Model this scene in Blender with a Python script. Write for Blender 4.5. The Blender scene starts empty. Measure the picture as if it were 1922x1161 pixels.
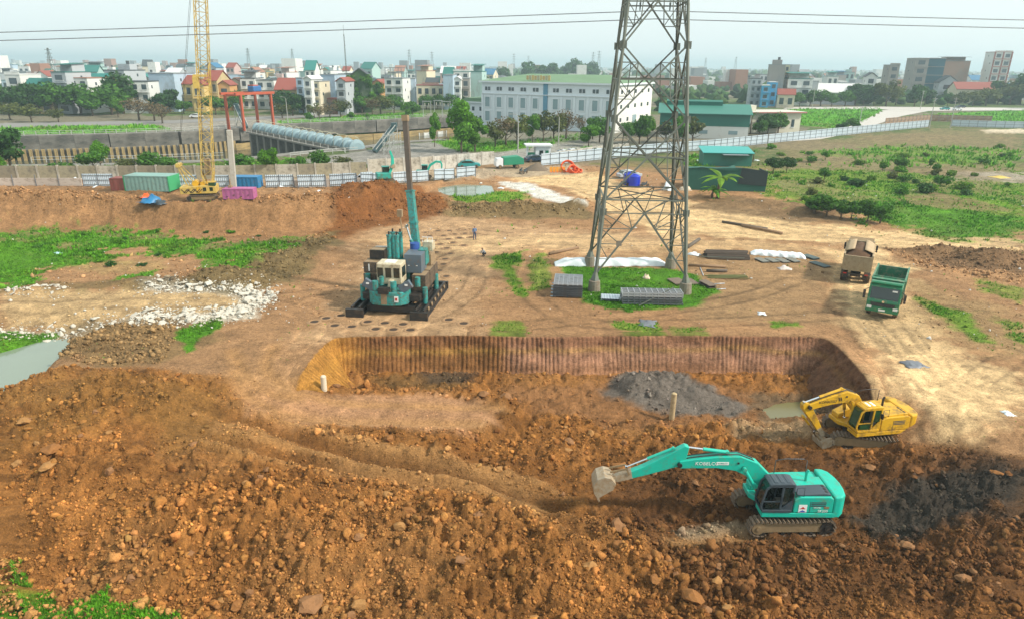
import bpy, bmesh, math, random
import numpy as np
from mathutils import Vector, Matrix

# ------------------------------------------------------------------ camera, sky, sun, exposure
R = math.radians
PITCH, ROLL, FPX, CAMH = R(19.7), R(0.55), 1282.0, 20.0
PW, PH = 1922.0, 1161.0
scene = bpy.context.scene
COL = scene.collection
cd = bpy.data.cameras.new('camera')
cam = bpy.data.objects.new('camera', cd)
COL.objects.link(cam)
cd.sensor_width = 36.0
cd.lens = 36.0 * FPX / PW
cd.clip_start, cd.clip_end = 0.5, 60000
cam.location = (0, 0, CAMH)
cam.rotation_euler = (Matrix.Rotation(R(90) - PITCH, 3, 'X') @ Matrix.Rotation(ROLL, 3, 'Z')).to_euler()
scene.camera = cam

SUN_EL, SUN_AZ = 40.0, 106.0            # degrees; azimuth from +Y (view direction) towards +X (right)
world = bpy.data.worlds.new('World')
scene.world = world
world.use_nodes = True
wn, wl = world.node_tree.nodes, world.node_tree.links
bg = wn['Background']
sky = wn.new('ShaderNodeTexSky')
sky.sky_type = 'NISHITA'
sky.sun_disc = False
sky.sun_elevation = R(SUN_EL)
sky.sun_rotation = R(SUN_AZ)
sky.altitude = 20
sky.air_density = 1.0
sky.dust_density = 4.0
sky.ozone_density = 1.0
bw = wn.new('ShaderNodeMix')            # thin even overcast: the clear sky seen through a bright veil
bw.data_type = 'RGBA'
bw.inputs[0].default_value = 0.68
bw.inputs[7].default_value = (12.8, 14.4, 14.3, 1)
wl.new(sky.outputs[0], bw.inputs[6])
wl.new(bw.outputs[2], bg.inputs[0])
bg.inputs[1].default_value = 0.09
sd_ = bpy.data.lights.new('sun', 'SUN')
sun = bpy.data.objects.new('sun', sd_)
COL.objects.link(sun)
sd_.energy = 4.8
sd_.angle = R(4.5)
sd_.color = (1.0, 0.93, 0.82)
_e, _a = R(SUN_EL), R(SUN_AZ)
_to = Vector((math.sin(_a) * math.cos(_e), math.cos(_a) * math.cos(_e), math.sin(_e)))
sun.rotation_euler = _to.to_track_quat('Z', 'Y').to_euler()
sun.location = (60, -20, 60)
vs = scene.view_settings
vs.view_transform, vs.look, vs.exposure, vs.gamma = 'Standard', 'None', 0.12, 1.0
scene.render.engine = 'CYCLES'
cy = scene.cycles
cy.max_bounces, cy.diffuse_bounces, cy.glossy_bounces = 6, 3, 2
cy.transmission_bounces, cy.transparent_max_bounces, cy.volume_bounces = 3, 6, 0
cy.use_denoising = True
cy.caustics_reflective = cy.caustics_refractive = False

# ------------------------------------------------------------------ survey: where a sight line meets the ground
def sight(px, py):
    u, v = (px - PW / 2) / FPX, (py - PH / 2) / FPX
    c, s = math.cos(ROLL), math.sin(ROLL)
    u, v = u * c + v * s, v * c - u * s
    return u, math.cos(PITCH) - v * math.sin(PITCH), -math.sin(PITCH) - v * math.cos(PITCH)

def G(px, py, z=0.0):
    d = sight(px, py)
    t = (z - CAMH) / d[2]
    return d[0] * t, d[1] * t

def GP(pts, z=0.0):
    return [G(p[0], p[1], z) for p in pts]

rnd = random.Random(7)
rng = np.random.default_rng(11)

# ------------------------------------------------------------------ noise (world space)
def _hash(ix, iy, seed):
    h = (ix.astype(np.int64) * 374761393 + iy.astype(np.int64) * 668265263 + seed * 2147483647) & 0xffffffff
    h = ((h ^ (h >> 13)) * 1274126177) & 0xffffffff
    return ((h ^ (h >> 16)) & 0xffff) / 65535.0

def vnoise(x, y, seed=0):
    x, y = np.asarray(x, float), np.asarray(y, float)
    ix, iy = np.floor(x), np.floor(y)
    fx, fy = x - ix, y - iy
    fx, fy = fx * fx * (3 - 2 * fx), fy * fy * (3 - 2 * fy)
    a, b = _hash(ix, iy, seed), _hash(ix + 1, iy, seed)
    c, d = _hash(ix, iy + 1, seed), _hash(ix + 1, iy + 1, seed)
    return (a + (b - a) * fx) * (1 - fy) + (c + (d - c) * fx) * fy

def fbm(x, y, scale, octv=4, seed=0, gain=0.5):
    s, amp, tot = 0.0, 1.0, 0.0
    f = 1.0 / scale
    for o in range(octv):
        xr, yr = x * 0.8 + y * 0.6, -x * 0.6 + y * 0.8
        s = s + amp * vnoise(xr * f + 17.3 * o, yr * f - 9.1 * o, seed + o)
        tot += amp
        amp *= gain
        f *= 2.03
        x, y = xr, yr
    return s / tot * 2 - 1                       # -1..1

def billow(x, y, scale, octv=3, seed=0):
    s, amp, tot, f = 0.0, 1.0, 0.0, 1.0 / scale
    for o in range(octv):
        n = vnoise(x * f + 5.7 * o, y * f + 3.3 * o, seed + o) * 2 - 1
        s = s + amp * np.abs(n)
        tot += amp
        amp *= 0.55
        f *= 2.1
    return 1 - s / tot * 2                       # ridged

def seg_dist(x, y, ax, ay, bx, by):
    dx, dy = bx - ax, by - ay
    t = np.clip(((x - ax) * dx + (y - ay) * dy) / (dx * dx + dy * dy + 1e-9), 0, 1)
    return np.hypot(x - ax - t * dx, y - ay - t * dy)

def poly_sd(x, y, P):
    """signed distance to a closed polygon, positive inside"""
    x, y = np.asarray(x, float), np.asarray(y, float)
    d = np.full(x.shape, 1e9)
    ins = np.zeros(x.shape, bool)
    n = len(P)
    for i in range(n):
        ax, ay = P[i]
        bx, by = P[(i + 1) % n]
        d = np.minimum(d, seg_dist(x, y, ax, ay, bx, by))
        if ay != by:
            ins ^= ((ay > y) != (by > y)) & (x < (bx - ax) * (y - ay) / (by - ay) + ax)
    return np.where(ins, d, -d)

def line_d(x, y, P):
    d = np.full(np.shape(x), 1e9)
    for a, b in zip(P, P[1:]):
        d = np.minimum(d, seg_dist(x, y, *a, *b))
    return d

def sstep(a, b, x):
    t = np.clip((x - a) / (b - a), 0, 1)
    return t * t * (3 - 2 * t)

# ------------------------------------------------------------------ materials
MATS = {}

def mat(name, rgb, rough=0.7, metal=0.0, var=0.18, scale=1.5, bump=0.0, dirt=0.0, dirt_rgb=(0.16, 0.09, 0.04), spec=0.5, fine=12.0, alpha=None):
    if name in MATS:
        return MATS[name]
    m = bpy.data.materials.new(name)
    m.use_nodes = True
    N, L = m.node_tree.nodes, m.node_tree.links
    b = N['Principled BSDF']
    b.inputs['Roughness'].default_value = rough
    b.inputs['Metallic'].default_value = metal
    b.inputs['Specular IOR Level'].default_value = spec
    tc = N.new('ShaderNodeTexCoord')
    nz = N.new('ShaderNodeTexNoise')
    nz.inputs['Scale'].default_value = scale
    nz.inputs['Detail'].default_value = 6
    nz.inputs['Roughness'].default_value = 0.65
    L.new(tc.outputs['Object'], nz.inputs['Vector'])
    mx = N.new('ShaderNodeMix')
    mx.data_type = 'RGBA'
    mx.inputs[6].default_value = (*[c * (1 - var) for c in rgb], 1)
    mx.inputs[7].default_value = (*[min(1, c * (1 + var)) for c in rgb], 1)
    L.new(nz.outputs[0], mx.inputs[0])
    out = mx.outputs[2]
    if dirt > 0:
        n2 = N.new('ShaderNodeTexNoise')
        n2.inputs['Scale'].default_value = scale * 1.7
        n2.inputs['Detail'].default_value = 8
        n2.inputs['Roughness'].default_value = 0.75
        L.new(tc.outputs['Object'], n2.inputs['Vector'])
        rp = N.new('ShaderNodeMapRange')
        rp.inputs[1].default_value = 0.62 - dirt * 0.45
        rp.inputs[2].default_value = 0.78 - dirt * 0.3
        L.new(n2.outputs[0], rp.inputs[0])
        m2 = N.new('ShaderNodeMix')
        m2.data_type = 'RGBA'
        m2.inputs[7].default_value = (*dirt_rgb, 1)
        L.new(rp.outputs[0], m2.inputs[0])
        L.new(out, m2.inputs[6])
        out = m2.outputs[2]
    L.new(out, b.inputs['Base Color'])
    if bump > 0:
        n3 = N.new('ShaderNodeTexNoise')
        n3.inputs['Scale'].default_value = fine
        n3.inputs['Detail'].default_value = 5
        L.new(tc.outputs['Object'], n3.inputs['Vector'])
        bp = N.new('ShaderNodeBump')
        bp.inputs['Strength'].default_value = bump
        bp.inputs['Distance'].default_value = 0.05
        L.new(n3.outputs[0], bp.inputs['Height'])
        L.new(bp.outputs[0], b.inputs['Normal'])
    if alpha is not None:
        b.inputs['Alpha'].default_value = alpha
    MATS[name] = m
    return m

def attr_mat(name, rough=0.95, bump=0.5, scales=(0.7, 3.5, 9.0, 24.0), var=0.6, spec=0.15):
    """earth: the 'tint' attribute carries the soil colour and painted rut shading; noise adds grain"""
    m = bpy.data.materials.new(name)
    m.use_nodes = True
    N, L = m.node_tree.nodes, m.node_tree.links
    b = N['Principled BSDF']
    b.inputs['Roughness'].default_value = rough
    b.inputs['Specular IOR Level'].default_value = spec
    at = N.new('ShaderNodeAttribute')
    at.attribute_name = 'tint'
    tc = N.new('ShaderNodeTexCoord')
    prev = None
    for sc in scales:
        nz = N.new('ShaderNodeTexNoise')
        nz.inputs['Scale'].default_value = sc
        nz.inputs['Detail'].default_value = 5
        nz.inputs['Roughness'].default_value = 0.7
        L.new(tc.outputs['Object'], nz.inputs['Vector'])
        if prev is None:
            prev = nz.outputs[0]
        else:
            ad = N.new('ShaderNodeMath')
            ad.operation = 'ADD'
            L.new(prev, ad.inputs[0])
            L.new(nz.outputs[0], ad.inputs[1])
            prev = ad.outputs[0]
    mr = N.new('ShaderNodeMapRange')
    mr.inputs[1].default_value = 0.40 * len(scales)
    mr.inputs[2].default_value = 0.60 * len(scales)
    mr.inputs[3].default_value = 1 - var
    mr.inputs[4].default_value = 1 + var
    L.new(prev, mr.inputs[0])
    mu = N.new('ShaderNodeVectorMath')
    mu.operation = 'SCALE'
    L.new(at.outputs['Color'], mu.inputs[0])
    L.new(mr.outputs[0], mu.inputs['Scale'])
    L.new(mu.outputs[0], b.inputs['Base Color'])
    bp = N.new('ShaderNodeBump')
    bp.inputs['Strength'].default_value = bump
    bp.inputs['Distance'].default_value = 0.15
    L.new(prev, bp.inputs['Height'])
    L.new(bp.outputs[0], b.inputs['Normal'])
    MATS[name] = m
    return m

def leaf_mat(name, rgb, var=0.45):
    """leaves differ one from another: random per leaf, light passes through a little"""
    m = bpy.data.materials.new(name)
    m.use_nodes = True
    N, L = m.node_tree.nodes, m.node_tree.links
    b = N['Principled BSDF']
    b.inputs['Roughness'].default_value = 0.6
    b.inputs['Specular IOR Level'].default_value = 0.25
    g = N.new('ShaderNodeNewGeometry')
    oi = N.new('ShaderNodeObjectInfo')
    mr = N.new('ShaderNodeMapRange')
    mr.inputs[3].default_value, mr.inputs[4].default_value = 1 - var, 1 + var
    L.new(g.outputs['Random Per Island'], mr.inputs[0])
    mo = N.new('ShaderNodeMapRange')
    mo.inputs[3].default_value, mo.inputs[4].default_value = 0.8, 1.2
    L.new(oi.outputs['Random'], mo.inputs[0])
    mm = N.new('ShaderNodeMath')
    mm.operation = 'MULTIPLY'
    L.new(mr.outputs[0], mm.inputs[0])
    L.new(mo.outputs[0], mm.inputs[1])
    v = N.new('ShaderNodeVectorMath')
    v.operation = 'SCALE'
    v.inputs[0].default_value = rgb
    L.new(mm.outputs[0], v.inputs['Scale'])
    L.new(v.outputs[0], b.inputs['Base Color'])
    tr = N.new('ShaderNodeBsdfTranslucent')
    L.new(v.outputs[0], tr.inputs[0])
    ms = N.new('ShaderNodeMixShader')
    ms.inputs[0].default_value = 0.38
    L.new(b.outputs[0], ms.inputs[1])
    L.new(tr.outputs[0], ms.inputs[2])
    L.new(ms.outputs[0], N['Material Output'].inputs[0])
    MATS[name] = m
    return m

# ------------------------------------------------------------------ mesh builder
def link(o, parent=None):
    COL.objects.link(o)
    if parent is not None:
        o.parent = parent
    return o

class MB:
    def __init__(s):
        s.v, s.f = [], []

    def add(s, vs, fs):
        n = len(s.v)
        s.v += [tuple(p) for p in vs]
        s.f += [tuple(i + n for i in f) for f in fs]
        return s

    def box(s, c, d, M=None):
        hx, hy, hz = d[0] / 2, d[1] / 2, d[2] / 2
        vs = [Vector((x, y, z)) for x in (-hx, hx) for y in (-hy, hy) for z in (-hz, hz)]
        if M is not None:
            vs = [M @ p for p in vs]
        vs = [p + Vector(c) for p in vs]
        return s.add(vs, [(0, 1, 3, 2), (4, 6, 7, 5), (0, 4, 5, 1), (2, 3, 7, 6), (0, 2, 6, 4), (1, 5, 7, 3)])

    def bar(s, a, b, w, h=None, up=(0, 0, 1)):
        """a rectangular bar from a to b"""
        a, b = Vector(a), Vector(b)
        h = w if h is None else h
        d = (b - a).normalized()
        u = Vector(up)
        if abs(d.dot(u)) > 0.98:
            u = Vector((0, 1, 0))
        sx = d.cross(u).normalized()
        sy = sx.cross(d).normalized()
        vs = []
        for p in (a, b):
            for i, j in ((-1, -1), (1, -1), (1, 1), (-1, 1)):
                vs.append(p + sx * i * w / 2 + sy * j * h / 2)
        return s.add(vs, [(3, 2, 1, 0), (4, 5, 6, 7), (0, 1, 5, 4), (1, 2, 6, 5), (2, 3, 7, 6), (3, 0, 4, 7)])

    def cyl(s, a, b, r0, r1=None, n=12, caps=True):
        a, b = Vector(a), Vector(b)
        r1 = r0 if r1 is None else r1
        d = (b - a).normalized()
        u = Vector((0, 0, 1)) if abs(d.z) < 0.95 else Vector((1, 0, 0))
        sx = d.cross(u).normalized()
        sy = d.cross(sx).normalized()
        vs = []
        for p, r in ((a, r0), (b, r1)):
            for i in range(n):
                t = 2 * math.pi * i / n
                vs.append(p + sx * math.cos(t) * r + sy * math.sin(t) * r)
        fs = [(i, (i + 1) % n, n + (i + 1) % n, n + i) for i in range(n)]
        if caps:
            fs += [tuple(range(n - 1, -1, -1)), tuple(range(n, 2 * n))]
        return s.add(vs, fs)

    def tube(s, pts, r, n=6):
        pts = [Vector(p) for p in pts]
        base = len(s.v)
        for k, p in enumerate(pts):
            d = (pts[min(k + 1, len(pts) - 1)] - pts[max(k - 1, 0)]).normalized()
            u = Vector((0, 0, 1)) if abs(d.z) < 0.95 else Vector((1, 0, 0))
            sx = d.cross(u).normalized()
            sy = d.cross(sx).normalized()
            rr = r[k] if isinstance(r, (list, tuple)) else r
            for i in range(n):
                t = 2 * math.pi * i / n
                s.v.append(tuple(p + sx * math.cos(t) * rr + sy * math.sin(t) * rr))
        for k in range(len(pts) - 1):
            for i in range(n):
                j = (i + 1) % n
                s.f.append((base + k * n + i, base + k * n + j, base + (k + 1) * n + j, base + (k + 1) * n + i))
        s.f.append(tuple(base + i for i in range(n - 1, -1, -1)))
        s.f.append(tuple(base + (len(pts) - 1) * n + i for i in range(n)))
        return s

    def prism(s, prof, y0, y1, axis='y'):
        """a profile of (a, b) points pushed from y0 to y1: axis y gives (a, y, b), axis x gives (x, a, b), axis z gives (a, b, z)"""
        n = len(prof)
        def P(a, b, t):
            return (a, t, b) if axis == 'y' else (t, a, b) if axis == 'x' else (a, b, t)
        vs = [P(a, b, y0) for a, b in prof] + [P(a, b, y1) for a, b in prof]
        fs = [(i, (i + 1) % n, n + (i + 1) % n, n + i) for i in range(n)]
        fs += [tuple(range(n - 1, -1, -1)), tuple(range(n, 2 * n))]
        return s.add(vs, fs)

    def grid(s, rows):
        base = len(s.v)
        m = len(rows[0])
        for r in rows:
            s.v += [tuple(p) for p in r]
        for i in range(len(rows) - 1):
            for j in range(m - 1):
                a = base + i * m + j
                s.f.append((a, a + 1, a + m + 1, a + m))
        return s

    def mesh(s, name, m, smooth=False, fix=True):
        me = bpy.data.meshes.new(name)
        me.from_pydata(s.v, [], s.f)
        if fix:
            b = bmesh.new()
            b.from_mesh(me)
            bmesh.ops.recalc_face_normals(b, faces=b.faces)
            b.to_mesh(me)
            b.free()
        if m is not None:
            me.materials.append(m)
        if smooth:
            me.shade_smooth()
        return me

    def build(s, name, m, parent=None, smooth=False, bev=0.0, loc=(0, 0, 0), rz=0.0, fix=True):
        o = bpy.data.objects.new(name, s.mesh(name, m, smooth, fix))
        link(o, parent)
        o.location = loc
        o.rotation_euler = (0, 0, rz)
        if bev > 0:
            md = o.modifiers.new('bevel', 'BEVEL')
            md.width = bev
            md.segments = 2
            md.limit_method = 'ANGLE'
            md.angle_limit = R(40)
        return o

def tag(o, label, cat, group=None, kind=None):
    if label:
        o['label'] = label
    if cat:
        o['category'] = cat
    if group:
        o['group'] = group
    if kind:
        o['kind'] = kind
    return o

def thing(name, label, cat, loc=(0, 0, 0), rz=0.0, group=None, sc=1.0):
    o = bpy.data.objects.new(name, None)
    o.empty_display_size = 0.2
    link(o)
    o.location = loc
    o.rotation_euler = (0, 0, rz)
    o.scale = (sc, sc, sc)
    return tag(o, label, cat, group)

UNIT = {}

def pbox(name, parent, c, d, m, rz=0.0):
    """a box part that shares one unit mesh per material"""
    k = m.name
    if k not in UNIT:
        UNIT[k] = MB().box((0, 0, 0), (1, 1, 1)).mesh('block_' + k, m)
    o = bpy.data.objects.new(name, UNIT[k])
    link(o, parent)
    o.location, o.scale = c, d
    o.rotation_euler = (0, 0, rz)
    return o

def inst(name, me, parent=None, loc=(0, 0, 0), rz=0.0, sc=1.0):
    o = bpy.data.objects.new(name, me)
    link(o, parent)
    o.location = loc
    o.rotation_euler = (0, 0, rz)
    o.scale = (sc, sc, sc) if not isinstance(sc, tuple) else sc
    return o

def copy_tree(o, parent=None):
    c = o.copy()
    COL.objects.link(c)
    c.parent = parent
    for ch in o.children:
        copy_tree(ch, c)
    return c

def text_mesh(s, size, m, name='lettering', depth=0.004):
    cu = bpy.data.curves.new(name, 'FONT')
    cu.body = s
    cu.size = size
    cu.align_x = 'CENTER'
    cu.align_y = 'CENTER'
    cu.extrude = depth
    cu.resolution_u = 2
    o = bpy.data.objects.new(name, cu)
    COL.objects.link(o)
    dg = bpy.context.evaluated_depsgraph_get()
    me = bpy.data.meshes.new_from_object(o.evaluated_get(dg))
    me.name = name
    bpy.data.objects.remove(o)
    me.materials.clear()
    me.materials.append(m)
    return me
# ------------------------------------------------------------------ terrain: levels surveyed from the photograph
OUT_PTS = [(0, 560, .2), (200, 560, .25), (480, 560, .1), (0, 690, -1.5), (50, 670, -1.5), (100, 650, -1.3), (20, 720, -1.4), (0, 640, -.7), (200, 640, -.2), (400, 640, 0), (150, 660, -.2),
           (330, 660, 0), (430, 690, 0), (500, 640, 0), (560, 640, 0), (700, 610, 0), (961, 600, 0), (1300, 600, 0), (1560, 610, 0), (1700, 700, 0), (1800, 730, -.1),
           (1850, 770, -.2), (1900, 700, 0), (1922, 850, -.4), (1600, 560, 0), (1922, 560, .2), (0, 480, .5), (150, 500, .2), (400, 500, .3), (550, 470, .6), (430, 530, .5), (250, 540, .5),
           (600, 520, 0), (750, 480, 0), (1000, 450, 0), (1200, 450, 0), (1500, 480, 0), (1750, 480, .3), (1900, 490, .5), (1000, 560, 0), (1200, 540, 0)]
IN_PTS = [(120, 720, .5), (250, 700, .2), (300, 740, .7), (60, 800, .5), (200, 850, .5), (350, 830, -.2), (450, 800, -.8), (300, 940, -.4), (100, 950, -.3), (500, 940, -.6), (420, 720, .1),
          (600, 990, -.8), (20, 1060, -1.7), (100, 1130, -2.4), (0, 1150, -2.4), (300, 1140, -2.3), (500, 1150, -2.1), (300, 1050, -1.4), (470, 740, -.5), (540, 745, -1.2), (620, 748, -1.4), (700, 765, -1.5),
          (800, 770, -1.5), (900, 785, -1.5), (930, 770, -1.5), (560, 800, -1.4), (700, 815, -1.5), (850, 820, -1.6), (600, 860, -1.8), (700, 880, -2.0), (800, 890, -2.2), (900, 860, -2.5), (1000, 920, -2.5), (1080, 930, -2.8),
          (950, 840, -2.5), (700, 955, -1.1), (850, 980, -1.2), (1000, 1015, -1.5), (1150, 1040, -2.0), (1300, 1060, -2.2), (700, 1150, -2.1), (961, 1150, -2.2), (1200, 1150, -2.3), (1000, 1080, -1.8),
          (800, 1060, -1.6), (1200, 900, -2.8), (1300, 980, -2.8), (1480, 990, -2.8), (1600, 980, -2.8), (1250, 850, -2.8), (1400, 850, -2.8), (1750, 930, -2.4), (1850, 930, -1.8), (1900, 1100, -2.2),
          (1600, 1100, -2.4), (1400, 1130, -2.3), (1900, 850, -.9), (1750, 860, -2.1), (1640, 838, -2.6), (1600, 820, -2.6), (1700, 825, -2.6), (1690, 845, -2.6), (1650, 800, -2.6), (1590, 845, -2.6), (1725, 815, -2.4), (1740, 840, -2.4), (1550, 830, -2.8), (1450, 820, -2.9), (1680, 765, -1.6), (1775, 800, -.7),
          (700, 725, -3), (850, 725, -3), (1000, 740, -3), (1100, 740, -3), (1100, 790, -3), (1000, 810, -2.9), (1200, 775, -2.9), (1300, 760, -2.9), (1400, 770, -3), (1540, 740, -3.1), (1490, 765, -3.35),
          (1450, 740, -3.0), (650, 722, -3), (1600, 740, -2.9), (950, 745, -3)]
def ctrl(pts):
    a = np.array([(*G(p[0], p[1], p[2]), p[2]) for p in pts])
    return a
C_OUT, C_IN = ctrl(OUT_PTS), ctrl(IN_PTS)

def idw(x, y, C, k=4.0, eps=0.8):
    num = np.zeros(np.shape(x)); den = np.zeros(np.shape(x))
    for cx, cy_, cz in C:
        w = 1.0 / (((x - cx) ** 2 + (y - cy_) ** 2 + eps) ** (k / 2))
        num += w * cz; den += w
    return num / den

RIM_PX = [(548, 722), (562, 705), (590, 668), (618, 638), (640, 632), (760, 630), (900, 629), (1020, 633), (1160, 630), (1300, 630), (1440, 631), (1540, 632), (1562, 642), (1590, 668), (1622, 705), (1650, 742)]
RIM = GP(RIM_PX)
def smooth_path(P, n=3):
    for _ in range(n):
        Q = [P[0]]
        for a, b in zip(P, P[1:]):
            Q += [(a[0] * .75 + b[0] * .25, a[1] * .75 + b[1] * .25), (a[0] * .25 + b[0] * .75, a[1] * .25 + b[1] * .75)]
        P = Q + [P[-1]]
    return P
RIMS = smooth_path(RIM, 2)
EDGE_R = [RIM[-1]] + GP([(1720, 790), (1810, 805), (1880, 830), (1990, 850)]) + [(70, 30)]
EDGE_L = [(-60, 30)] + GP([(-60, 745), (20, 728), (100, 690), (190, 690), (300, 690), (430, 702)]) + [RIM[0]]
ZONE = EDGE_L[:-1] + RIMS + EDGE_R[1:] + [(60, 2), (-60, 2)]
CANAL_FAR = GP([(-350, 268), (0, 258), (200, 254), (330, 250), (440, 243), (530, 235), (700, 228), (880, 217)], 1.0)
CANAL_NEAR = GP([(-350, 322), (0, 312), (250, 308), (440, 300), (560, 288), (690, 276), (740, 268), (835, 262)], 1.0)
CANAL = CANAL_FAR + [G(905, 228, 1.0)] + CANAL_NEAR[::-1]
BANK_FOOT = GP([(-500, 440), (0, 436), (200, 428), (350, 432), (480, 440), (600, 434), (690, 412), (760, 398), (800, 380), (815, 364), (845, 348), (900, 341), (950, 338)])
BANK_TOP = GP([(-500, 372), (0, 372), (200, 374), (350, 380), (480, 382), (600, 378), (670, 372)], 3.0) + GP([(730, 360)], 2.7) + GP([(790, 350), (850, 341), (895, 335), (945, 331)], 1.9)
BACK_MOUND = GP([(690, 392), (760, 372), (830, 372)], .6)
POND_L = GP([(-120, 700), (0, 664), (40, 653), (80, 646), (106, 643), (112, 655), (108, 680), (60, 702), (20, 722), (-120, 800)], -1.1)
POND_B = GP([(830, 352), (870, 346), (915, 348), (918, 360), (880, 366), (850, 364), (832, 358)], 1.0)
PUD = GP([(1436, 768), (1470, 757), (1510, 752), (1530, 770), (1515, 784), (1450, 782)], -3.1)
RUTS = [[(445, 740), (470, 790), (600, 800), (760, 800), (900, 800)], [(440, 700), (480, 770), (560, 772)], [(520, 690), (495, 740), (560, 765), (940, 772)],
        [(350, 800), (560, 830), (700, 858), (860, 872), (1000, 905), (1090, 950)], [(300, 850), (560, 870), (720, 885), (880, 915), (1010, 950), (1100, 1000)],
        [(560, 845), (760, 870), (900, 890), (1040, 940)], [(1270, 1000), (1340, 985), (1420, 975)]]
RUTS = [smooth_path([G(a, b, -1.8) for a, b in r], 2) for r in RUTS]
HEAPS = [  # (px, py, base z, radius x, radius y, height) small mounds that stand proud
    (1225, 742, -2.9, 4.2, 2.4, .75), (1195, 733, -2.9, 2.4, 1.8, .75), (1310, 752, -2.9, 3.2, 1.6, .5), (1370, 765, -2.9, 1.8, 1.0, .35),
    (60, 372, 3, 12, 2.0, .6), (170, 374, 3, 12, 2.0, .5), (520, 378, 3, 12, 2.0, .5), (610, 376, 3, 10, 2.4, .6), (-40, 372, 3, 10, 2.0, .5), (735, 388, .6, 10, 5, 1.2), (690, 396, .6, 8, 4, 1.0), (800, 385, .6, 8, 3.5, .8),
    (920, 400, 0, 9, 2.2, .9), (1010, 402, 0, 8, 2.2, .8), (870, 402, .2, 7, 2.2, .9), (1090, 395, 0, 5, 2.6, 1.1), (1430, 392, .2, 9, 2.0, .9), (1520, 402, .2, 9, 2.0, .8), (1770, 478, .2, 6, 2.0, .9), (1870, 490, .3, 6, 2.4, 1.1),
    (820, 336, 1.2, 9, 3.0, 1.0), (895, 333, 1.2, 6, 2.6, .8), (1080, 322, .6, 8, 3, .8), (1130, 335, .6, 6, 3, .9), (510, 490, .3, 5, 3, .7), (430, 520, .4, 7, 2.4, .7), (300, 535, .4, 7, 2.0, .6), (90, 545, .3, 6, 1.4, .5),
    (15, 478, .3, 4, 3, 1.0), (560, 470, .4, 6, 4, .6), (160, 640, -.2, 6, 2.0, .5), (250, 620, -.1, 6, 1.6, .5), (1250, 468, 0, 5, 1.4, .45), (1380, 470, 0, 3, 1.2, .3)]
HEAPS = [(*G(a, b, z), z, rx, ry, h) for a, b, z, rx, ry, h in HEAPS]

TRACKS = [[(1600, 478), (1572, 540), (1590, 592), (1640, 650), (1710, 720), (1775, 795)], [(1655, 475), (1640, 560), (1700, 650), (1790, 740), (1835, 795)], [(1630, 600), (1720, 690), (1800, 722), (1862, 692), (1905, 660)],
          [(1765, 785), (1800, 702), (1850, 688), (1912, 722)], [(1700, 620), (1760, 700), (1830, 740), (1925, 752)], [(1590, 570), (1660, 680), (1735, 790)], [(690, 458), (1000, 468), (1300, 448), (1600, 468)], [(780, 420), (1000, 446), (1290, 434), (1620, 452), (1930, 470)],
          [(1010, 470), (988, 520), (1005, 570), (1100, 612), (1400, 600), (1560, 590)], [(900, 500), (880, 560), (700, 640), (520, 652)], [(470, 560), (600, 590), (560, 660), (480, 720)], [(-20, 574), (300, 570), (480, 566), (640, 540)], [(1300, 404), (1600, 432), (1925, 462)],
          [(950, 345), (1060, 362), (1200, 420), (1330, 440)], [(640, 640), (760, 560), (840, 470), (1000, 450)], [(1500, 520), (1400, 560), (1100, 598), (900, 615)], [(1720, 500), (1830, 530), (1930, 560)]]
TRACKS = [smooth_path(GP(t, .1), 2) for t in TRACKS]
def track_mark(x, y):
    """wheel ruts on the level ground: depth, and how far the surface is worn"""
    dz, tn = np.zeros(np.shape(x)), np.zeros(np.shape(x))
    for k, P in enumerate(TRACKS):
        xs = [p[0] for p in P]; ys = [p[1] for p in P]
        sel = (x > min(xs) - 2.5) & (x < max(xs) + 2.5) & (y > min(ys) - 2.5) & (y < max(ys) + 2.5)
        if sel.any():
            d = np.abs(line_d(x[sel], y[sel], P) - .95)
            dz[sel] += -.035 * np.exp(-(d / .22) ** 2)
            w = np.exp(-(d / .22) ** 2) * (.75 + .5 * fbm(x[sel], y[sel], .5, 2, 81 + k))
            tn[sel] = np.maximum(tn[sel], w)
    return np.maximum(dz, -.12), tn

def base_level(x, y):
    """ground away from the dig: level site, the high bank on the back left, then flat land"""
    z = np.zeros(np.shape(x))
    df, dt = poly_sd(x, y, BANK_FOOT + [(0, 150), (-400, 150)]), poly_sd(x, y, BANK_TOP + [(0, 150), (-400, 150)])
    d0, d1 = np.maximum(df, 0), np.maximum(-dt, 0)
    z = np.where(df > 0, (3.0 - 1.2 * sstep(-24, -8, x)) * sstep(0, 1, d0 / (d0 + d1 + 1e-3)), 0)
    ramp = sstep(84, 112, y) * 1.1
    z = np.maximum(z, np.where(x > -14, ramp, 0))
    z = z + (1.6 - z) * sstep(104, 112, y) * (z > 1.6) + (1.0 - np.minimum(z, 1.6)) * sstep(120, 135, y)
    return z

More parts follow.
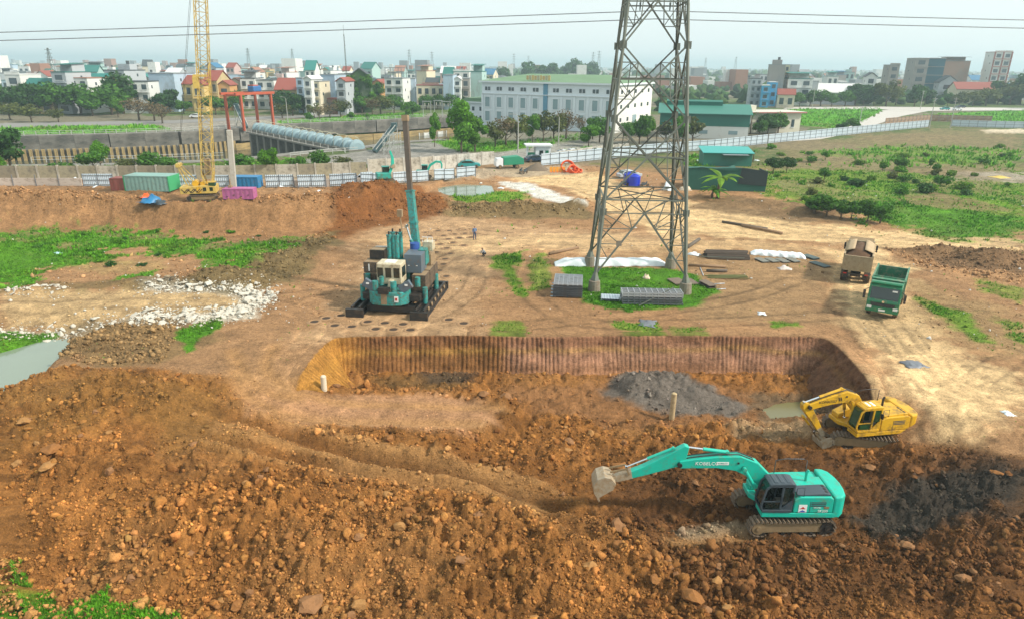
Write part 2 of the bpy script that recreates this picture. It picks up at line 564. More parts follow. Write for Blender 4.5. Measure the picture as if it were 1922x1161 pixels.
def gz(x, y, rough=True):
    x, y = np.asarray(x, float), np.asarray(y, float)
    shp = x.shape
    x, y = np.atleast_1d(x), np.atleast_1d(y)
    z = base_level(x, y)
    bk = sstep(.05, .6, z) * sstep(76, 82, y) * (1 - sstep(102, 106, y)) * (x < 0) if rough else 0
    near = y < 88
    if near.any():
        xn, yn = x[near], y[near]
        zo = idw(xn, yn, C_OUT) * (1 - sstep(72, 86, yn)) + z[near]
        zi = idw(xn, yn, C_IN)
        s = poly_sd(xn, yn, ZONE)
        dr, dl = line_d(xn, yn, RIMS), line_d(xn, yn, EDGE_L)
        dR = line_d(xn, yn, EDGE_R)
        do = np.minimum(dl, dR)
        t_rim = sstep(-0.55, -0.12, s)
        t_soft = sstep(-3.0, 3.0, s)
        m = sstep(0.0, 2.5, do - dr)
        t = t_soft * (1 - m) + t_rim * m
        zn = zo * (1 - t) + zi * t
        rut, smo = np.zeros(xn.shape), np.zeros(xn.shape)
        for ri, P in enumerate(RUTS):
            d = line_d(xn, yn, P)
            smo = np.maximum(smo, np.exp(-(d / .85) ** 2))
            if ri < 3:
                rut += -.1 * np.exp(-(d / .3) ** 2)
                continue
            rut += (-0.34 * np.exp(-(d / .42) ** 2) + .16 * np.exp(-((d - .95) / .32) ** 2)) * sstep(.5, 5.5, np.hypot(xn - P[0][0], yn - P[0][1]))
        zn += np.clip(rut, -.5, .28)
        if rough:
            inz = sstep(-0.2, 2.0, s)
            a_far = billow(xn, yn, 2.6, 3, 3) * .12 + fbm(xn, yn, 5, 3, 9) * .14
            a_near = billow(xn, yn, .8, 3, 21) * .15 + billow(xn, yn, .36, 2, 31) * .085 + fbm(xn, yn, .16, 2, 35) * .035
            calm = np.zeros(xn.shape)
            for P in CALM:
                calm = np.maximum(calm, sstep(-.6, .6, poly_sd(xn, yn, P)) * (.5 if P is CALM[1] else 1))
            cl_ = clod_relief(xn, yn)
            k = inz * (1 - .8 * calm) * (1 - .85 * smo)
            zn += k * (a_far + a_near + cl_)
            zn += (1 - inz) * (fbm(xn, yn, 1.6, 4, 41) * .05 + fbm(xn, yn, .3, 2, 45) * .02 + track_mark(xn, yn)[0]) * (1 - np.exp(-(s / .8) ** 2))
            for P, amp in ROUGH:
                r_ = sstep(-.5, .8, poly_sd(xn, yn, P) + fbm(xn, yn, 2, 2, 8) * .6) * (1 - inz)
                zn += r_ * amp * (billow(xn, yn, .9, 3, 51) * .6 + fbm(xn, yn, 2.2, 3, 61))
        pl = poly_sd(xn, yn, POND_L)
        zn = np.where(pl > -1.2, zn - (zn + 1.7) * sstep(-1.2, .6, pl), zn)
        pl = poly_sd(xn, yn, PUD)
        zn = np.where(pl > -.6, zn - (zn + 3.5) * sstep(-.6, .4, pl), zn)
        z[near] = zn
    if rough:
        far = ~near & (y < 400)
        if far.any():
            xf, yf = x[far], y[far]
            z[far] += (fbm(xf, yf, 4, 4, 71) * .16) * (1 - .8 * sstep(120, 135, yf))
        z += bk * (billow(x * 1.1, y * .4, 1.8, 3, 75) * .32 + fbm(x, y, .8, 3, 77) * .12 - .1)
    for hx, hy, z0, rx, ry, h in HEAPS:
        q = np.sqrt(((x - hx) / rx) ** 2 + ((y - hy) / ry) ** 2)
        sel = q < 1.3
        if sel.any():
            qq = q[sel] + (fbm(x[sel], y[sel], 2.0, 3, 5) * .22 if rough else 0)
            bump_ = h * (1 - sstep(0, 1, qq))
            if rough:
                bump_ = bump_ * (1 + .25 * billow(x[sel], y[sel], .9, 2, 15))
            z[sel] += bump_
    pb = poly_sd(x, y, POND_B)
    z = np.where(pb > -1.5, z - (z - .4) * sstep(-1.5, .5, pb), z)
    c = poly_sd(x, y, CANAL)
    z = np.where(c > -1.6, -6.0, z)
    return z.reshape(shp)

def worley(x, y, sc, seed):
    """distance to the nearest scattered point, in cells, and that point's own random number"""
    u, v = x / sc, y / sc
    iu, iv = np.floor(u), np.floor(v)
    best, val = np.full(np.shape(x), 9.0), np.zeros(np.shape(x))
    for a in (-1, 0, 1):
        for b in (-1, 0, 1):
            cu, cv = iu + a, iv + b
            d = np.hypot(cu + _hash(cu, cv, seed) - u, cv + _hash(cu, cv, seed + 1) - v)
            m_ = d < best
            best = np.where(m_, d, best)
            val = np.where(m_, _hash(cu, cv, seed + 2), val)
    return best, val
def clod_relief(x, y):
    h = np.zeros(np.shape(x))
    for sc, amp, sd in ((.95, .30, 401), (.5, .22, 411), (.28, .12, 421)):
        f, v = worley(x + fbm(x, y, .4, 2, sd) * .1, y, sc, sd)
        h += amp * (.35 + v) * np.sqrt(np.clip(1 - (f / .62) ** 2, 0, 1))
    patch = .35 + .9 * sstep(-.35, .45, fbm(x, y, 3.4, 3, 431))
    return h * patch - .12

CALM = [GP([(540, 742), (760, 738), (890, 745), (945, 790), (880, 800), (560, 800), (470, 790), (440, 735), (500, 650), (560, 660)], -1.5),
        GP([(700, 718), (1540, 720), (1560, 760), (1440, 800), (1000, 790), (900, 735)], -3.0),
        GP([(1690, 700), (1922, 690), (1922, 780), (1830, 800), (1760, 800)])]
ROUGH = [(GP([(300, 540), (430, 500), (520, 470), (620, 430), (630, 450), (560, 520), (480, 545), (330, 552)]), .30), (GP([(100, 610), (330, 590), (330, 640), (300, 690), (190, 690), (110, 660)]), .22),
         (GP([(0, 440), (200, 432), (560, 445), (420, 520), (0, 545)]), .16), (GP([(1660, 470), (1922, 470), (1922, 540), (1720, 505)]), .2), (GP([(1000, 570), (1050, 560), (1300, 590), (1290, 615), (1000, 620)]), .08),
         (GP([(640, 430), (560, 640), (460, 640), (600, 520)]), .04)]

# ------------------------------------------------------------------ soil colours (each patch is a different ground: turned clay, dry track, grass, mud)
SITE, PALE, DRY = (.34, .19, .09), (.60, .41, .21), (.44, .28, .15)
CLAY, DARK, MUD, GREY = (.265, .113, .029), (.098, .043, .015), (.05, .041, .031), (.20, .17, .13)
GRASS, GRASS2, WEED, REDB = (.065, .20, .008), (.12, .23, .015), (.13, .12, .03), (.19, .075, .022)
PINK, PLANT, CONC = (.40, .215, .11), (.2, .15, .06), (.36, .34, .30)
PATCH = [  # polygon in photo sight lines, level, colour, feather (m), wobble (m), strength
    ([(560, 640), (640, 600), (660, 500), (700, 420), (860, 405), (1060, 430), (1330, 440), (1330, 480), (1000, 470), (920, 520), (880, 630)], 0, DRY, 3, 2.0, .8),
    ([(940, 335), (1000, 322), (1060, 330), (1150, 345), (1290, 385), (1450, 405), (1620, 425), (1922, 445), (1922, 480), (1640, 462), (1400, 440), (1250, 440), (1150, 400), (1060, 360), (960, 345)], .3, PALE, 1.5, 1.5, .95),
    ([(700, 450), (1100, 440), (1500, 455), (1600, 470), (1350, 480), (1000, 470), (800, 475)], 0, PALE, 2, 2, .5),
    ([(1560, 470), (1650, 470), (1700, 500), (1720, 570), (1780, 640), (1850, 680), (1922, 700), (1922, 760), (1850, 800), (1790, 815), (1740, 790), (1690, 720), (1620, 640), (1565, 560)], 0, PALE, 1.4, 1.4, .95),
    ([(0, 548), (120, 548), (420, 546), (480, 560), (470, 590), (300, 590), (0, 600)], .2, (.47, .32, .16), 1.0, .6, .95),
    ([(270, 541), (400, 539), (488, 543), (500, 562), (480, 592), (380, 598), (260, 596), (100, 608), (-60, 612), (-60, 600), (100, 596), (260, 585), (380, 584), (455, 572), (462, 556), (400, 551), (270, 553)], .2, (.50, .46, .38), .8, .5, .8),
    ([(1150, 470), (1560, 480), (1560, 620), (1300, 600), (1290, 540)], 0, (.31, .195, .095), 2, 1.5, .75),
    ([(1680, 520), (1800, 560), (1922, 600), (1922, 690), (1800, 650), (1720, 570)], 0, (.30, .195, .09), 2, 2, .8),
    ([(-100, 378), (200, 380), (600, 390), (680, 400), (660, 432), (480, 440), (350, 432), (0, 434), (-100, 436)], 1, (.30, .16, .07), 1.5, 1, .9),
    ([(640, 360), (830, 365), (860, 390), (800, 402), (680, 420), (640, 440), (600, 440)], .8, REDB, 1.5, 1.2, .95),
    ([(840, 385), (1100, 388), (1110, 410), (840, 410)], .2, (.16, .115, .05), 1, 1, .85),
    ([(1360, 375), (1570, 395), (1600, 420), (1480, 415), (1300, 395)], .2, (.19, .12, .06), 1, 1, .9),
    ([(940, 350), (990, 352), (1080, 382), (1100, 392), (1040, 385), (960, 362)], .4, (.62, .60, .54), .7, .9, .9),
    ([(1660, 465), (1922, 475), (1922, 520), (1760, 500)], .2, (.17, .10, .05), 1, 1.2, .9),
    ([(100, 600), (330, 588), (420, 640), (300, 690), (190, 690), (110, 660)], -.1, (.2, .13, .055), 1, 1, .8),
    ([(300, 545), (430, 505), (520, 470), (625, 432), (635, 455), (560, 525), (480, 548)], .3, (.14, .105, .045), 1, 1, .85),
    ([(0, 520), (300, 530), (300, 548), (0, 550)], .3, (.15, .11, .045), .8, 1, .7),
    # grass on the site
    ([(-100, 432), (200, 424), (420, 450), (570, 445), (550, 475), (470, 500), (420, 508), (380, 480), (250, 466), (190, 470), (210, 490), (100, 500), (60, 530), (-100, 540)], .4, GRASS, .8, 2.2, .95),
    ([(120, 500), (220, 488), (300, 490), (300, 515), (200, 520)], .3, (.33, .21, .09), .8, 1.2, .9),
    ([(210, 518), (300, 505), (290, 525), (220, 528)], .4, GRASS, .4, .5, .9),
    ([(-80, 628), (0, 618), (105, 612), (80, 635), (30, 655), (-80, 670)], -.5, GRASS, .5, .5, .95),
    ([(330, 622), (405, 598), (408, 615), (375, 640), (372, 655), (345, 668), (340, 645)], 0, GRASS, .3, .5, .95),
    ([(1032, 485), (1060, 505), (1100, 570), (1180, 585), (1300, 575), (1345, 548), (1300, 515), (1250, 505), (1110, 500)], 0, GRASS, .5, .5, .97),
    ([(915, 478), (990, 468), (975, 510), (985, 555), (960, 540), (940, 510), (915, 500)], 0, GRASS2, .5, .9, .9),
    ([(1000, 475), (1030, 470), (1040, 540), (1000, 545), (985, 500)], 0, GRASS2, .5, .8, .7),
    ([(930, 600), (990, 600), (985, 622), (930, 618)], 0, GRASS2, .5, .8, .7),
    ([(1140, 604), (1235, 604), (1235, 622), (1150, 622)], 0, GRASS2, .4, .7, .8), ([(1435, 600), (1500, 602), (1515, 615), (1450, 614)], 0, GRASS2, .3, .5, .9),
    ([(1260, 612), (1330, 615), (1300, 628), (1260, 626)], 0, GRASS2, .3, .5, .6),
    ([(1705, 552), (1760, 565), (1840, 610), (1870, 645), (1830, 640), (1770, 595)], 0, GRASS2, .5, .7, .9), ([(1830, 520), (1922, 545), (1922, 575), (1850, 550)], .1, GRASS2, .6, 1, .6),
    ([(1860, 590), (1922, 610), (1922, 640), (1890, 630)], 0, GRASS2, .6, 1, .6), ([(850, 365), (990, 370), (985, 388), (840, 386)], .2, GRASS2, .8, 1, .9),
    ([(1290, 300), (1330, 295), (1340, 320), (1290, 325)], .4, GRASS2, 1, 1, .9),
    # the waste field on the right
    ([(1420, 330), (1500, 310), (1700, 300), (2000, 330), (2000, 442), (1780, 440), (1600, 405), (1480, 385), (1400, 360)], .3, (.12, .21, .018), 3, 5, .9),
    ([(1500, 300), (1700, 300), (1922, 322), (1922, 345), (1750, 335), (1600, 325), (1450, 325)], .4, (.22, .16, .09), 2, 4, .8),
    ([(1580, 385), (1700, 378), (1922, 412), (1922, 440), (1780, 438), (1650, 415)], .2, GRASS, 1.5, 2, .85), ([(1580, 350), (1720, 352), (1922, 385), (1922, 405), (1750, 382), (1600, 372)], .3, GRASS2, 1.5, 3, .8),
    ([(1780, 330), (1922, 330), (1922, 352), (1800, 346)], .3, (.33, .28, .22), 1.5, 3, .8), ([(1660, 385), (1780, 372), (1922, 400), (1800, 398)], .3, (.21, .145, .07), 1, 2.5, .75),
    ([(1440, 270), (1640, 258), (1760, 245), (1922, 250), (1922, 300), (1700, 295), (1450, 310)], .6, (.21, .16, .08), 3, 5, .75), ([(1520, 290), (1700, 278), (1922, 285), (1922, 318), (1700, 310), (1600, 300)], .5, GRASS2, 2, 5, .7),
    ([(1840, 245), (1922, 243), (1922, 252), (1850, 252)], .8, (.6, .5, .36), 1, 1, .9),
    # behind the boundary wall
    ([(-100, 345), (1090, 305), (1100, 320), (900, 332), (700, 345), (-100, 352)], 1.6, (.36, .28, .19), 1, 1, .9),
    ([(540, 305), (700, 280), (760, 270), (840, 265), (880, 285), (860, 300), (620, 318)], 1, (.25, .235, .21), 1, 1, .95),
    ([(0, 312), (440, 302), (540, 300), (620, 316), (430, 330), (0, 325)], 1, (.07, .115, .02), 1, 2, .9),
    ([(-100, 232), (330, 230), (420, 222), (520, 222), (540, 234), (420, 243), (-100, 256)], 1, (.26, .235, .20), 1, 1, .95),
    ([(-60, 243), (100, 238), (290, 235), (318, 243), (200, 250), (-60, 255)], 1, (.09, .27, .01), .6, 1, .97),
    ([(520, 228), (600, 222), (760, 212), (800, 215), (790, 222), (600, 233), (530, 237)], 1, (.09, .26, .01), .6, 1, .97),
    ([(800, 262), (860, 258), (900, 270), (1000, 262), (1090, 250), (1100, 262), (990, 285), (860, 285)], 1, (.085, .2, .012), .6, 1, .95),
    ([(850, 300), (980, 280), (1090, 262), (1160, 258), (1180, 275), (1000, 300), (880, 312)], 1, (.30, .28, .25), .6, .6, .9),
    ([(1030, 290), (1110, 275), (1130, 285), (1060, 296)], 1, (.09, .2, .012), .6, .6, .9),
    ([(1480, 205), (1650, 203), (1655, 210), (1600, 238), (1560, 242), (1480, 232)], 1, (.09, .28, .01), 1, 1.5, .97),
    ([(1680, 232), (1740, 215), (1922, 207), (2100, 205), (2100, 238), (1922, 232), (1745, 225)], 1, (.09, .28, .01), 1, 1.5, .97),
    ([(900, 215), (1300, 230), (1500, 225), (1480, 262), (1200, 280), (1000, 268), (880, 250)], 1, (.2, .19, .15), 1, 2, .6),
]
IN_PATCH = [
    ([(1100, 930), (1130, 880), (1250, 850), (1600, 840), (1922, 860), (2000, 1000), (2000, 1200), (1300, 1200), (1250, 1080), (1150, 1010)], -2.6, DARK, 2.5, 1.8, .85),
    ([(560, 850), (700, 865), (900, 830), (1050, 880), (1080, 930), (1000, 960), (760, 930), (580, 890)], -2.2, (.15, .062, .016), 1.5, 1.0, .75),
    ([(0, 740), (200, 700), (420, 720), (420, 820), (200, 800), (0, 860)], .3, (.22, .11, .028), 2, 1.2, .7),
    ([(540, 742), (760, 738), (890, 745), (945, 790), (880, 800), (560, 800), (470, 790), (440, 735), (470, 690), (530, 690)], -1.4, PINK, .9, .7, .9),
    ([(690, 712), (860, 708), (900, 740), (700, 738)], -3, (.15, .085, .03), .8, .8, .8), ([(780, 700), (900, 700), (880, 722), (800, 722)], -3, MUD, .6, .7, .7),
    ([(950, 735), (1160, 720), (1430, 735), (1430, 800), (1280, 810), (1000, 790)], -3, (.26, .125, .05), 1, 1, .85),
    ([(1130, 735), (1180, 690), (1250, 695), (1400, 755), (1380, 772), (1230, 765)], -2.6, (.145, .125, .105), .6, .7, .95),
    ([(1400, 740), (1560, 735), (1620, 760), (1600, 790), (1430, 790)], -3, (.12, .085, .05), .8, .8, .8), ([(1330, 800), (1520, 790), (1560, 830), (1380, 835)], -2.9, (.32, .23, .13), .8, .8, .7),
    ([(1600, 965), (1680, 905), (1850, 885), (1922, 930), (1900, 1005), (1750, 1015), (1640, 1000)], -2.4, MUD, .9, 1.0, .95), ([(1260, 1000), (1420, 985), (1420, 1005), (1280, 1015)], -2.8, (.3, .24, .16), .3, .4, .8),
    ([(1700, 740), (1790, 790), (1900, 800), (1922, 870), (1760, 860), (1660, 800)], -1, (.14, .065, .025), 1, 1, .8),
    ([(-60, 1098), (45, 1098), (70, 1128), (125, 1142), (150, 1122), (205, 1122), (235, 1148), (330, 1156), (330, 1200), (-60, 1200)], -2.3, GRASS, .25, .5, .95),
]
def resolve(T):
    return [(GP(p, z), c, f, w, s) for p, z, c, f, w, s in T]
PATCH, IN_PATCH = resolve(PATCH), resolve(IN_PATCH)

def tint_at(x, y):
    """soil colour at ground points, with painted rut shading, and how grassy they are"""
    n = len(x)
    c = np.empty((n, 3)); g = np.zeros(n)
    big = fbm(x, y, 9, 4, 101)[:, None]
    c[:] = np.array(SITE) * (1 + .18 * big)
    far = sstep(128, 150, y)[:, None]
    fn = fbm(x, y, 40, 4, 111)[:, None]
    c = c * (1 - far) + far * np.where(fn > 0, np.array((.085, .12, .035)), np.array((.17, .15, .10)))
    wob, wob2 = fbm(x, y, 3.0, 4, 121), fbm(x, y, .8, 3, 131)
    inz = sstep(-.4, .9, poly_sd(x, y, ZONE) + wob * .5)
    def lay(P, col, f, w, s, limit):
        nonlocal c, g
        xs = [p[0] for p in P]; ys = [p[1] for p in P]
        sel = (x > min(xs) - 12) & (x < max(xs) + 12) & (y > min(ys) - 12) & (y < max(ys) + 12)
        if not sel.any():
            return
        sd = poly_sd(x[sel], y[sel], P) + wob[sel] * w * 1.5 + wob2[sel] * w * .8
        t = sstep(-f * .8, f * .8, sd) * s * limit[sel]
        c[sel] = c[sel] * (1 - t[:, None]) + t[:, None] * np.array(col) * (1 + .3 * wob2[sel][:, None])
        grassy = 1.0 if col[1] > col[0] * 1.4 else 0.0
        g[sel] = g[sel] * (1 - t) + t * grassy
    for P, col, f, w, s in PATCH:
        lay(P, col, f, w, s, 1 - inz)
    sel = (y > 34) & (y < 125)
    tn = track_mark(x[sel], y[sel])[1][:, None] * (1 - inz[sel])[:, None]
    worn = np.where(fbm(x[sel], y[sel], 6, 2, 161)[:, None] > 0, 1.42, .56)
    c[sel] = c[sel] * (1 + tn * (worn - 1))
    g[sel] = g[sel] * (1 - .7 * tn[:, 0])
    c[sel] = c[sel] * (1 + (.16 * fbm(x[sel] * .35, y[sel], 1.3, 3, 171) + .12 * fbm(x[sel], y[sel], .5, 2, 175))[:, None])
    fl = (y > 74) & (x > 24) & (y < 260)
    t = (sstep(.0, .35, fbm(x[fl], y[fl], 8, 4, 181)) * (.12 + .45 * sstep(90, 115, y[fl])))[:, None]
    lm = (x < -14) & (y > 56) & (y < 90)
    tl = (sstep(.05, .4, fbm(x[lm], y[lm], 4.5, 4, 191)) * g[lm] * .75)[:, None]
    c[lm] = c[lm] * (1 - tl) + tl * np.array((.24, .17, .075))
    g[lm] = g[lm] * (1 - tl[:, 0])
    c[fl] = c[fl] * (1 - t) + t * np.array((.21, .15, .08)) * (1 + .5 * wob2[fl][:, None])
    g[fl] = g[fl] * (1 - t[:, 0])
    cl = np.array(CLAY) * (1 + .4 * fbm(x, y, 4, 4, 141)[:, None] + .3 * wob2[:, None])
    mixr = sstep(-.1, .5, fbm(x, y, 6, 3, 151))[:, None]
    cl = cl * (.72 + .6 * worley(x, y, .5, 411)[1][:, None])
    cl = cl * (1 - .5 * mixr) + .5 * mixr * np.array((.29, .145, .05))
    c = c * (1 - inz[:, None]) + inz[:, None] * cl
    g = g * (1 - inz)
    for P, col, f, w, s in IN_PATCH:
        lay(P, col, f, w, s, inz)
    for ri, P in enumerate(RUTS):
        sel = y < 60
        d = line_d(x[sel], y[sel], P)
        if ri in (3, 4, 5):                          # shading painted in: dark rut, light shoulders, where the sun gives little relief
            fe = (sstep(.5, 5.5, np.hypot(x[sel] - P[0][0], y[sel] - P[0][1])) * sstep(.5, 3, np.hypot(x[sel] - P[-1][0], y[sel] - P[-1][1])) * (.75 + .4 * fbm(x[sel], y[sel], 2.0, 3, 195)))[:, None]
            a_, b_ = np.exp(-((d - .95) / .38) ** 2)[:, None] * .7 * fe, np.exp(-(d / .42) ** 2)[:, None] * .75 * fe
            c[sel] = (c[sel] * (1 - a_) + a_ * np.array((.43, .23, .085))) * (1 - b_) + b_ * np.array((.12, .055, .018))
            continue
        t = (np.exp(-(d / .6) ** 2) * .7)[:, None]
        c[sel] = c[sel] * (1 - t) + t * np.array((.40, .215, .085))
    return np.clip(c, .004, .9), g

def vattr(me, name, data, typ):
    a = me.attributes.new(name, typ, 'POINT')
    if typ == 'FLOAT_COLOR':
        a.data.foreach_set('color', np.c_[data, np.ones(len(data))].astype(np.float32).ravel())
    else:
        a.data.foreach_set('value', data.astype(np.float32).ravel())

def grid_mesh(name, X, Y, Z, m):
    nr, nc = X.shape
    v = np.stack([X, Y, Z], -1).reshape(-1, 3)
    i = np.arange((nr - 1) * (nc - 1))
    a = (i // (nc - 1)) * nc + i % (nc - 1)
    f = np.stack([a, a + 1, a + nc + 1, a + nc], 1)
    me = bpy.data.meshes.new(name)
    me.vertices.add(len(v)); me.vertices.foreach_set('co', v.ravel())
    me.loops.add(f.size); me.loops.foreach_set('vertex_index', f.ravel().astype(np.int32))
    me.polygons.add(len(f)); me.polygons.foreach_set('loop_start', np.arange(0, f.size, 4, dtype=np.int32))
    me.update(calc_edges=True)
    me.materials.append(m)
    me.shade_smooth()
    return me

EARTH = attr_mat('earth', bump=.8)
ys_ = [9.0]
while ys_[-1] < 140:
    ys_.append(ys_[-1] * 1.0046)
while ys_[-1] < 420:
    ys_.append(ys_[-1] * 1.010)
while ys_[-1] < 7500:
    ys_.append(ys_[-1] * 1.12)
ys_ = np.array(ys_)
ts_ = np.r_[-1.6, -1.4, -1.2, -1.0, np.linspace(-.84, .86, 640), 1.0, 1.25, 1.5]
GX, GY = np.outer(ys_, ts_), np.repeat(ys_[:, None], len(ts_), 1)
GZ = gz(GX.ravel(), GY.ravel())
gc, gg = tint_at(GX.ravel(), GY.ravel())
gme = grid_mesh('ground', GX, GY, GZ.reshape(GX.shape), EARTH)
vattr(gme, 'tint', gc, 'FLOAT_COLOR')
ground = link(bpy.data.objects.new('ground', gme))
tag(ground, 'churned orange and brown clay of the building site with tracks and grass patches', 'ground', kind='structure')

def gz1(x, y, rough=True):
    return float(gz(np.array([x]), np.array([y]), rough)[0])

# ------------------------------------------------------------------ the cut face of the pit, combed by bucket teeth
def pit_wall():
    P = smooth_path(RIM, 3)
    L = [0.0]
    for a, b in zip(P, P[1:]):
        L.append(L[-1] + math.hypot(b[0] - a[0], b[1] - a[1]))
    L = np.array(L)
    s = np.arange(0, L[-1], .075)
    px, py = np.interp(s, L, [p[0] for p in P]), np.interp(s, L, [p[1] for p in P])
    tx, ty = np.gradient(px), np.gradient(py)
    k = np.hypot(tx, ty); tx /= k; ty /= k
    w = np.ones(25) / 25
    tx, ty = np.convolve(np.pad(tx, 12, 'edge'), w, 'valid'), np.convolve(np.pad(ty, 12, 'edge'), w, 'valid')
    nx, ny = ty, -tx                                   # into the pit
    corner_l, corner_r = (s[np.argmin(np.hypot(px - RIM[k_][0], py - RIM[k_][1]))] for k_ in (4, 11))
    bat = .9 + 2.3 * (1 - sstep(corner_l - 3, corner_l + .5, s)) + 1.6 * sstep(corner_r - .5, corner_r + 3, s)
    bat = bat + fbm(s, s * 0, 6, 3, 201) * .25
    fade = sstep(0, 2.0, s) * sstep(0, 2.0, s[-1] - s)
    rows, cols_ = [], []
    zt = gz(px - nx * 1.0, py - ny * 1.0)
    zb = np.minimum(gz(px + nx * (bat + .6), py + ny * (bat + .6), False), -0.2) - .35
    def push(off, z, col):
        if len(rows) < 4:
            z = z * fade + (1 - fade) * (gz(px + nx * off, py + ny * off) - .35)
        rows.append(np.stack([px + nx * off, py + ny * off, z], 1)); cols_.append(col)
    lipc, _ = tint_at(px - nx * 1.4, py - ny * 1.4)
    push(np.full(len(s), -1.5), zt - .3, lipc); push(np.full(len(s), -.95), zt + .02, lipc)
    push(np.full(len(s), -.45), zt * .6 + .03, lipc * .9); push(np.full(len(s), -.1) + fbm(s, s, .7, 3, 211) * .22, zt * .4 + .02, lipc * .75)
    for q in np.linspace(0, 1, 30)[0:]:
        z = (zt * .3 - .03) * (1 - q) + zb * q
        ph = s * 2 * math.pi / .36 + fbm(s, s * 0 + q * 1.2, 2.0, 3, 221) * 5.0
        rt = sstep(corner_r - 1.5, corner_r + .8, s)
        comb = (np.abs(np.sin(ph / 2)) ** .7 - .6) * .085 * np.clip(1 + 1.1 * fbm(s, s * 0 + q, 3.5, 3, 291), .25, 1.6) * (1 - .9 * rt) + rt * (fbm(s, s * 0 + q * 2.5, 1.2, 4, 281) * .7 + fbm(s, s * 0 + q * 4, .4, 2, 285) * .2) * sstep(0, .12, q) * (1 - .6 * sstep(.75, 1, q))
        gouge = np.maximum(0, fbm(s, s * 0 + q * 3, 2.4, 3, 231) - .1) * .35
        off = bat * q ** 1.15 - .02 + fbm(s, s * 0 + q * 1.5, 2.5, 4, 295) * .22 * sstep(0, .2, q) + comb - gouge * sstep(.05, .3, q) + sstep(.8, 1, q) * .5 * (1 + fbm(s, s * 0 + q, 1.5, 2, 241)) + fbm(s, s * 0 + q * 5, .5, 2, 251) * .05
        y_ = fbm(s, s * 0, 8, 3, 261) * .12
        lay_y = np.exp(-((q - .34 - y_) / .07) ** 2)[:, None]
        top = (1 - sstep(.12, .34, q + y_))[:, None]
        deep = sstep(.45, .8, q + y_)[:, None]
        left = (1 - sstep(corner_l - 1, corner_l + 3, s))[:, None]
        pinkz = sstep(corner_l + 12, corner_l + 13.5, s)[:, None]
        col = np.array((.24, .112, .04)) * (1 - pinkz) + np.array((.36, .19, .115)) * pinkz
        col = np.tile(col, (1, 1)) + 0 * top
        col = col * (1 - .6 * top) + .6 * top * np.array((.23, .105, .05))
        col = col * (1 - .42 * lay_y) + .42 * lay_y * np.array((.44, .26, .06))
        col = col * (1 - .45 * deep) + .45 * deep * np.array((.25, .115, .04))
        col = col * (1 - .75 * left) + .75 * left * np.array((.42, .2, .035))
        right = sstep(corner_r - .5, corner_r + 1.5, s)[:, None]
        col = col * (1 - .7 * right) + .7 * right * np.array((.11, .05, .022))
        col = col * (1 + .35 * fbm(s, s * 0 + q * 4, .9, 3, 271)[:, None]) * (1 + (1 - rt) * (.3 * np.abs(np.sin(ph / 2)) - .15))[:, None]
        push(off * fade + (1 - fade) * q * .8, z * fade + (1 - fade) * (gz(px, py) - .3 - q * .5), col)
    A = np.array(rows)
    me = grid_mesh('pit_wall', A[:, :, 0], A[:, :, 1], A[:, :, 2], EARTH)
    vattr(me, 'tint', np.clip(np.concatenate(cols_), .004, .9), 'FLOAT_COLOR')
    me.flip_normals()
    o = link(bpy.data.objects.new('pit_wall', me))
    tag(o, 'steep brown clay face of the pit combed by bucket teeth', 'pit wall', kind='structure')
pit_wall()

# ------------------------------------------------------------------ standing water
def water_sheet(name, P, z, rgb, label, rough=.08):
    m = mat(name + '_water', rgb, rough=rough, var=.1, scale=.3, spec=.6, bump=.03, fine=3)
    b = MB()
    b.add([(x, y, z) for x, y in P], [tuple(range(len(P)))])
    o = b.build(name, m)
    tag(o, label, 'water', kind='structure')
def grow(P, d):
    cx, cy_ = sum(p[0] for p in P) / len(P), sum(p[1] for p in P) / len(P)
    return [(x + (x - cx) / math.hypot(x - cx, y - cy_) * d, y + (y - cy_) / math.hypot(x - cx, y - cy_) * d) for x, y in P]
water_sheet('pond', grow(POND_L, 1.2), -1.2, (.19, .23, .17), 'grey green pond at the edge of the clay heap')
water_sheet('pond', grow(POND_B, 1.0), .86, (.44, .31, .17), 'muddy tan pond below the fence by the entrance', .22)
water_sheet('puddle', grow(PUD, .7), -3.18, (.15, .135, .055), 'olive puddle in the corner of the pit in front of yellow digger', .15)
water_sheet('water', CANAL, -5.0, (.06, .07, .05), 'dark water of the canal', .1)
# ------------------------------------------------------------------ clods, stones, grass: real pieces on the ground
def ico(sub):
    b = bmesh.new()
    bmesh.ops.create_icosphere(b, subdivisions=sub, radius=1.0)
    v = np.array([p.co[:] for p in b.verts]); f = np.array([[q.index for q in p.verts] for p in b.faces])
    b.free()
    return v, f

def rock_shapes(sub, n, seed, flat=1.0, amp=.28, cut=.3):
    r = np.random.default_rng(seed)
    v, f = ico(sub)
    out = []
    for k in range(n):
        q = v.copy()
        for _ in range(5):                                  # shave planes off a ball: broken lumps
            d = r.normal(size=3); d /= np.linalg.norm(d)
            h = r.uniform(cut, .78)
            e = q @ d - h
            q = q - np.outer(np.maximum(e, 0) * .9, d)
        q *= 1 + r.uniform(-amp, amp, (len(q), 1))
        q *= r.uniform(.6, 1.35, 3) * np.array((1, 1, flat))
        out.append(q)
    return np.array(out), f

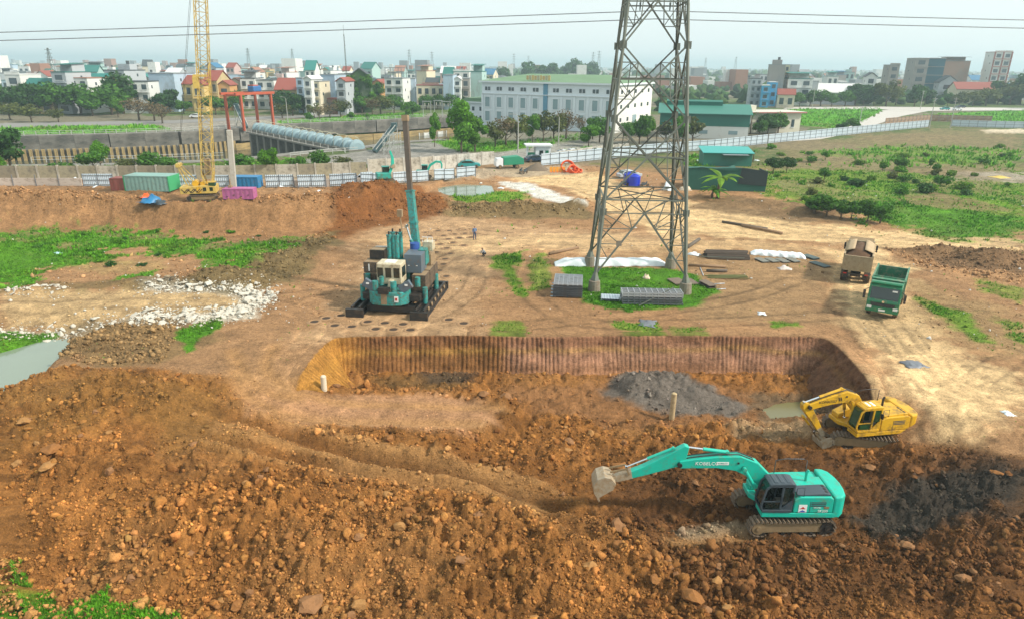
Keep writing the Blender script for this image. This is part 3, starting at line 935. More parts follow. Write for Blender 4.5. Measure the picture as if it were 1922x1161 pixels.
def scatter_mesh(name, shapes, faces, pos, size, m, tint=None, tilt=.5, seed=1):
    r = np.random.default_rng(seed)
    n = len(pos)
    k = r.integers(0, len(shapes), n)
    a, t1, t2 = r.uniform(0, 6.283, n), r.normal(0, tilt, n), r.normal(0, tilt, n)
    V = shapes[k] * size[:, None, None]
    def rot(V, ang, i, j):
        c, s = np.cos(ang)[:, None], np.sin(ang)[:, None]
        A, B = V[:, :, i].copy(), V[:, :, j].copy()
        V[:, :, i] = A * c - B * s; V[:, :, j] = A * s + B * c
    rot(V, t1, 1, 2); rot(V, t2, 0, 2); rot(V, a, 0, 1)
    V = V + pos[:, None, :]
    nv = shapes.shape[1]
    F = (faces[None] + (np.arange(n) * nv)[:, None, None]).reshape(-1, faces.shape[1])
    w = faces.shape[1]
    me = bpy.data.meshes.new(name)
    me.vertices.add(n * nv); me.vertices.foreach_set('co', V.reshape(-1).astype(np.float32))
    me.loops.add(F.size); me.loops.foreach_set('vertex_index', F.reshape(-1).astype(np.int32))
    me.polygons.add(len(F)); me.polygons.foreach_set('loop_start', np.arange(0, F.size, w, dtype=np.int32))
    me.update(calc_edges=True)
    me.materials.append(m)
    if tint is not None:
        vattr(me, 'tint', np.repeat(tint, nv, 0), 'FLOAT_COLOR')
    return me

MACH = [(G(1480, 1003, -2.8)[0], G(1480, 1003, -2.8)[1] + 1.2), (G(1638, 848, -2.6)[0], G(1638, 848, -2.6)[1] + 1.35)]
def fan_points(n, y0, y1, t0, t1, r):
    """ground points thinning out with distance"""
    y = np.exp(r.uniform(math.log(y0), math.log(y1), n))
    return r.uniform(t0, t1, n) * y, y

CLOD = attr_mat('clod', bump=.5, scales=(7.0, 26.0), var=.3)
# clay clods all over the dig
x, y = fan_points(120000, 17.5, 62, -.95, .98, rng)
s_ = poly_sd(x, y, ZONE)
keep = s_ > .2
for P in CALM:
    keep &= (poly_sd(x, y, P) < .1) | (rng.random(len(x)) < (.06 if P is not CALM[1] else .35))
for P in RUTS:
    keep &= (line_d(x, y, P) > .6) | (rng.random(len(x)) < .12)
dens = np.clip(.3 + .5 * (y < 30) + .75 * fbm(x, y, 3.2, 3, 301) + .35 * fbm(x, y, .9, 2, 302), .03, 1)
keep &= rng.random(len(x)) < dens
keep &= (poly_sd(x, y, POND_L) < -.3) & (poly_sd(x, y, PUD) < .1)
for ex, ey in MACH:
    keep &= (np.abs(x - ex) > 2.6) | (np.abs(y - ey) > 1.9) | (rng.random(len(x)) < .1)
x, y = x[keep][:34000], y[keep][:34000]
sz = np.exp(rng.normal(math.log(.058), .5, len(x))) * (1 + .35 * fbm(x, y, 5, 2, 303))
sz = np.clip(sz, .025, .30)
zc = gz(x, y)
tc_, _g = tint_at(x, y)
green = _g > .4
tc_[green] = np.array((.34, .17, .055))
tc_ = tc_ * rng.uniform(.75, 1.75, (len(x), 1)) * (1 + rng.normal(0, .025, (len(x), 3)))
big = sz > .13
for sel, sub, nm in ((~big, 1, 'small'), (big, 2, 'mid')):
    sh, fc = rock_shapes(sub, 14, 5 + sub)
    me = scatter_mesh('clay_clods', sh, fc, np.stack([x[sel], y[sel], zc[sel] + sz[sel] * .35], 1), sz[sel], CLOD, np.clip(tc_[sel], .01, .8), seed=sub)
    o = link(bpy.data.objects.new('clay_clods', me))
    tag(o, 'broken clay clods strewn over the dug ground' if sub == 1 else 'fist to head sized clay lumps strewn over the dug ground', 'clods', kind='stuff')
# crumbs between the clods
x, y = fan_points(90000, 17.5, 60, -.95, .98, rng)
keep = (poly_sd(x, y, ZONE) > -.3) & (rng.random(len(x)) < np.clip(.6 + .6 * fbm(x, y, 2.2, 3, 305), .08, 1)) & (poly_sd(x, y, POND_L) < -.3) & (poly_sd(x, y, PUD) < .1)
for P in CALM:
    keep &= (poly_sd(x, y, P) < .1) | (rng.random(len(x)) < .25)
x, y = x[keep][:44000], y[keep][:44000]
sz = np.clip(np.exp(rng.normal(math.log(.028), .4, len(x))), .012, .07) * (y / 28) ** .4
tc_, _g = tint_at(x, y)
tc_ = tc_ * rng.uniform(.6, 1.9, (len(x), 1))
OV = np.array([(1, 0, 0), (-1, 0, 0), (0, 1, 0), (0, -1, 0), (0, 0, 1), (0, 0, -1)], float)
OF = np.array([(0, 2, 4), (2, 1, 4), (1, 3, 4), (3, 0, 4), (2, 0, 5), (1, 2, 5), (3, 1, 5), (0, 3, 5)])
osh = np.array([OV * rng.uniform(.6, 1.4, (6, 1)) + rng.normal(0, .15, (6, 3)) for _ in range(20)])
me = scatter_mesh('clay_crumbs', osh, OF, np.c_[x, y, gz(x, y) + sz * .4], sz, CLOD, np.clip(tc_, .01, .8), tilt=1.0, seed=12)
tag(link(bpy.data.objects.new('clay_crumbs', me)), 'fine clay crumbs between the clods of the dug ground', 'crumbs', kind='stuff')
# the largest lumps, one by one
sh, fc = rock_shapes(2, 10, 77, amp=.2, cut=.52)
BIG = [bpy.data.meshes.new('lump') for _ in sh]
LUMP_M = [mat('clay_lump_%d' % i, c, rough=.95, var=.35, scale=3, bump=.6, fine=9, spec=.15) for i, c in enumerate([(.30, .135, .035), (.25, .11, .035), (.15, .065, .022), (.25, .125, .055), (.33, .17, .06)])]
for q, me in zip(sh, BIG):
    me.from_pydata([tuple(p) for p in q], [], [tuple(int(i) for i in t) for t in fc])
BIGM = {}
x, y = fan_points(6000, 19, 46, -.9, .92, rng)
keep = (poly_sd(x, y, ZONE) > .8) & (np.min([np.hypot((x - ex) / 3.2, (y - ey) / 2.4) for ex, ey in MACH], 0) > 1) & (rng.random(len(x)) < np.clip(.45 + 1.0 * fbm(x, y, 3.2, 3, 301), .02, 1))
for P in CALM:
    keep &= poly_sd(x, y, P) < -.2
for P in RUTS:
    keep &= line_d(x, y, P) > .7
x, y = x[keep][:290], y[keep][:290]
zc = gz(x, y)
tc_, _g = tint_at(x, y)
for i in range(len(x)):
    s = min(.45, .135 * math.exp(abs(rnd.gauss(0, .48))))
    mi = rnd.choice([0, 1, 3, 4] if tc_[i][0] > .15 else [2, 2, 1, 3])
    k = (rnd.randrange(10), mi)
    if k not in BIGM:
        me = BIG[k[0]].copy(); me.materials.append(LUMP_M[mi]); BIGM[k] = me
    o = inst('clay_lump', BIGM[k], ground, (x[i], y[i], zc[i] + s * .3), rnd.uniform(0, 6.28), (s, s * rnd.uniform(.8, 1.1), s * rnd.uniform(.65, .95)))
# pale rubble along the access track
RUB = mat('rubble', (.52, .49, .42), rough=.9, var=.25, scale=2.5, bump=.4, spec=.2, dirt=.25, dirt_rgb=(.36, .26, .14))
sh, fc = rock_shapes(2, 10, 91, flat=.45, amp=.2)
RM = []
for q in sh:
    me = bpy.data.meshes.new('rubble_stone')
    me.from_pydata([tuple(p) for p in q], [], [tuple(int(i) for i in t) for t in fc])
    me.materials.append(RUB); RM.append(me)
edges_px = [([(-40, 552), (60, 550), (120, 549)], 22, .5, .8), ([(270, 549), (400, 545), (480, 547)], 60, .5, .9), ([(480, 547), (492, 562), (470, 582)], 60, 1.2, 1.0), ([(-40, 606), (100, 600), (260, 588), (300, 584)], 62, .6, .8),
            ([(260, 590), (380, 590), (470, 578)], 86, .9, 1.15)]
small = []
for path, n, w, s0 in edges_px:
    P = GP(path, .15)
    for i in range(n * 9):
        t = rnd.random() * (len(P) - 1)
        a, b = P[int(t)], P[int(t) + 1]
        f = t - int(t)
        px_, py_ = a[0] + (b[0] - a[0]) * f + rnd.gauss(0, w * .5), a[1] + (b[1] - a[1]) * f + rnd.gauss(0, w)
        if i < n:
            s = s0 * rnd.uniform(.16, .42)
            o = inst('rubble_stone', rnd.choice(RM), ground, (px_, py_, gz1(px_, py_) + s * .22), 0, s)
            o.rotation_euler = (rnd.gauss(0, .35), rnd.gauss(0, .35), rnd.uniform(0, 6.28))
        else:
            small.append((px_ + rnd.gauss(0, .6), py_ + rnd.gauss(0, .8)))
small = np.array(small)
sz = np.exp(rng.normal(math.log(.075), .45, len(small)))
me = scatter_mesh('rubble_chips', rock_shapes(1, 8, 92, flat=.6)[0], rock_shapes(1, 1, 92)[1], np.c_[small, gz(small[:, 0], small[:, 1]) + sz * .2], sz, RUB, seed=4)
tag(link(bpy.data.objects.new('rubble_chips', me)), 'small pale chips of rubble along the access track', 'rubble', kind='stuff')
# stones, chips and litter on the level ground
x, y = fan_points(26000, 48, 135, -.8, .85, rng)
keep = (poly_sd(x, y, ZONE) < -.5) & (rng.random(len(x)) < np.clip(.3 + .9 * fbm(x, y, 7, 3, 311), .03, 1)) & (poly_sd(x, y, POND_L) < -.3) & (poly_sd(x, y, POND_B) < -.3) & (poly_sd(x, y, CANAL) < -2)
x, y = x[keep][:7000], y[keep][:7000]
sz = np.clip(np.exp(rng.normal(math.log(.055), .5, len(x))) * (y / 60) ** .5, .02, .25)
tc_, _g = tint_at(x, y)
lit = rng.random(len(x)) * np.where((x > 36) & (y > 92), .3, 1)
tc_ = np.where((lit < .07)[:, None], np.array((.62, .6, .55)), tc_ * rng.uniform(.55, 1.6, (len(x), 1)))
me = scatter_mesh('stone_scatter', rock_shapes(1, 10, 93, flat=.7)[0], rock_shapes(1, 1, 93)[1], np.c_[x, y, gz(x, y) + sz * .2], sz, CLOD, np.clip(tc_, .01, .8), seed=6)
tag(link(bpy.data.objects.new('stone_scatter', me)), 'stones, crumbs and scraps scattered over the level ground', 'stones', kind='stuff')
# rough spoil strips: lumps of dug-out sod
pts = []
for P, amp in ROUGH[:4]:
    xs = [p[0] for p in P]; ys = [p[1] for p in P]
    qx, qy = rng.uniform(min(xs), max(xs), 9000), rng.uniform(min(ys), max(ys), 9000)
    k = poly_sd(qx, qy, P) > 0
    pts.append(np.c_[qx[k], qy[k]][: (1500 if amp > .18 else 500)])
for hx, hy, z0, rx, ry, h in HEAPS[3:15]:
    q = rng.normal(0, .42, (420, 2)) * np.array((rx, ry)) + np.array((hx, hy))
    pts.append(q)
pts = np.concatenate(pts)
pts = pts[poly_sd(pts[:, 0], pts[:, 1], ZONE) < -.5]
sz = np.clip(np.exp(rng.normal(math.log(.075), .5, len(pts))), .03, .28)
tc_, _g = tint_at(pts[:, 0], pts[:, 1])
me = scatter_mesh('sod_lumps', rock_shapes(1, 10, 94)[0], rock_shapes(1, 1, 94)[1], np.c_[pts, gz(pts[:, 0], pts[:, 1]) + sz * .3], sz, CLOD, np.clip(tc_ * rng.uniform(.6, 1.7, (len(pts), 1)), .01, .8), seed=8)
tag(link(bpy.data.objects.new('sod_lumps', me)), 'dug out lumps of sod and earth on the spoil banks', 'earth lumps', kind='stuff')

# grass: blades where the ground is green
BLADE = attr_mat('grass_blade', rough=.7, bump=0, scales=(.6, 3.0), var=.35, spec=.2)
def tufts(n, seed):
    r = np.random.default_rng(seed)
    out = []
    for _ in range(n):
        V = []
        for b in range(7):
            a = r.uniform(0, 6.28); d = np.array((math.cos(a), math.sin(a), 0)); w = np.array((-d[1], d[0], 0)) * r.uniform(.09, .16)
            p = d * r.uniform(0, .3); h = r.uniform(.5, 1.1); l = d * r.uniform(.1, .7)
            V += [p - w, p + w, p + l + np.array((0, 0, h))]
        out.append(V)
    return np.array(out), np.arange(21).reshape(7, 3)
tsh, tfc = tufts(8, 3)
def grass(n, y0, y1, t0, t1, h0, lim, name, label, thr=.06):
    x, y = fan_points(n, y0, y1, t0, t1, rng)
    c, g = tint_at(x, y)
    if y0 < 100:
        g = np.maximum(g, .05 * sstep(.15, .5, fbm(x, y, 5, 3, 351)) * ((y > 55) | (poly_sd(x, y, ZONE) < -1)))
    k = (rng.random(len(x)) < g ** 1.3) & (g > .02) & (poly_sd(x, y, CANAL) < -.5)
    x, y, c = x[k][:lim], y[k][:lim], c[k][:lim]
    patch = np.clip(1 + .9 * fbm(x, y, 4, 3, 321), .35, 2)
    sz = h0 * rng.uniform(.6, 1.4, len(x)) * patch
    dry = (sstep(.05, .6, fbm(x, y, 3.0, 3, 331)) * .75 * rng.random(len(x)))[:, None]
    c = (np.array((.08, .24, .008)) * (1 - dry) + dry * np.array((.24, .21, .06))) * rng.uniform(.5, 1.5, (len(x), 1)) * (1 + .25 * fbm(x, y, 6, 2, 341)[:, None]) * (1.25 if y0 > 100 else 1.0)
    me = scatter_mesh(name, tsh, tfc, np.c_[x, y, gz(x, y) - .03], sz, BLADE, np.clip(c, .004, .6), tilt=.12, seed=n)
    tag(link(bpy.data.objects.new(name, me)), label, 'grass', kind='stuff')
grass(300000, 17, 70, -.9, .9, .15, 24000, 'grass', 'short green grass in patches on the building site')
grass(160000, 70, 140, -.85, .9, .26, 17000, 'grass', 'green grass and weeds of the waste field and the back of the site')
grass(90000, 140, 420, -.85, .9, .6, 9000, 'grass', 'bright green verge grass beyond the fences')

# ------------------------------------------------------------------ plants
LEAF = {k: leaf_mat('leaf_' + k, c) for k, c in dict(dark=(.034, .10, .014), mid=(.062, .17, .014), bright=(.085, .225, .008), olive=(.10, .12, .025), brown=(.15, .11, .055), palm=(.06, .15, .02), weed=(.11, .22, .012)).items()}
BARK = mat('bark', (.12, .09, .06), rough=.95, var=.3, scale=6)
def crown_mesh(name, kind, rx, rz, n, leaf, seed, lobes=9, shell=.55, cone=0.0):
    r = np.random.default_rng(seed)
    cs = []
    for _ in range(lobes):
        d = r.normal(size=3); d /= np.linalg.norm(d)
        c = d * r.uniform(.3, .72) * np.array((rx, rx, rz))
        cs.append((c, r.uniform(.32, .58)))
    V = []
    i = np.minimum((r.random(n) * lobes).astype(int), lobes - 1)
    d = r.normal(size=(n, 3)); d /= np.linalg.norm(d, axis=1)[:, None]
    rad = r.random(n) ** (1 / 3) * (1 - shell) + shell
    C = np.array([c for c, _ in cs])[i]; S = np.array([s for _, s in cs])[i]
    p = C + d * (rad * S)[:, None] * np.array((rx, rx, rz))
    if cone > 0:
        k = 1 - cone * np.clip((p[:, 2] + rz) / (2 * rz), 0, 1)
        p[:, :2] *= k[:, None]
    u = r.normal(size=(n, 3)); u /= np.linalg.norm(u, axis=1)[:, None]
    w = np.cross(u, d); w /= (np.linalg.norm(w, axis=1)[:, None] + 1e-6)
    l = leaf * r.uniform(.6, 1.4, (n, 1))
    V = np.stack([p - u * l, p + w * l * .55, p + u * l, p - w * l * .55], 1).reshape(-1, 3)
    F = np.arange(4 * n).reshape(-1, 4)
    me = bpy.data.meshes.new(name)
    me.from_pydata(V.tolist(), [], F.tolist())
    me.materials.append(LEAF[kind])
    return me
def trunk_mesh(h, r0, seed, limbs=4, spread=1.0, bare=False):
    r = random.Random(seed)
    b = MB()
    pts = [(0, 0, -.3), (r.uniform(-.05, .05) * h, r.uniform(-.05, .05) * h, h * .5), (r.uniform(-.08, .08) * h, r.uniform(-.08, .08) * h, h)]
    b.tube(pts, [r0, r0 * .75, r0 * .35], 7)
    for k in range(limbs):
        a = 6.283 * k / limbs + r.uniform(-.4, .4)
        z = h * r.uniform(.4, .85)
        e = (math.cos(a) * spread * r.uniform(.6, 1), math.sin(a) * spread * r.uniform(.6, 1), z + h * r.uniform(.2, .5))
        b.tube([(0, 0, z), (e[0] * .5, e[1] * .5, z + (e[2] - z) * .4), e], [r0 * .45, r0 * .3, r0 * .1], 5)
        if bare:
            for q in range(4):
                a2 = a + r.uniform(-.9, .9)
                b.tube([(e[0] * .6, e[1] * .6, z + (e[2] - z) * .6), (e[0] * .6 + math.cos(a2) * spread * .7, e[1] * .6 + math.sin(a2) * spread * .7, e[2] + h * r.uniform(0, .3))], [r0 * .2, r0 * .05], 4)
    return b.mesh('trunk', BARK, True, fix=False)
TREE = {}
for kind, spec in dict(dark=('dark', 3.6, 3.0, 1500, .42, 9), mid=('mid', 3.4, 2.9, 1500, .40, 9), bright=('bright', 3.2, 3.6, 2600, .34, 9), olive=('olive', 3.2, 2.4, 900, .34, 11), brown=('brown', 3.0, 2.2, 420, .25, 12)).items():
    TREE[kind] = []
    for v in range(3):
        lk, rx, rz, n, lf, lb = spec
        cm = crown_mesh('crown', lk, rx, rz, n, lf, 900 + v * 7 + n, lb + v)
        tm = trunk_mesh(3.2, .22, 40 + v, 5, 1.9, kind == 'brown')
        TREE[kind].append((tm, cm, rz))
def tree(px, py, H_, kind, label, group, z=1.0, wide=1.0, name='tree', cat='tree', at=None):
    gx, gy = at if at else G(px, py, z)
    zz = gz1(gx, gy, False) if gy < 140 else 1.0
    tm, cm, rz = rnd.choice(TREE[kind])
    tot = 2.0 + 2 * rz
    t = thing(name, label, cat, (gx, gy, zz), rnd.uniform(0, 6.28), group)
    s = H_ / tot * rnd.uniform(.9, 1.1)
    wide = wide * rnd.uniform(.8, 1.2)
    inst('trunk', tm, t, (0, 0, 0), 0, (s * wide, s * wide, s))
    inst('crown', cm, t, (0, 0, (2.0 + rz) * s), 0, (s * wide, s * wide, s))
    return t
BUSHM = [crown_mesh('foliage', k, 1.0, .62, 420, .16, 60 + i, 8, .5) for i, k in enumerate(['mid', 'bright', 'weed', 'olive', 'dark'])]
def bush(px, py, s, k, label, group, z=0.3, at=None, flat=1.0):
    gx, gy = at if at else G(px, py, z)
    zz = gz1(gx, gy, False) if gy < 140 else 1.0
    o = inst('bush', BUSHM[k], None, (gx, gy, zz + .45 * s * flat), rnd.uniform(0, 6.28), (s, s, s * flat))
    return tag(o, label, 'bush', group)
def frond_mesh(L, w, droop, seed, n=11, kind='palm', feather=True):
    """one head of arching fronds"""
    r = random.Random(seed)
    V, F = [], []
    for k in range(n):
        a = 6.283 * k / n + r.uniform(-.25, .25)
        el = r.uniform(.25, 1.15)
        ca, sa = math.cos(a), math.sin(a)
        prev = None
        seg = 7
        for i in range(seg):
            t = i / (seg - 1)
            rr = L * t * math.cos(el * (1 - t * .6))
            zz = L * t * math.sin(el) - droop * L * t * t
            ww = w * math.sin(math.pi * min(1, .12 + t * .86)) 
            p = (ca * rr, sa * rr, zz)
            cur = [(p[0] - sa * ww, p[1] + ca * ww, zz - ww * .35), p, (p[0] + sa * ww, p[1] - ca * ww, zz - ww * .35)]
            if prev:
                b = len(V)
                V += prev + cur
                F += [(b, b + 1, b + 4, b + 3), (b + 1, b + 2, b + 5, b + 4)]
            prev = cur
    me = bpy.data.meshes.new('crown')
    me.from_pydata(V, [], F)
    me.materials.append(LEAF[kind])
    return me
PALMC = [frond_mesh(2.6, .22, .75, 5), frond_mesh(2.6, .22, .85, 6)]
BANC = [frond_mesh(2.2, .34, .6, 7, 8, 'weed'), frond_mesh(2.2, .34, .7, 8, 9, 'bright')]
def palm(px, py, h, label, group=None, z=1.0, sc=1.0, banana=False, at=None):
    gx, gy = at if at else G(px, py, z)
    zz = gz1(gx, gy, False) if gy < 140 else 1.0
    t = thing('banana_plant' if banana else 'palm_tree', label, 'banana plant' if banana else 'palm', (gx, gy, zz), rnd.uniform(0, 6.28), group, sc)
    MB().tube([(0, 0, -.3), (.1, 0, h * .5), (0, .1, h)], [.2, .15, .12], 7).build('trunk', BARK, t, True)
    inst('crown', rnd.choice(BANC if banana else PALMC), t, (0, .1, h))
    return t
# ------------------------------------------------------------------ machines
DIRT = (.20, .115, .05)
TEAL = mat('teal_paint', (.008, .43, .315), rough=.42, var=.16, scale=1.6, dirt=.25, dirt_rgb=(.11, .22, .14))
TEAL_W = mat('worn_teal_paint', (.02, .30, .24), rough=.5, var=.15, scale=1.2, dirt=.35, dirt_rgb=(.10, .06, .03))
YEL = mat('yellow_paint', (.62, .34, .012), rough=.42, var=.12, scale=1.0, dirt=.30, dirt_rgb=(.13, .075, .03))
CRY = mat('faded_yellow_paint', (.52, .36, .08), rough=.6, var=.15, scale=1.2, dirt=.3, dirt_rgb=(.22, .13, .05))
DGREY = mat('dark_grey_paint', (.045, .062, .075), rough=.45, var=.15, dirt=.1)
BLACK = mat('black_steel', (.016, .015, .014), rough=.55, var=.3, dirt=.3, dirt_rgb=(.08, .05, .03))
TRACK = mat('track_steel', (.115, .085, .06), rough=.75, var=.35, scale=4, dirt=.4, dirt_rgb=(.2, .13, .07))
MUDDY = mat('muddy_steel', (.22, .15, .075), rough=.9, var=.3, scale=3, bump=.3)
BKT = mat('worn_bucket_steel', (.33, .27, .19), rough=.6, var=.3, scale=3, dirt=.4, dirt_rgb=(.26, .16, .07))
CHROME = mat('chrome_rod', (.75, .77, .8), rough=.15, metal=1, var=.05)
GLASS = mat('cab_glass', (.012, .022, .018), rough=.06, var=.1, spec=.8)
GLASSG = mat('green_cab_glass', (.02, .06, .02), rough=.06, var=.3, spec=.8)
WHITE = mat('white_paint', (.75, .75, .72), rough=.5, var=.06)
INK = mat('dark_lettering', (.03, .02, .015), rough=.6, var=.1)
SEATM = mat('seat_cloth', (.25, .24, .2), rough=.9)
RUBBER = mat('rubber', (.022, .02, .018), rough=.85, var=.2, dirt=.45, dirt_rgb=(.2, .13, .07))

def track_unit(parent, y, L, h, w, pads=44):
    """one crawler track: belt of shoes round a frame with wheels"""
    r = h / 2
    t = MB()
    half = L / 2 - r
    per = 4 * half + 2 * math.pi * r
    def at(s):
        s %= per
        if s < 2 * half:
            return (-half + s, h - 0.0, 0.0)
        s -= 2 * half
        if s < math.pi * r:
            a = math.pi / 2 - s / r
            return (half + math.cos(a) * r, r + math.sin(a) * r, -s / r)
        s -= math.pi * r
        if s < 2 * half:
            return (half - s, 0.0, math.pi)
        s -= 2 * half
        a = -math.pi / 2 - s / r
        return (-half + math.cos(a) * r, r + math.sin(a) * r, math.pi - s / r)
    for k in range(pads):
        x, z, a = at(k * per / pads)
        M = Matrix.Rotation(-a, 3, 'Y')
        sag = -.05 * math.sin(math.pi * (x + half) / (2 * half)) if z > h * .9 and abs(x) < half else 0
        nrm = M @ Vector((0, 0, 1))
        c = Vector((x, 0, z + sag)) - nrm * .03
        t.box(c, (per / pads * .74, w, .05), M)
        t.box(c + nrm * .045, (per / pads * .24, w * .98, .07), M)
    tr = t.build('track', TRACK, parent, loc=(0, y, 0))
    f = MB()
    f.prism([(-half, h * .22), (half, h * .22), (half + r * .4, h * .5), (half, h * .74), (half * .5, h * .82), (-half * .5, h * .82), (-half, h * .74), (-half - r * .4, h * .5)], -w * .34, w * .34)
    f.build('track_frame', MUDDY, tr, bev=.02)
    for sx in (-1, 1):
        MB().cyl((sx * half, -w * .4, r), (sx * half, w * .4, r), r * .74, n=18).cyl((sx * half, -w * .46, r), (sx * half, w * .46, r), r * .3, n=10).build('wheel', BLACK if sx < 0 else MUDDY, tr)
    for k in range(7):
        xx = -half * .85 + k * half * 1.7 / 6
        MB().cyl((xx, -w * .42, h * .15), (xx, w * .42, h * .15), h * .11, n=10).build('roller', BLACK, tr)
    return tr

def thick_path(pts, ws):
    """profile of a plate that follows pts with widths ws, in the x-z plane"""
    up, dn = [], []
    for i, (x, z) in enumerate(pts):
        a, b = pts[max(i - 1, 0)], pts[min(i + 1, len(pts) - 1)]
        dx, dz = b[0] - a[0], b[1] - a[1]
        l = math.hypot(dx, dz)
        nx, nz = -dz / l, dx / l
        up.append((x + nx * ws[i] / 2, z + nz * ws[i] / 2)); dn.append((x - nx * ws[i] / 2, z - nz * ws[i] / 2))
    return up + dn[::-1]

def ram(parent, a, b, r, f=.58, paint=None, name='hydraulic_cylinder', y=0.0):
    a, b = Vector((a[0], y, a[1])), Vector((b[0], y, b[1]))
    m = a + (b - a) * f
    o = MB().cyl(a, m, r, n=14).cyl(a - Vector((0, r * 1.1, 0)), a + Vector((0, r * 1.1, 0)), r * 1.05, n=12).build(name, paint, parent, bev=.01)
    MB().cyl(m, b, r * .52, n=12).cyl(b - Vector((0, r * 1.1, 0)), b + Vector((0, r * 1.1, 0)), r * .8, n=10).build('piston_rod', CHROME, o)
    return o

def letter(parent, s, size, m, c, face, name='lettering'):
    """lettering on a side: face 'L' reads from the machine's left, 'B' from behind, 'F' from in front"""
    o = inst(name, text_mesh(s, size, m, name), parent, c)
    o.rotation_euler = {'L': (R(90), 0, R(180)), 'R': (R(90), 0, 0), 'F': (R(90), 0, R(90)), 'B': (R(90), 0, R(-90))}[face]
    return o

def bucket(parent, pin, ang, m, w=1.05, s=1.0):
    """pin in the x-z plane; at ang 0 the mouth faces down and back towards the machine"""
    prof = [(0, 0), (.28, .30), (.62, .36), (.98, .18), (1.15, -.2), (1.08, -.62), (.86, -.95)]
    inner = [(.80, -.90), (.98, -.58), (1.03, -.2), (.88, .06), (.58, .22), (.3, .14), (.1, -.08)]
    ca, sa = math.cos(ang), math.sin(ang)
    T = lambda p: (pin[0] + (p[0] * ca - p[1] * sa) * s, pin[1] + (p[0] * sa + p[1] * ca) * s)
    b = MB()
    pr, inn = [T(p) for p in prof], [T(p) for p in inner]
    b.prism(pr + inn, -w / 2, w / 2)
    for sy in (-1, 1):
        b.prism([T(p) for p in prof] + [T((.1, -.35))], sy * w / 2 - .03, sy * w / 2 + .03)
    o = b.build('bucket', m, parent, bev=.012)
    for k in range(5):
        y = -w / 2 + w * (k + .5) / 5
        a, c = T((.86, -.93)), T((.72, -1.16))
        MB().bar((a[0], y, a[1]), (c[0], y, c[1]), .1, .07).build('bucket_tooth', BKT, o)
    return o

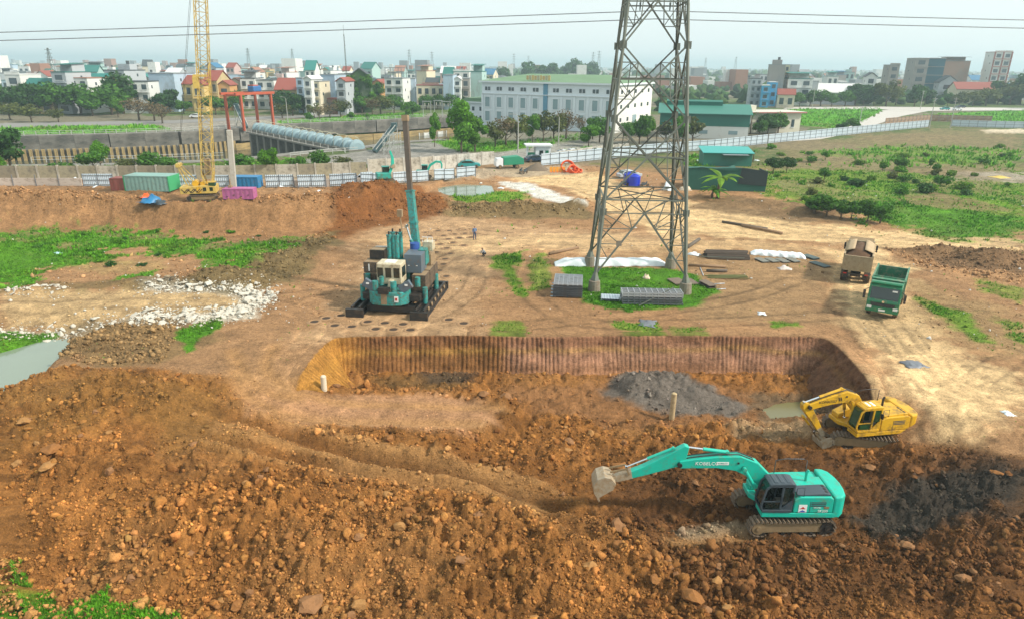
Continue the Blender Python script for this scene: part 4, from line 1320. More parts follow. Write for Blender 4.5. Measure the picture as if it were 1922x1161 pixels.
def excavator(name, label, loc, rz_track, rz_up, paint, boom, stick, bpin, bang, cylA, cylB, letters, dark_cab, group, tilt=(0, 0)):
    t = thing(name, label, 'excavator', loc, rz_up, group)
    t.rotation_euler = (tilt[0], tilt[1], rz_up)
    und = bpy.data.objects.new('undercarriage', MB().box((0, 0, .62), (2.4, 1.7, .42)).cyl((0, 0, .8), (0, 0, 1.12), .72, n=20).mesh('undercarriage', BLACK))
    link(und, t)
    und.rotation_euler = (0, 0, rz_track - rz_up)
    for sy in (-1, 1):
        track_unit(und, sy * 1.18, 4.45, .92, .62)
    cabm = DGREY if dark_cab else paint
    # upper structure: deck, engine house, counterweight
    MB().prism([(1.75, -1.34), (1.75, -.35), (1.2, .35), (1.62, .42), (1.62, 1.34), (-2.1, 1.34), (-2.1, -1.34)], 1.08, 1.34, 'z').build('deck', paint, t, bev=.03)
    hs = MB().prism([(.05, 1.36), (.05, 2.12), (-.25, 2.28), (-1.75, 2.3), (-1.95, 2.18), (-1.95, 1.36)], .32, 1.33).build('engine_house', paint, t, bev=.05)
    for k in range(3):
        pbox('vent', hs, (-1.2, 1.335, 1.98 - k * .1), (.75, .012, .055), DGREY)
    MB().box((-.78, 1.332, 1.7), (.025, .012, .66)).box((-.78, 1.332, 1.5), (.01, .01, .01)).build('panel_seam', DGREY, hs)
    MB().prism([(-.3, 2.26), (-.1, 2.34), (-1.5, 2.44), (-1.8, 2.4), (-1.82, 2.26)], .36, 1.22).build('engine_hood', DGREY if dark_cab else paint, t, bev=.04)
    for k in range(3):
        pbox('hood_slot', t, (-1.62, .5 + k * .26, 2.43), (.12, .17, .03), BLACK)
    MB().prism([(-.1, 1.36), (-.1, 2.2), (-1.95, 2.26), (-1.95, 1.36)], -.62, .30).build('pump_house', paint, t, bev=.04)
    MB().prism([(1.6, 1.36), (1.6, 1.62), (.9, 1.95), (.2, 2.05), (-1.95, 2.12), (-1.95, 1.36)], -1.33, -.64).build('tank_house', paint, t, bev=.05)
    cw = [(-1.97, -1.34), (-1.97, 1.34), (-2.35, 1.32), (-2.62, 1.05), (-2.76, .5), (-2.8, 0), (-2.76, -.5), (-2.62, -1.05), (-2.35, -1.32)]
    MB().prism(cw, 1.06, 2.3, 'z').build('counterweight', paint, t, bev=.09)
    rail = MB().tube([(.2, -1.2, 2.0), (.2, -1.2, 2.85), (-.3, -1.2, 2.95), (-1.3, -1.2, 2.95), (-1.5, -1.2, 2.85), (-1.5, -1.2, 2.1)], .022, 6)
    rail.build('handrail', DGREY if dark_cab else BLACK, t, True)
    MB().tube([(-.02, 1.25, 2.2), (-.02, 1.25, 2.75), (-.4, 1.25, 2.78), (-.42, 1.25, 2.3)], .02, 6).build('handrail', DGREY, t, True)
    MB().cyl((-1.1, -.25, 2.25), (-1.1, -.25, 2.72), .07, n=10).cyl((-1.1, -.25, 2.72), (-1.18, -.25, 2.86), .07, n=10).build('exhaust_pipe', paint if dark_cab else BLACK, t)
    for (mx, my) in ((1.65, -1.25), (.15, 1.42)):
        MB().tube([(mx, my, 1.9), (mx + .1, my * 1.04, 2.4)], .015, 5).box((mx + .1, my * 1.06, 2.5), (.05, .2, .32)).build('mirror', BLACK, t)
    # cab: frame, panes, roof, seat
    cab = bpy.data.objects.new('cab', MB().prism([(.12, 1.36), (1.58, 1.36), (1.72, 1.62), (1.72, 1.5), (.12, 1.5)], .42, 1.32).mesh('cab', cabm))
    link(cab, t)
    F = MB()
    A_ = [(1.62, 1.45), (1.70, 1.75), (1.52, 2.72), (1.30, 2.92)]
    for y in (.46, 1.29):
        for a, b in zip(A_, A_[1:]):
            F.bar((a[0], y, a[1]), (b[0], y, b[1]), .09, .09, (0, 1, 0))
        F.bar((.16, y, 1.4), (.16, y, 2.92), .1)
        F.bar((.72, y, 1.4), (.68, y, 2.92), .1)
        F.bar((.16, y, 2.9), (1.32, y, 2.9), .1)
        F.bar((.16, y, 1.46), (1.64, y, 1.46), .16)
    F.prism([(.16, 1.4), (.70, 1.4), (.70, 1.58), (.24, 2.05), (.16, 2.1)], 1.25, 1.335)
    for x_ in (.16, 1.32):
        F.bar((x_, .46, 2.9), (x_, 1.29, 2.9), .1)
    F.build('cab_frame', cabm, cab, bev=.015)
    rf = MB().prism([(.08, 2.92), (.08, 3.02), (.3, 3.08), (1.25, 3.06), (1.42, 2.98), (1.40, 2.90)], .40, 1.35).build('cab_roof', cabm, cab, bev=.04)
    for k in range(3):
        MB().prism([(.3 + k * .32, 3.07), (.36 + k * .32, 3.10), (.5 + k * .32, 3.10), (.54 + k * .32, 3.07)], .5, 1.25).build('roof_rib', cabm, rf)
    G_ = GLASS if dark_cab else GLASSG
    MB().prism([(1.62, 1.55), (1.675, 1.75), (1.50, 2.70), (1.32, 2.88), (1.29, 2.86), (1.46, 2.68), (1.63, 1.75), (1.58, 1.55)], .5, 1.25).build('windscreen', G_, cab)
    pbox('window_pane', cab, (.44, 1.29, 2.45), (.46, .02, .8), G_)
    pbox('window_pane', cab, (.16, .88, 2.2), (.02, .74, 1.2), G_)
    pbox('window_pane', cab, (.85, .46, 2.2), (1.3, .02, 1.2), G_)
    pbox('door_pane', cab, (1.1, 1.27, 1.75), (.74, .02, .42), G_)
    MB().bar((.72, 1.31, 2.0), (1.62, 1.31, 2.0), .05).bar((.74, 1.31, 2.05), (.74, 1.31, 2.8), .03).build('door_rail', cabm, cab)
    MB().box((.55, .88, 1.75), (.5, .5, .16)).box((.33, .88, 2.15), (.14, .48, .75)).box((.33, .88, 2.62), (.12, .28, .22)).build('seat', SEATM, cab, bev=.03)
    MB().box((1.05, .6, 1.75), (.1, .12, .5)).box((1.05, 1.15, 1.75), (.1, .12, .5)).box((1.25, .88, 1.6), (.3, .3, .2)).build('controls', BLACK, cab)
    # front gear
    bm = MB().prism(thick_path(boom[0], boom[1]), -.26, .26).build('boom', paint, t, bev=.03)
    MB().cyl((boom[0][0][0], -.4, boom[0][0][1]), (boom[0][0][0], .4, boom[0][0][1]), .16, n=14).build('pivot_pin', BLACK, bm)
    MB().cyl((boom[0][-1][0], -.34, boom[0][-1][1]), (boom[0][-1][0], .34, boom[0][-1][1]), .12, n=12).build('pivot_pin', BLACK, bm)
    for y in (-.42, .42):
        ram(t, cylA, cylB, .10, .6, paint if dark_cab else YEL, 'boom_cylinder', y)
    st = MB().prism(stick[0], -.18, .18).build('stick', paint, t, bev=.03)
    MB().prism(stick[2], -.185, .185).build('worn_tip', BKT, st, bev=.01)
    ram(t, *stick[1], .095, .6, paint if dark_cab else YEL, 'stick_cylinder')
    hz = MB()
    for y in (-.12, .12):
        hz.tube([(p[0], y, p[1] + w * .5 + .07) for p, w in zip(boom[0][1:], boom[1][1:])], .028, 6)
    hz.build('hydraulic_hose', BLACK, bm, True)
    MB().box((boom[0][3][0], .275, boom[0][3][1] + .05), (.1, .04, .1)).cyl((cylA[0], -.46, cylA[1]), (cylA[0], .46, cylA[1]), .09, n=12).build('bracket', BLACK, bm)
    bk = bucket(t, bpin, bang, BKT)
    ram(t, *stick[3], .075, .55, paint if dark_cab else YEL, 'bucket_cylinder')
    lk = MB()
    for y in (-.2, .2):
        lk.bar((*[stick[3][1][0]], y, stick[3][1][1]), (stick[4][0][0], y, stick[4][0][1]), .05, .1).bar((stick[3][1][0], y, stick[3][1][1]), (stick[4][1][0], y, stick[4][1][1]), .05, .1)
    lk.build('bucket_link', MUDDY, t)
    for q in letters:
        letter(*((bm if q[0] == 'boom' else hs),) + q[1:])
    return t, hs, bm

gxg, gyg = G(1480, 1003, -2.8)
BOOM_G = ([(.35, 1.72), (1.2, 2.45), (2.0, 3.18), (2.75, 3.52), (3.8, 3.58), (4.9, 3.50), (5.75, 3.42)], [.5, .78, .92, .86, .66, .54, .42])
STICK_G = ([(5.32, 4.40), (5.55, 4.48), (5.95, 4.22), (7.6, 3.22), (9.05, 2.55), (9.0, 2.30), (7.4, 2.74), (5.95, 3.22), (5.6, 3.28), (5.42, 3.72)],
           ((3.3, 4.05), (5.42, 4.34)), [(8.2, 2.98), (9.12, 2.56), (9.08, 2.26), (8.1, 2.52)], ((6.1, 4.25), (8.45, 3.12)), ((8.3, 2.75), (9.3, 2.92)))
exg, hsg, bmg = excavator('excavator', 'turquoise excavator with dark grey cab reaching its bucket out over the clay', (gxg, gyg + 1.2, gz1(gxg, gyg + 1.2, False) + .1), R(182), R(180), TEAL, BOOM_G, STICK_G, (9.0, 2.42), R(4),
                (2.45, 3.30), (1.35, 1.5), [('boom', 'KOBELCO', .27, WHITE, (4.35, .27, 3.52), 'L')], True, 'excavators on the site')
pbox('decal', bmg, (3.55, .268, 3.55), (.62, .008, .17), WHITE)
letter(bmg, 'KOBELCO', .11, TEAL_W, (3.55, .275, 3.55), 'L', 'decal_text')
letter(hsg, 'SK200', .2, WHITE, (-1.45, 1.345, 1.48), 'L')
letter(hsg, 'GEOSPEC', .09, WHITE, (-1.15, 1.345, 1.68), 'L')
pbox('badge', hsg, (-1.62, 1.338, 1.68), (.26, .008, .13), MUDDY)
dc = pbox('decal', hsg, (-.42, 1.337, 1.62), (.42, .008, .46), WHITE)
BLUEP = mat('blue_print', (.03, .06, .35), rough=.5)
REDP = mat('red_print', (.5, .03, .02), rough=.5)
MB().prism([(-.62, 1.42), (-.22, 1.42), (-.36, 1.5), (-.42, 1.54), (-.48, 1.5)], 1.342, 1.347).build('emblem_wave', BLUEP, hsg)
MB().prism([(-.55, 1.6), (-.29, 1.6), (-.42, 1.74)], 1.342, 1.347).prism([(-.56, 1.63), (-.28, 1.63), (-.28, 1.645), (-.56, 1.645)], 1.348, 1.35).build('emblem_mark', REDP, hsg)

gxy, gyy = G(1638, 848, -2.6)
BOOM_Y = ([(.35, 1.72), (.9, 2.45), (1.35, 3.05), (1.95, 3.32), (2.9, 3.18), (3.7, 2.98), (4.35, 2.8)], [.5, .74, .84, .76, .58, .48, .4])
STICK_Y = ([(4.62, 3.12), (4.78, 2.95), (4.72, 2.62), (3.9, 1.6), (3.15, .62), (2.92, .72), (3.5, 1.75), (4.1, 2.72), (4.3, 3.0)],
           ((2.2, 3.78), (4.62, 3.05)), [(3.55, 1.15), (3.15, .6), (2.9, .7), (3.25, 1.3)], ((4.55, 2.1), (3.6, .95)), ((3.35, .9), (3.15, .3)))
exy, hsy, bmy = excavator('excavator', 'yellow excavator with green glass cab curling its bucket beside the puddle', (gxy, gyy + 1.35, -2.5), R(168), R(190), YEL, BOOM_Y, STICK_Y, (3.05, .68), R(-108),
                (1.6, 3.0), (1.3, 1.5), [('boom', 'KOMATSU', .25, INK, (3.2, .27, 3.1), 'L')], False, 'excavators on the site')
for k in range(2):
    b = MB().prism([(2.35 - k * .14, 3.1), (2.42 - k * .14, 3.1), (2.52 - k * .14, 3.36), (2.45 - k * .14, 3.36)], .265, .27).build('stripe', INK, bmy)
pbox('roof_hatch', exy, (.75, .88, 3.075), (.7, .5, .03), WHITE)

# ------------------------------------------------------------------ dump trucks
def wheel_part(parent, x, y, r, w, dual=False):
    s = 1 if y > 0 else -1
    o = MB().cyl((x, y - w / 2, r), (x, y + w / 2, r), r, n=20).build('wheel', RUBBER, parent, bev=.04)
    MB().cyl((x, y + s * w * .42, r), (x, y + s * (w * .5 + .015), r), r * .58, n=16).cyl((x, y + s * w * .45, r), (x, y + s * (w * .5 + .07), r), r * .22, n=10).build('hub', MUDDY, o)
def dump_truck(label, loc, rz, cabm, bodym, inner, load):
    t = thing('dump_truck', label, 'truck', loc, rz, 'dump trucks on the haul road')
    MB().box((-.6, 0, .85), (7.0, .9, .3)).box((2.6, 0, .62), (.8, 2.2, .3)).build('chassis', BLACK, t)
    for x in (2.15, -1.9, -3.2):
        for s in (-1, 1):
            wheel_part(t, x, s * 1.02, .52, .36 if x > 0 else .55)
    cab = MB().prism([(3.45, .75), (3.5, 1.5), (3.38, 1.75), (3.2, 2.75), (3.0, 2.92), (1.45, 2.92), (1.4, .95), (1.62, .95), (1.75, 1.2), (2.55, 1.2), (2.75, .95)], -1.23, 1.23).build('cab', cabm, t, bev=.05)
    MB().prism([(3.405, 1.74), (3.235, 2.68), (3.265, 2.68), (3.43, 1.74)], -1.06, 1.06).build('windscreen', GLASS, cab)
    pbox('windscreen_sticker', cab, (3.3, .72, 2.5), (.03, .38, .13), WHITE)
    for s in (-1, 1):
        MB().prism([(2.2, 1.75), (3.15, 1.75), (3.0, 2.6), (2.2, 2.6)], s * 1.222, s * 1.245).build('side_window', GLASS, cab)
        MB().bar((3.2, s * 1.2, 2.5), (3.35, s * 1.5, 2.4), .04).box((3.36, s * 1.52, 2.1), (.1, .2, .5)).box((3.36, s * 1.52, 1.72), (.1, .18, .2)).build('mirror', BLACK, cab)
        pbox('headlight', cab, (3.5, s * .98, 1.0), (.06, .36, .24), WHITE)
        pbox('fog_lamp', cab, (3.49, s * .85, .72), (.05, .26, .1), WHITE)
    gr = MB().prism([(-.85, 1.12), (.85, 1.12), (.95, 1.42), (-.95, 1.42)], 3.49, 3.52, 'x').build('grille', BLACK, cab)
    for k in range(3):
        pbox('grille_bar', gr, (3.525, 0, 1.19 + k * .085), (.02, 1.7 + k * .06, .022), DGREY)
    MB().prism([(-1.24, .62), (1.24, .62), (1.24, .95), (.7, .95), (.55, 1.05), (-.55, 1.05), (-.7, .95), (-1.24, .95)], 3.40, 3.53, 'x').build('bumper', cabm, t, bev=.02)
    pbox('number_plate', t, (3.54, 0, .82), (.015, .5, .16), WHITE)
    MB().cyl((3.5, 0, 1.55), (3.53, 0, 1.55), .1, n=16).build('badge', CHROME, cab)
    MB().prism([(3.12, 2.9), (3.2, 3.02), (3.1, 3.12), (2.2, 3.0), (2.2, 2.9)], -1.15, 1.15).build('sun_visor', MUDDY if load else cabm, cab)
    # tipper body
    bo = MB().prism([(1.2, 1.35), (1.2, 3.05), (1.28, 3.05), (1.28, 1.35)], -1.25, 1.25)
    bo.box((-1.5, 0, 1.33), (5.4, 2.4, .1))
    body = bo.build('tipper_body', bodym, t)
    for s in (-1, 1):
        sd = MB().box((-1.45, s * 1.22, 2.1), (5.35, .08, 1.5)).box((-1.45, s * 1.25, 2.86), (5.4, .14, .12)).build('side_board', bodym, body, bev=.01)
        for k in range(7):
            pbox('rib', sd, (.9 - k * .8, s * 1.28, 2.1), (.1, .06, 1.45), bodym)
        MB().box((-1.45, s * 1.165, 2.1), (5.2, .01, 1.4)).build('inner_lining', inner, sd)
    tg = MB().box((-4.13, 0, 2.05), (.08, 2.5, 1.4)).box((-4.15, 0, 2.72), (.14, 2.5, .12)).build('tailgate', bodym, t, bev=.01)
    for k in range(5):
        pbox('rib', tg, (-4.2, -.9 + k * .45, 2.05), (.06, .08, 1.25), bodym)
    MB().box((1.17, 0, 2.25), (.012, 2.3, 1.5)).build('head_board', inner, body)
    MB().box((1.5, 0, 3.02), (.7, 2.44, .06)).bar((1.2, -1.2, 3.1), (1.2, 1.2, 3.1), .09).build('canopy_guard', bodym, body)
    MB().box((-4.1, 0, .95), (.1, 2.2, .12)).box((-4.1, .8, .75), (.06, .35, .4)).box((-4.1, -.8, .75), (.06, .35, .4)).build('rear_bumper', BLACK, t)
    for s in (-1, 1):
        pbox('tail_light', t, (-4.16, s * .95, .97), (.03, .3, .12), REDP)
    if load:
        rows = []
        for i in range(16):
            x = 1.1 - i * 5.0 / 15
            rows.append([(x, -1.15 + j * 2.3 / 11, 2.6 + .62 * (1 - (2 * j / 11 - 1) ** 2) * min(1, i * .5, (15 - i) * .4) + rnd.uniform(-.06, .06)) for j in range(12)])
        MB().grid(rows).build('earth_load', mat('dark_earth', (.10, .05, .022), rough=.95, var=.3, bump=.6), t, True)
        for s in (-1, 1):
            rows = [[(1.2 - i * 4.4 / 9, s * (1.25 - j * .27), 2.98 + .17 * j - .02 * j * j + .04 * math.sin(i * 1.7 + j)) for j in range(4)] for i in range(10)]
            o = MB().grid(rows).build('cover_flap', mat('tarp_tan', (.40, .29, .17), rough=.9, var=.15), t, True)
            md = o.modifiers.new('thick', 'SOLIDIFY'); md.thickness = .04
    else:
        MB().box((-1.5, 0, 1.392), (5.1, 2.2, .012)).build('body_floor', inner, body)
    return t
GRNT = mat('green_truck_paint', (.012, .16, .07), rough=.4, var=.1, dirt=.2, dirt_rgb=(.25, .2, .12))
GRNB = mat('green_tipper_paint', (.03, .17, .09), rough=.55, var=.15, dirt=.35, dirt_rgb=(.28, .24, .16))
GRNI = mat('green_tipper_lining', (.012, .10, .05), rough=.6, var=.2, dirt=.15)
TANT = mat('dusty_tipper_paint', (.36, .28, .17), rough=.8, var=.15, scale=2, dirt=.3, dirt_rgb=(.24, .16, .08))
TANC = mat('dusty_green_cab', (.16, .20, .14), rough=.7, var=.2, dirt=.4, dirt_rgb=(.38, .3, .2))
fx, fy = G(1651, 599, 0)
hd = R(-122)
tx_, ty_ = fx - 3.5 * math.cos(hd), fy - 3.5 * math.sin(hd)
dump_truck('green dump truck with empty tipper driving towards the pit', (tx_, ty_, gz1(tx_, ty_, False)), hd, GRNT, GRNB, GRNI, False)
fx, fy = G(1602, 533, 0)
hd = R(62)
tx_, ty_ = fx + 4.15 * math.cos(hd), fy + 4.15 * math.sin(hd)
dump_truck('dusty tan dump truck loaded with earth under folding covers, seen from behind', (tx_, ty_, gz1(tx_, ty_, False)), hd, TANC, TANT, TANT, True)

# ------------------------------------------------------------------ hydraulic pile press
BLOCK = mat('grimy_ballast', (.055, .042, .032), rough=.7, var=.4, scale=2.5, dirt=.4, dirt_rgb=(.17, .11, .06))
RUSTB = mat('rusty_ballast_top', (.26, .18, .10), rough=.85, var=.3, scale=2)
CREAM = mat('cream_paint', (.52, .46, .32), rough=.5, var=.12, dirt=.3, dirt_rgb=(.25, .15, .07))
GRYB = mat('slate_box_paint', (.09, .12, .15), rough=.5, var=.12, dirt=.2)
TPAN = mat('press_teal', (.018, .27, .25), rough=.5, var=.2, scale=2.2, dirt=.42, dirt_rgb=(.09, .06, .035))
def pile_press():
    cx, cyy = -9.9, 57.6
    t = thing('pile_press', 'turquoise hydraulic pile press with black ballast blocks and a tall boom', 'piling rig', (cx, cyy, gz1(cx, cyy, False)), R(-7))
    for s in (-1, 1):          # long walking beams
        b = MB().box((s * 2.75, 0, .28), (1.0, 8.6, .36)).box((s * 2.75, 0, .06), (1.2, 8.8, .12)).box((s * 2.42, 0, .62), (.16, 8.2, .4)).box((s * 3.08, 0, .62), (.16, 8.2, .4))
        o = b.build('walking_beam', BLACK, t, bev=.02)
        pbox('end_plate', o, (s * 2.75, -4.3, .35), (1.5, .3, .7), BLACK)
        pbox('end_plate', o, (s * 2.75, 4.3, .35), (1.2, .3, .7), BLACK)
        for k in range(6):
            MB().cyl((s * 3.22, -3 + k * 1.2, .6), (s * 3.3, -3 + k * 1.2, .6), .17, n=12).build('roller', RUSTB, o)
        for q in (-2.0, 2.0):
            MB().cyl((s * 2.75, q, .7), (s * 2.75, q, 2.1), .22, n=14).build('lift_leg', TPAN, t)
    for q in (-2.6, 2.4):
        pbox('cross_beam', t, (0, q, .42), (4.2, 1.0, .5), BLACK)
    MB().box((0, .2, 1.35), (5.0, 6.0, .55)).box((0, -.5, .9), (3.0, 4.6, .5)).build('platform', BLACK, t, bev=.03)
    # ballast stacks either side
    for (x, y, z, dx, dy, dz, m) in [(-2.1, -.6, 2.3, 1.5, 1.5, 1.2, BLOCK), (-2.1, 1.0, 2.3, 1.5, 1.5, 1.2, BLOCK), (-2.0, -.5, 3.4, 1.7, 1.4, .9, BLOCK), (-2.0, 1.0, 3.4, 1.6, 1.4, .9, BLOCK), (-1.9, .3, 4.3, 1.3, 1.2, .8, BLACK),
                                      (2.15, -1.0, 2.35, 1.2, 1.5, 1.4, BLOCK), (2.15, .7, 2.35, 1.2, 1.6, 1.4, BLOCK), (2.15, 2.2, 2.35, 1.2, 1.3, 1.4, BLOCK), (1.9, 2.0, 3.6, 1.3, 1.5, 1.0, RUSTB)]:
        o = MB().box((x, y, z), (dx, dy, dz)).build('ballast_block', m, t, bev=.03)
        pbox('block_top', o, (x, y, z + dz / 2 + .012), (dx * .92, dy * .92, .02), RUSTB)
        if x < 0 and z < 4:
            for k in (-.35, .35):
                pbox('block_mark', o, (x + k, y - dy / 2 - .008, z), (.1, .012, dz * .7), WHITE if z > 3 and k < 0 else BLACK)
    MB().prism([(-2.75, 3.9), (-2.75, 4.1), (-2.35, 4.75), (-1.2, 4.8), (-1.2, 4.6), (-2.2, 4.55)], .95, 1.0).build('tarp_flap', WHITE, t)
    # press frame: arch with jacks
    arch = [(-1.2, 1.6)] + [(math.cos(a) * 1.2, 3.0 + math.sin(a) * .9) for a in np.linspace(math.pi, 0, 9)] + [(1.2, 1.6), (.62, 1.6)] + [(math.cos(a) * .62, 3.0 + math.sin(a) * .45) for a in np.linspace(0, math.pi, 7)] + [(-.62, 1.6)]
    MB().prism(arch, -.9, .7).build('press_frame', TPAN, t, bev=.03)
    for (x, y) in ((-.62, -.6), (.05, -.6), (-.62, .5), (.05, .5)):
        MB().cyl((x, y, 2.6), (x, y, 6.1), .2, n=14).cyl((x, y, 6.1), (x, y, 6.22), .24, n=14).build('press_cylinder', TPAN, t)
        MB().cyl((x, y, 6.22), (x, y, 6.5), .08, n=8).build('hose_stub', BLACK, t)
    # operator cab on the teal nose
    cab = MB().prism([(-1.1, 2.55), (1.0, 2.55), (1.0, 4.3), (-1.1, 4.3)], -3.0, -1.4).build('operator_cab', CREAM, t, bev=.06)
    for k in range(3):
        pbox('window', cab, (-.78 + k * .7, -3.015, 3.55), (.5, .03, .85), GLASS)
    pbox('window', cab, (1.015, -2.2, 3.55), (.03, 1.0, .85), GLASS)
    pbox('roof_hatch', cab, (-.05, -2.2, 4.33), (.9, .9, .05), WHITE)
    nose = [(-1.75, -2.0), (1.55, -2.0), (1.55, -3.2), (1.1, -3.75), (.4, -3.9), (-.7, -3.9), (-1.35, -3.75), (-1.75, -3.2)]
    ns = MB().prism(nose, .95, 2.1, 'z').build('nose_tank', TPAN, t, bev=.06)
    pbox('sign_plate', ns, (.75, -3.86, 1.55), (.34, .06, .5), WHITE)
    MB().prism([(.66, 1.45), (.84, 1.45), (.84, 1.68), (.66, 1.68)], -3.905, -3.9).build('sign_mark', REDP, ns)
    pbox('rust_patch', ns, (-.3, -3.905, 1.5), (.5, .02, .9), RUSTB)
    for x in (-1.1, .45):
        MB().cyl((x, -3.45, 2.1), (x, -3.45, 2.95), .26, n=14).build('motor', TPAN, t)
    MB().cyl((-.6, -3.3, 2.6), (-.6, -3.3, 3.3), .2, n=12).build('motor', TPAN, t)
    MB().cyl((.2, -3.2, 2.1), (.2, -3.2, 3.0), .38, .25, n=14).build('grease_drum', CREAM, t)
    pbox('opening', ns, (-.3, -3.8, 2.25), (.9, .5, .5), BLACK)
    for s, a in ((-1, .7), (1, -.7)):
        o = MB().box((0, 0, 0), (1.1, .35, .7), Matrix.Rotation(a * .8, 3, 'Y')).build('control_cabinet', GRYB, t, bev=.02, loc=(-.1 + s * 1.55, -3.35, 2.55))
        pbox('cabinet_label', o, (s * .1, -.2, .18), (.25, .02, .15), WHITE)
    for (x, y) in ((-2.35, -1.7), (2.15, -2.1)):
        MB().cyl((x, y, 2.2), (x, y, 3.0), .24, n=14).build('motor', TPAN, t)
    # crane on the right
    pb = MB().box((1.55, -.35, 3.9), (1.5, 1.8, 1.6)).build('power_pack', GRYB, t, bev=.03)
    MB().box((2.02, .75, 4.1), (.7, 1.2, 1.4)).build('pump_cover', TPAN, t, bev=.04)
    for k in (-.35, .35):
        pbox('latch', pb, (1.55 + k, -1.26, 3.75), (.14, .02, .05), WHITE)
    MB().cyl((1.2, .9, 4.5), (1.2, .9, 5.2), .42, n=18).build('slew_ring', mat('blue_paint', (.03, .08, .30), rough=.5), t)
    MB().box((2.35, 1.4, 4.9), (.9, .9, .8)).build('crane_cab', CREAM, t, bev=.05)
    MB().tube([(1.9, .9, 5.3), (1.9, .9, 5.75), (2.8, .9, 5.75), (2.8, .9, 5.3)], .03, 6).tube([(2.35, .9, 5.3), (2.35, .9, 5.75)], .03, 6).build('rail', WHITE, t)
    p0, p1, p2 = Vector((1.15, 2.0, 3.2)), Vector((.35, 3.2, 9.4)), Vector((.05, 3.7, 15.3))
    MB().bar(p0, p1, .62, .72, (0, 1, 0)).build('lower_boom', TPAN, t, bev=.04)
    pm = p0 + (p1 - p0) * .55
    MB().bar(pm - (p1 - p0) * .012, pm + (p1 - p0) * .012, .72, .82, (0, 1, 0)).bar(p1 - (p1 - p0) * .02, p1, .72, .82, (0, 1, 0)).build('boom_collar', TPAN, t)
    MB().bar(p1, p2, .42, .5, (0, 1, 0)).build('upper_boom', mat('dark_boom_steel', (.10, .075, .055), rough=.6, var=.3, scale=2), t, bev=.02)
    MB().bar(p2, p2 + (p2 - p1).normalized() * .5, .52, .6, (0, 1, 0)).build('boom_head', RUSTB, t)
    ram(t, (1.3, 3.6), (.45, 6.6), .16, .6, TPAN, 'luffing_cylinder', 1.2)
    MB().cyl((.35, .3, 5.9), (.15, .4, 7.6), .05, n=6).box((.15, .4, 7.9), (.42, .42, .6)).build('hook_block', RUSTB, t)
    return t
pile_press()

# ------------------------------------------------------------------ lattice power tower
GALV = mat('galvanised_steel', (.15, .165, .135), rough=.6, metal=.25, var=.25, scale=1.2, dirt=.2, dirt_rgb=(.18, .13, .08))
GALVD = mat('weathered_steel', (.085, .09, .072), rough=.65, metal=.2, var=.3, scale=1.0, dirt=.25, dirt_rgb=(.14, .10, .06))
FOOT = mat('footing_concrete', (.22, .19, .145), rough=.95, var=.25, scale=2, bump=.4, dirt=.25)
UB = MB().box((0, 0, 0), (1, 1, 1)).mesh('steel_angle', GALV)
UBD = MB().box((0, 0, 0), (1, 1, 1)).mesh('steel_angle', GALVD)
def member(name, parent, a, b, w, me=None):
    a, b = Vector(a), Vector(b)
    o = bpy.data.objects.new(name, me or UB)
    link(o, parent)
    d = b - a
    o.location = (a + b) / 2
    o.rotation_euler = d.to_track_quat('Z', 'Y').to_euler()
    o.scale = (w, w, d.length)
    return o
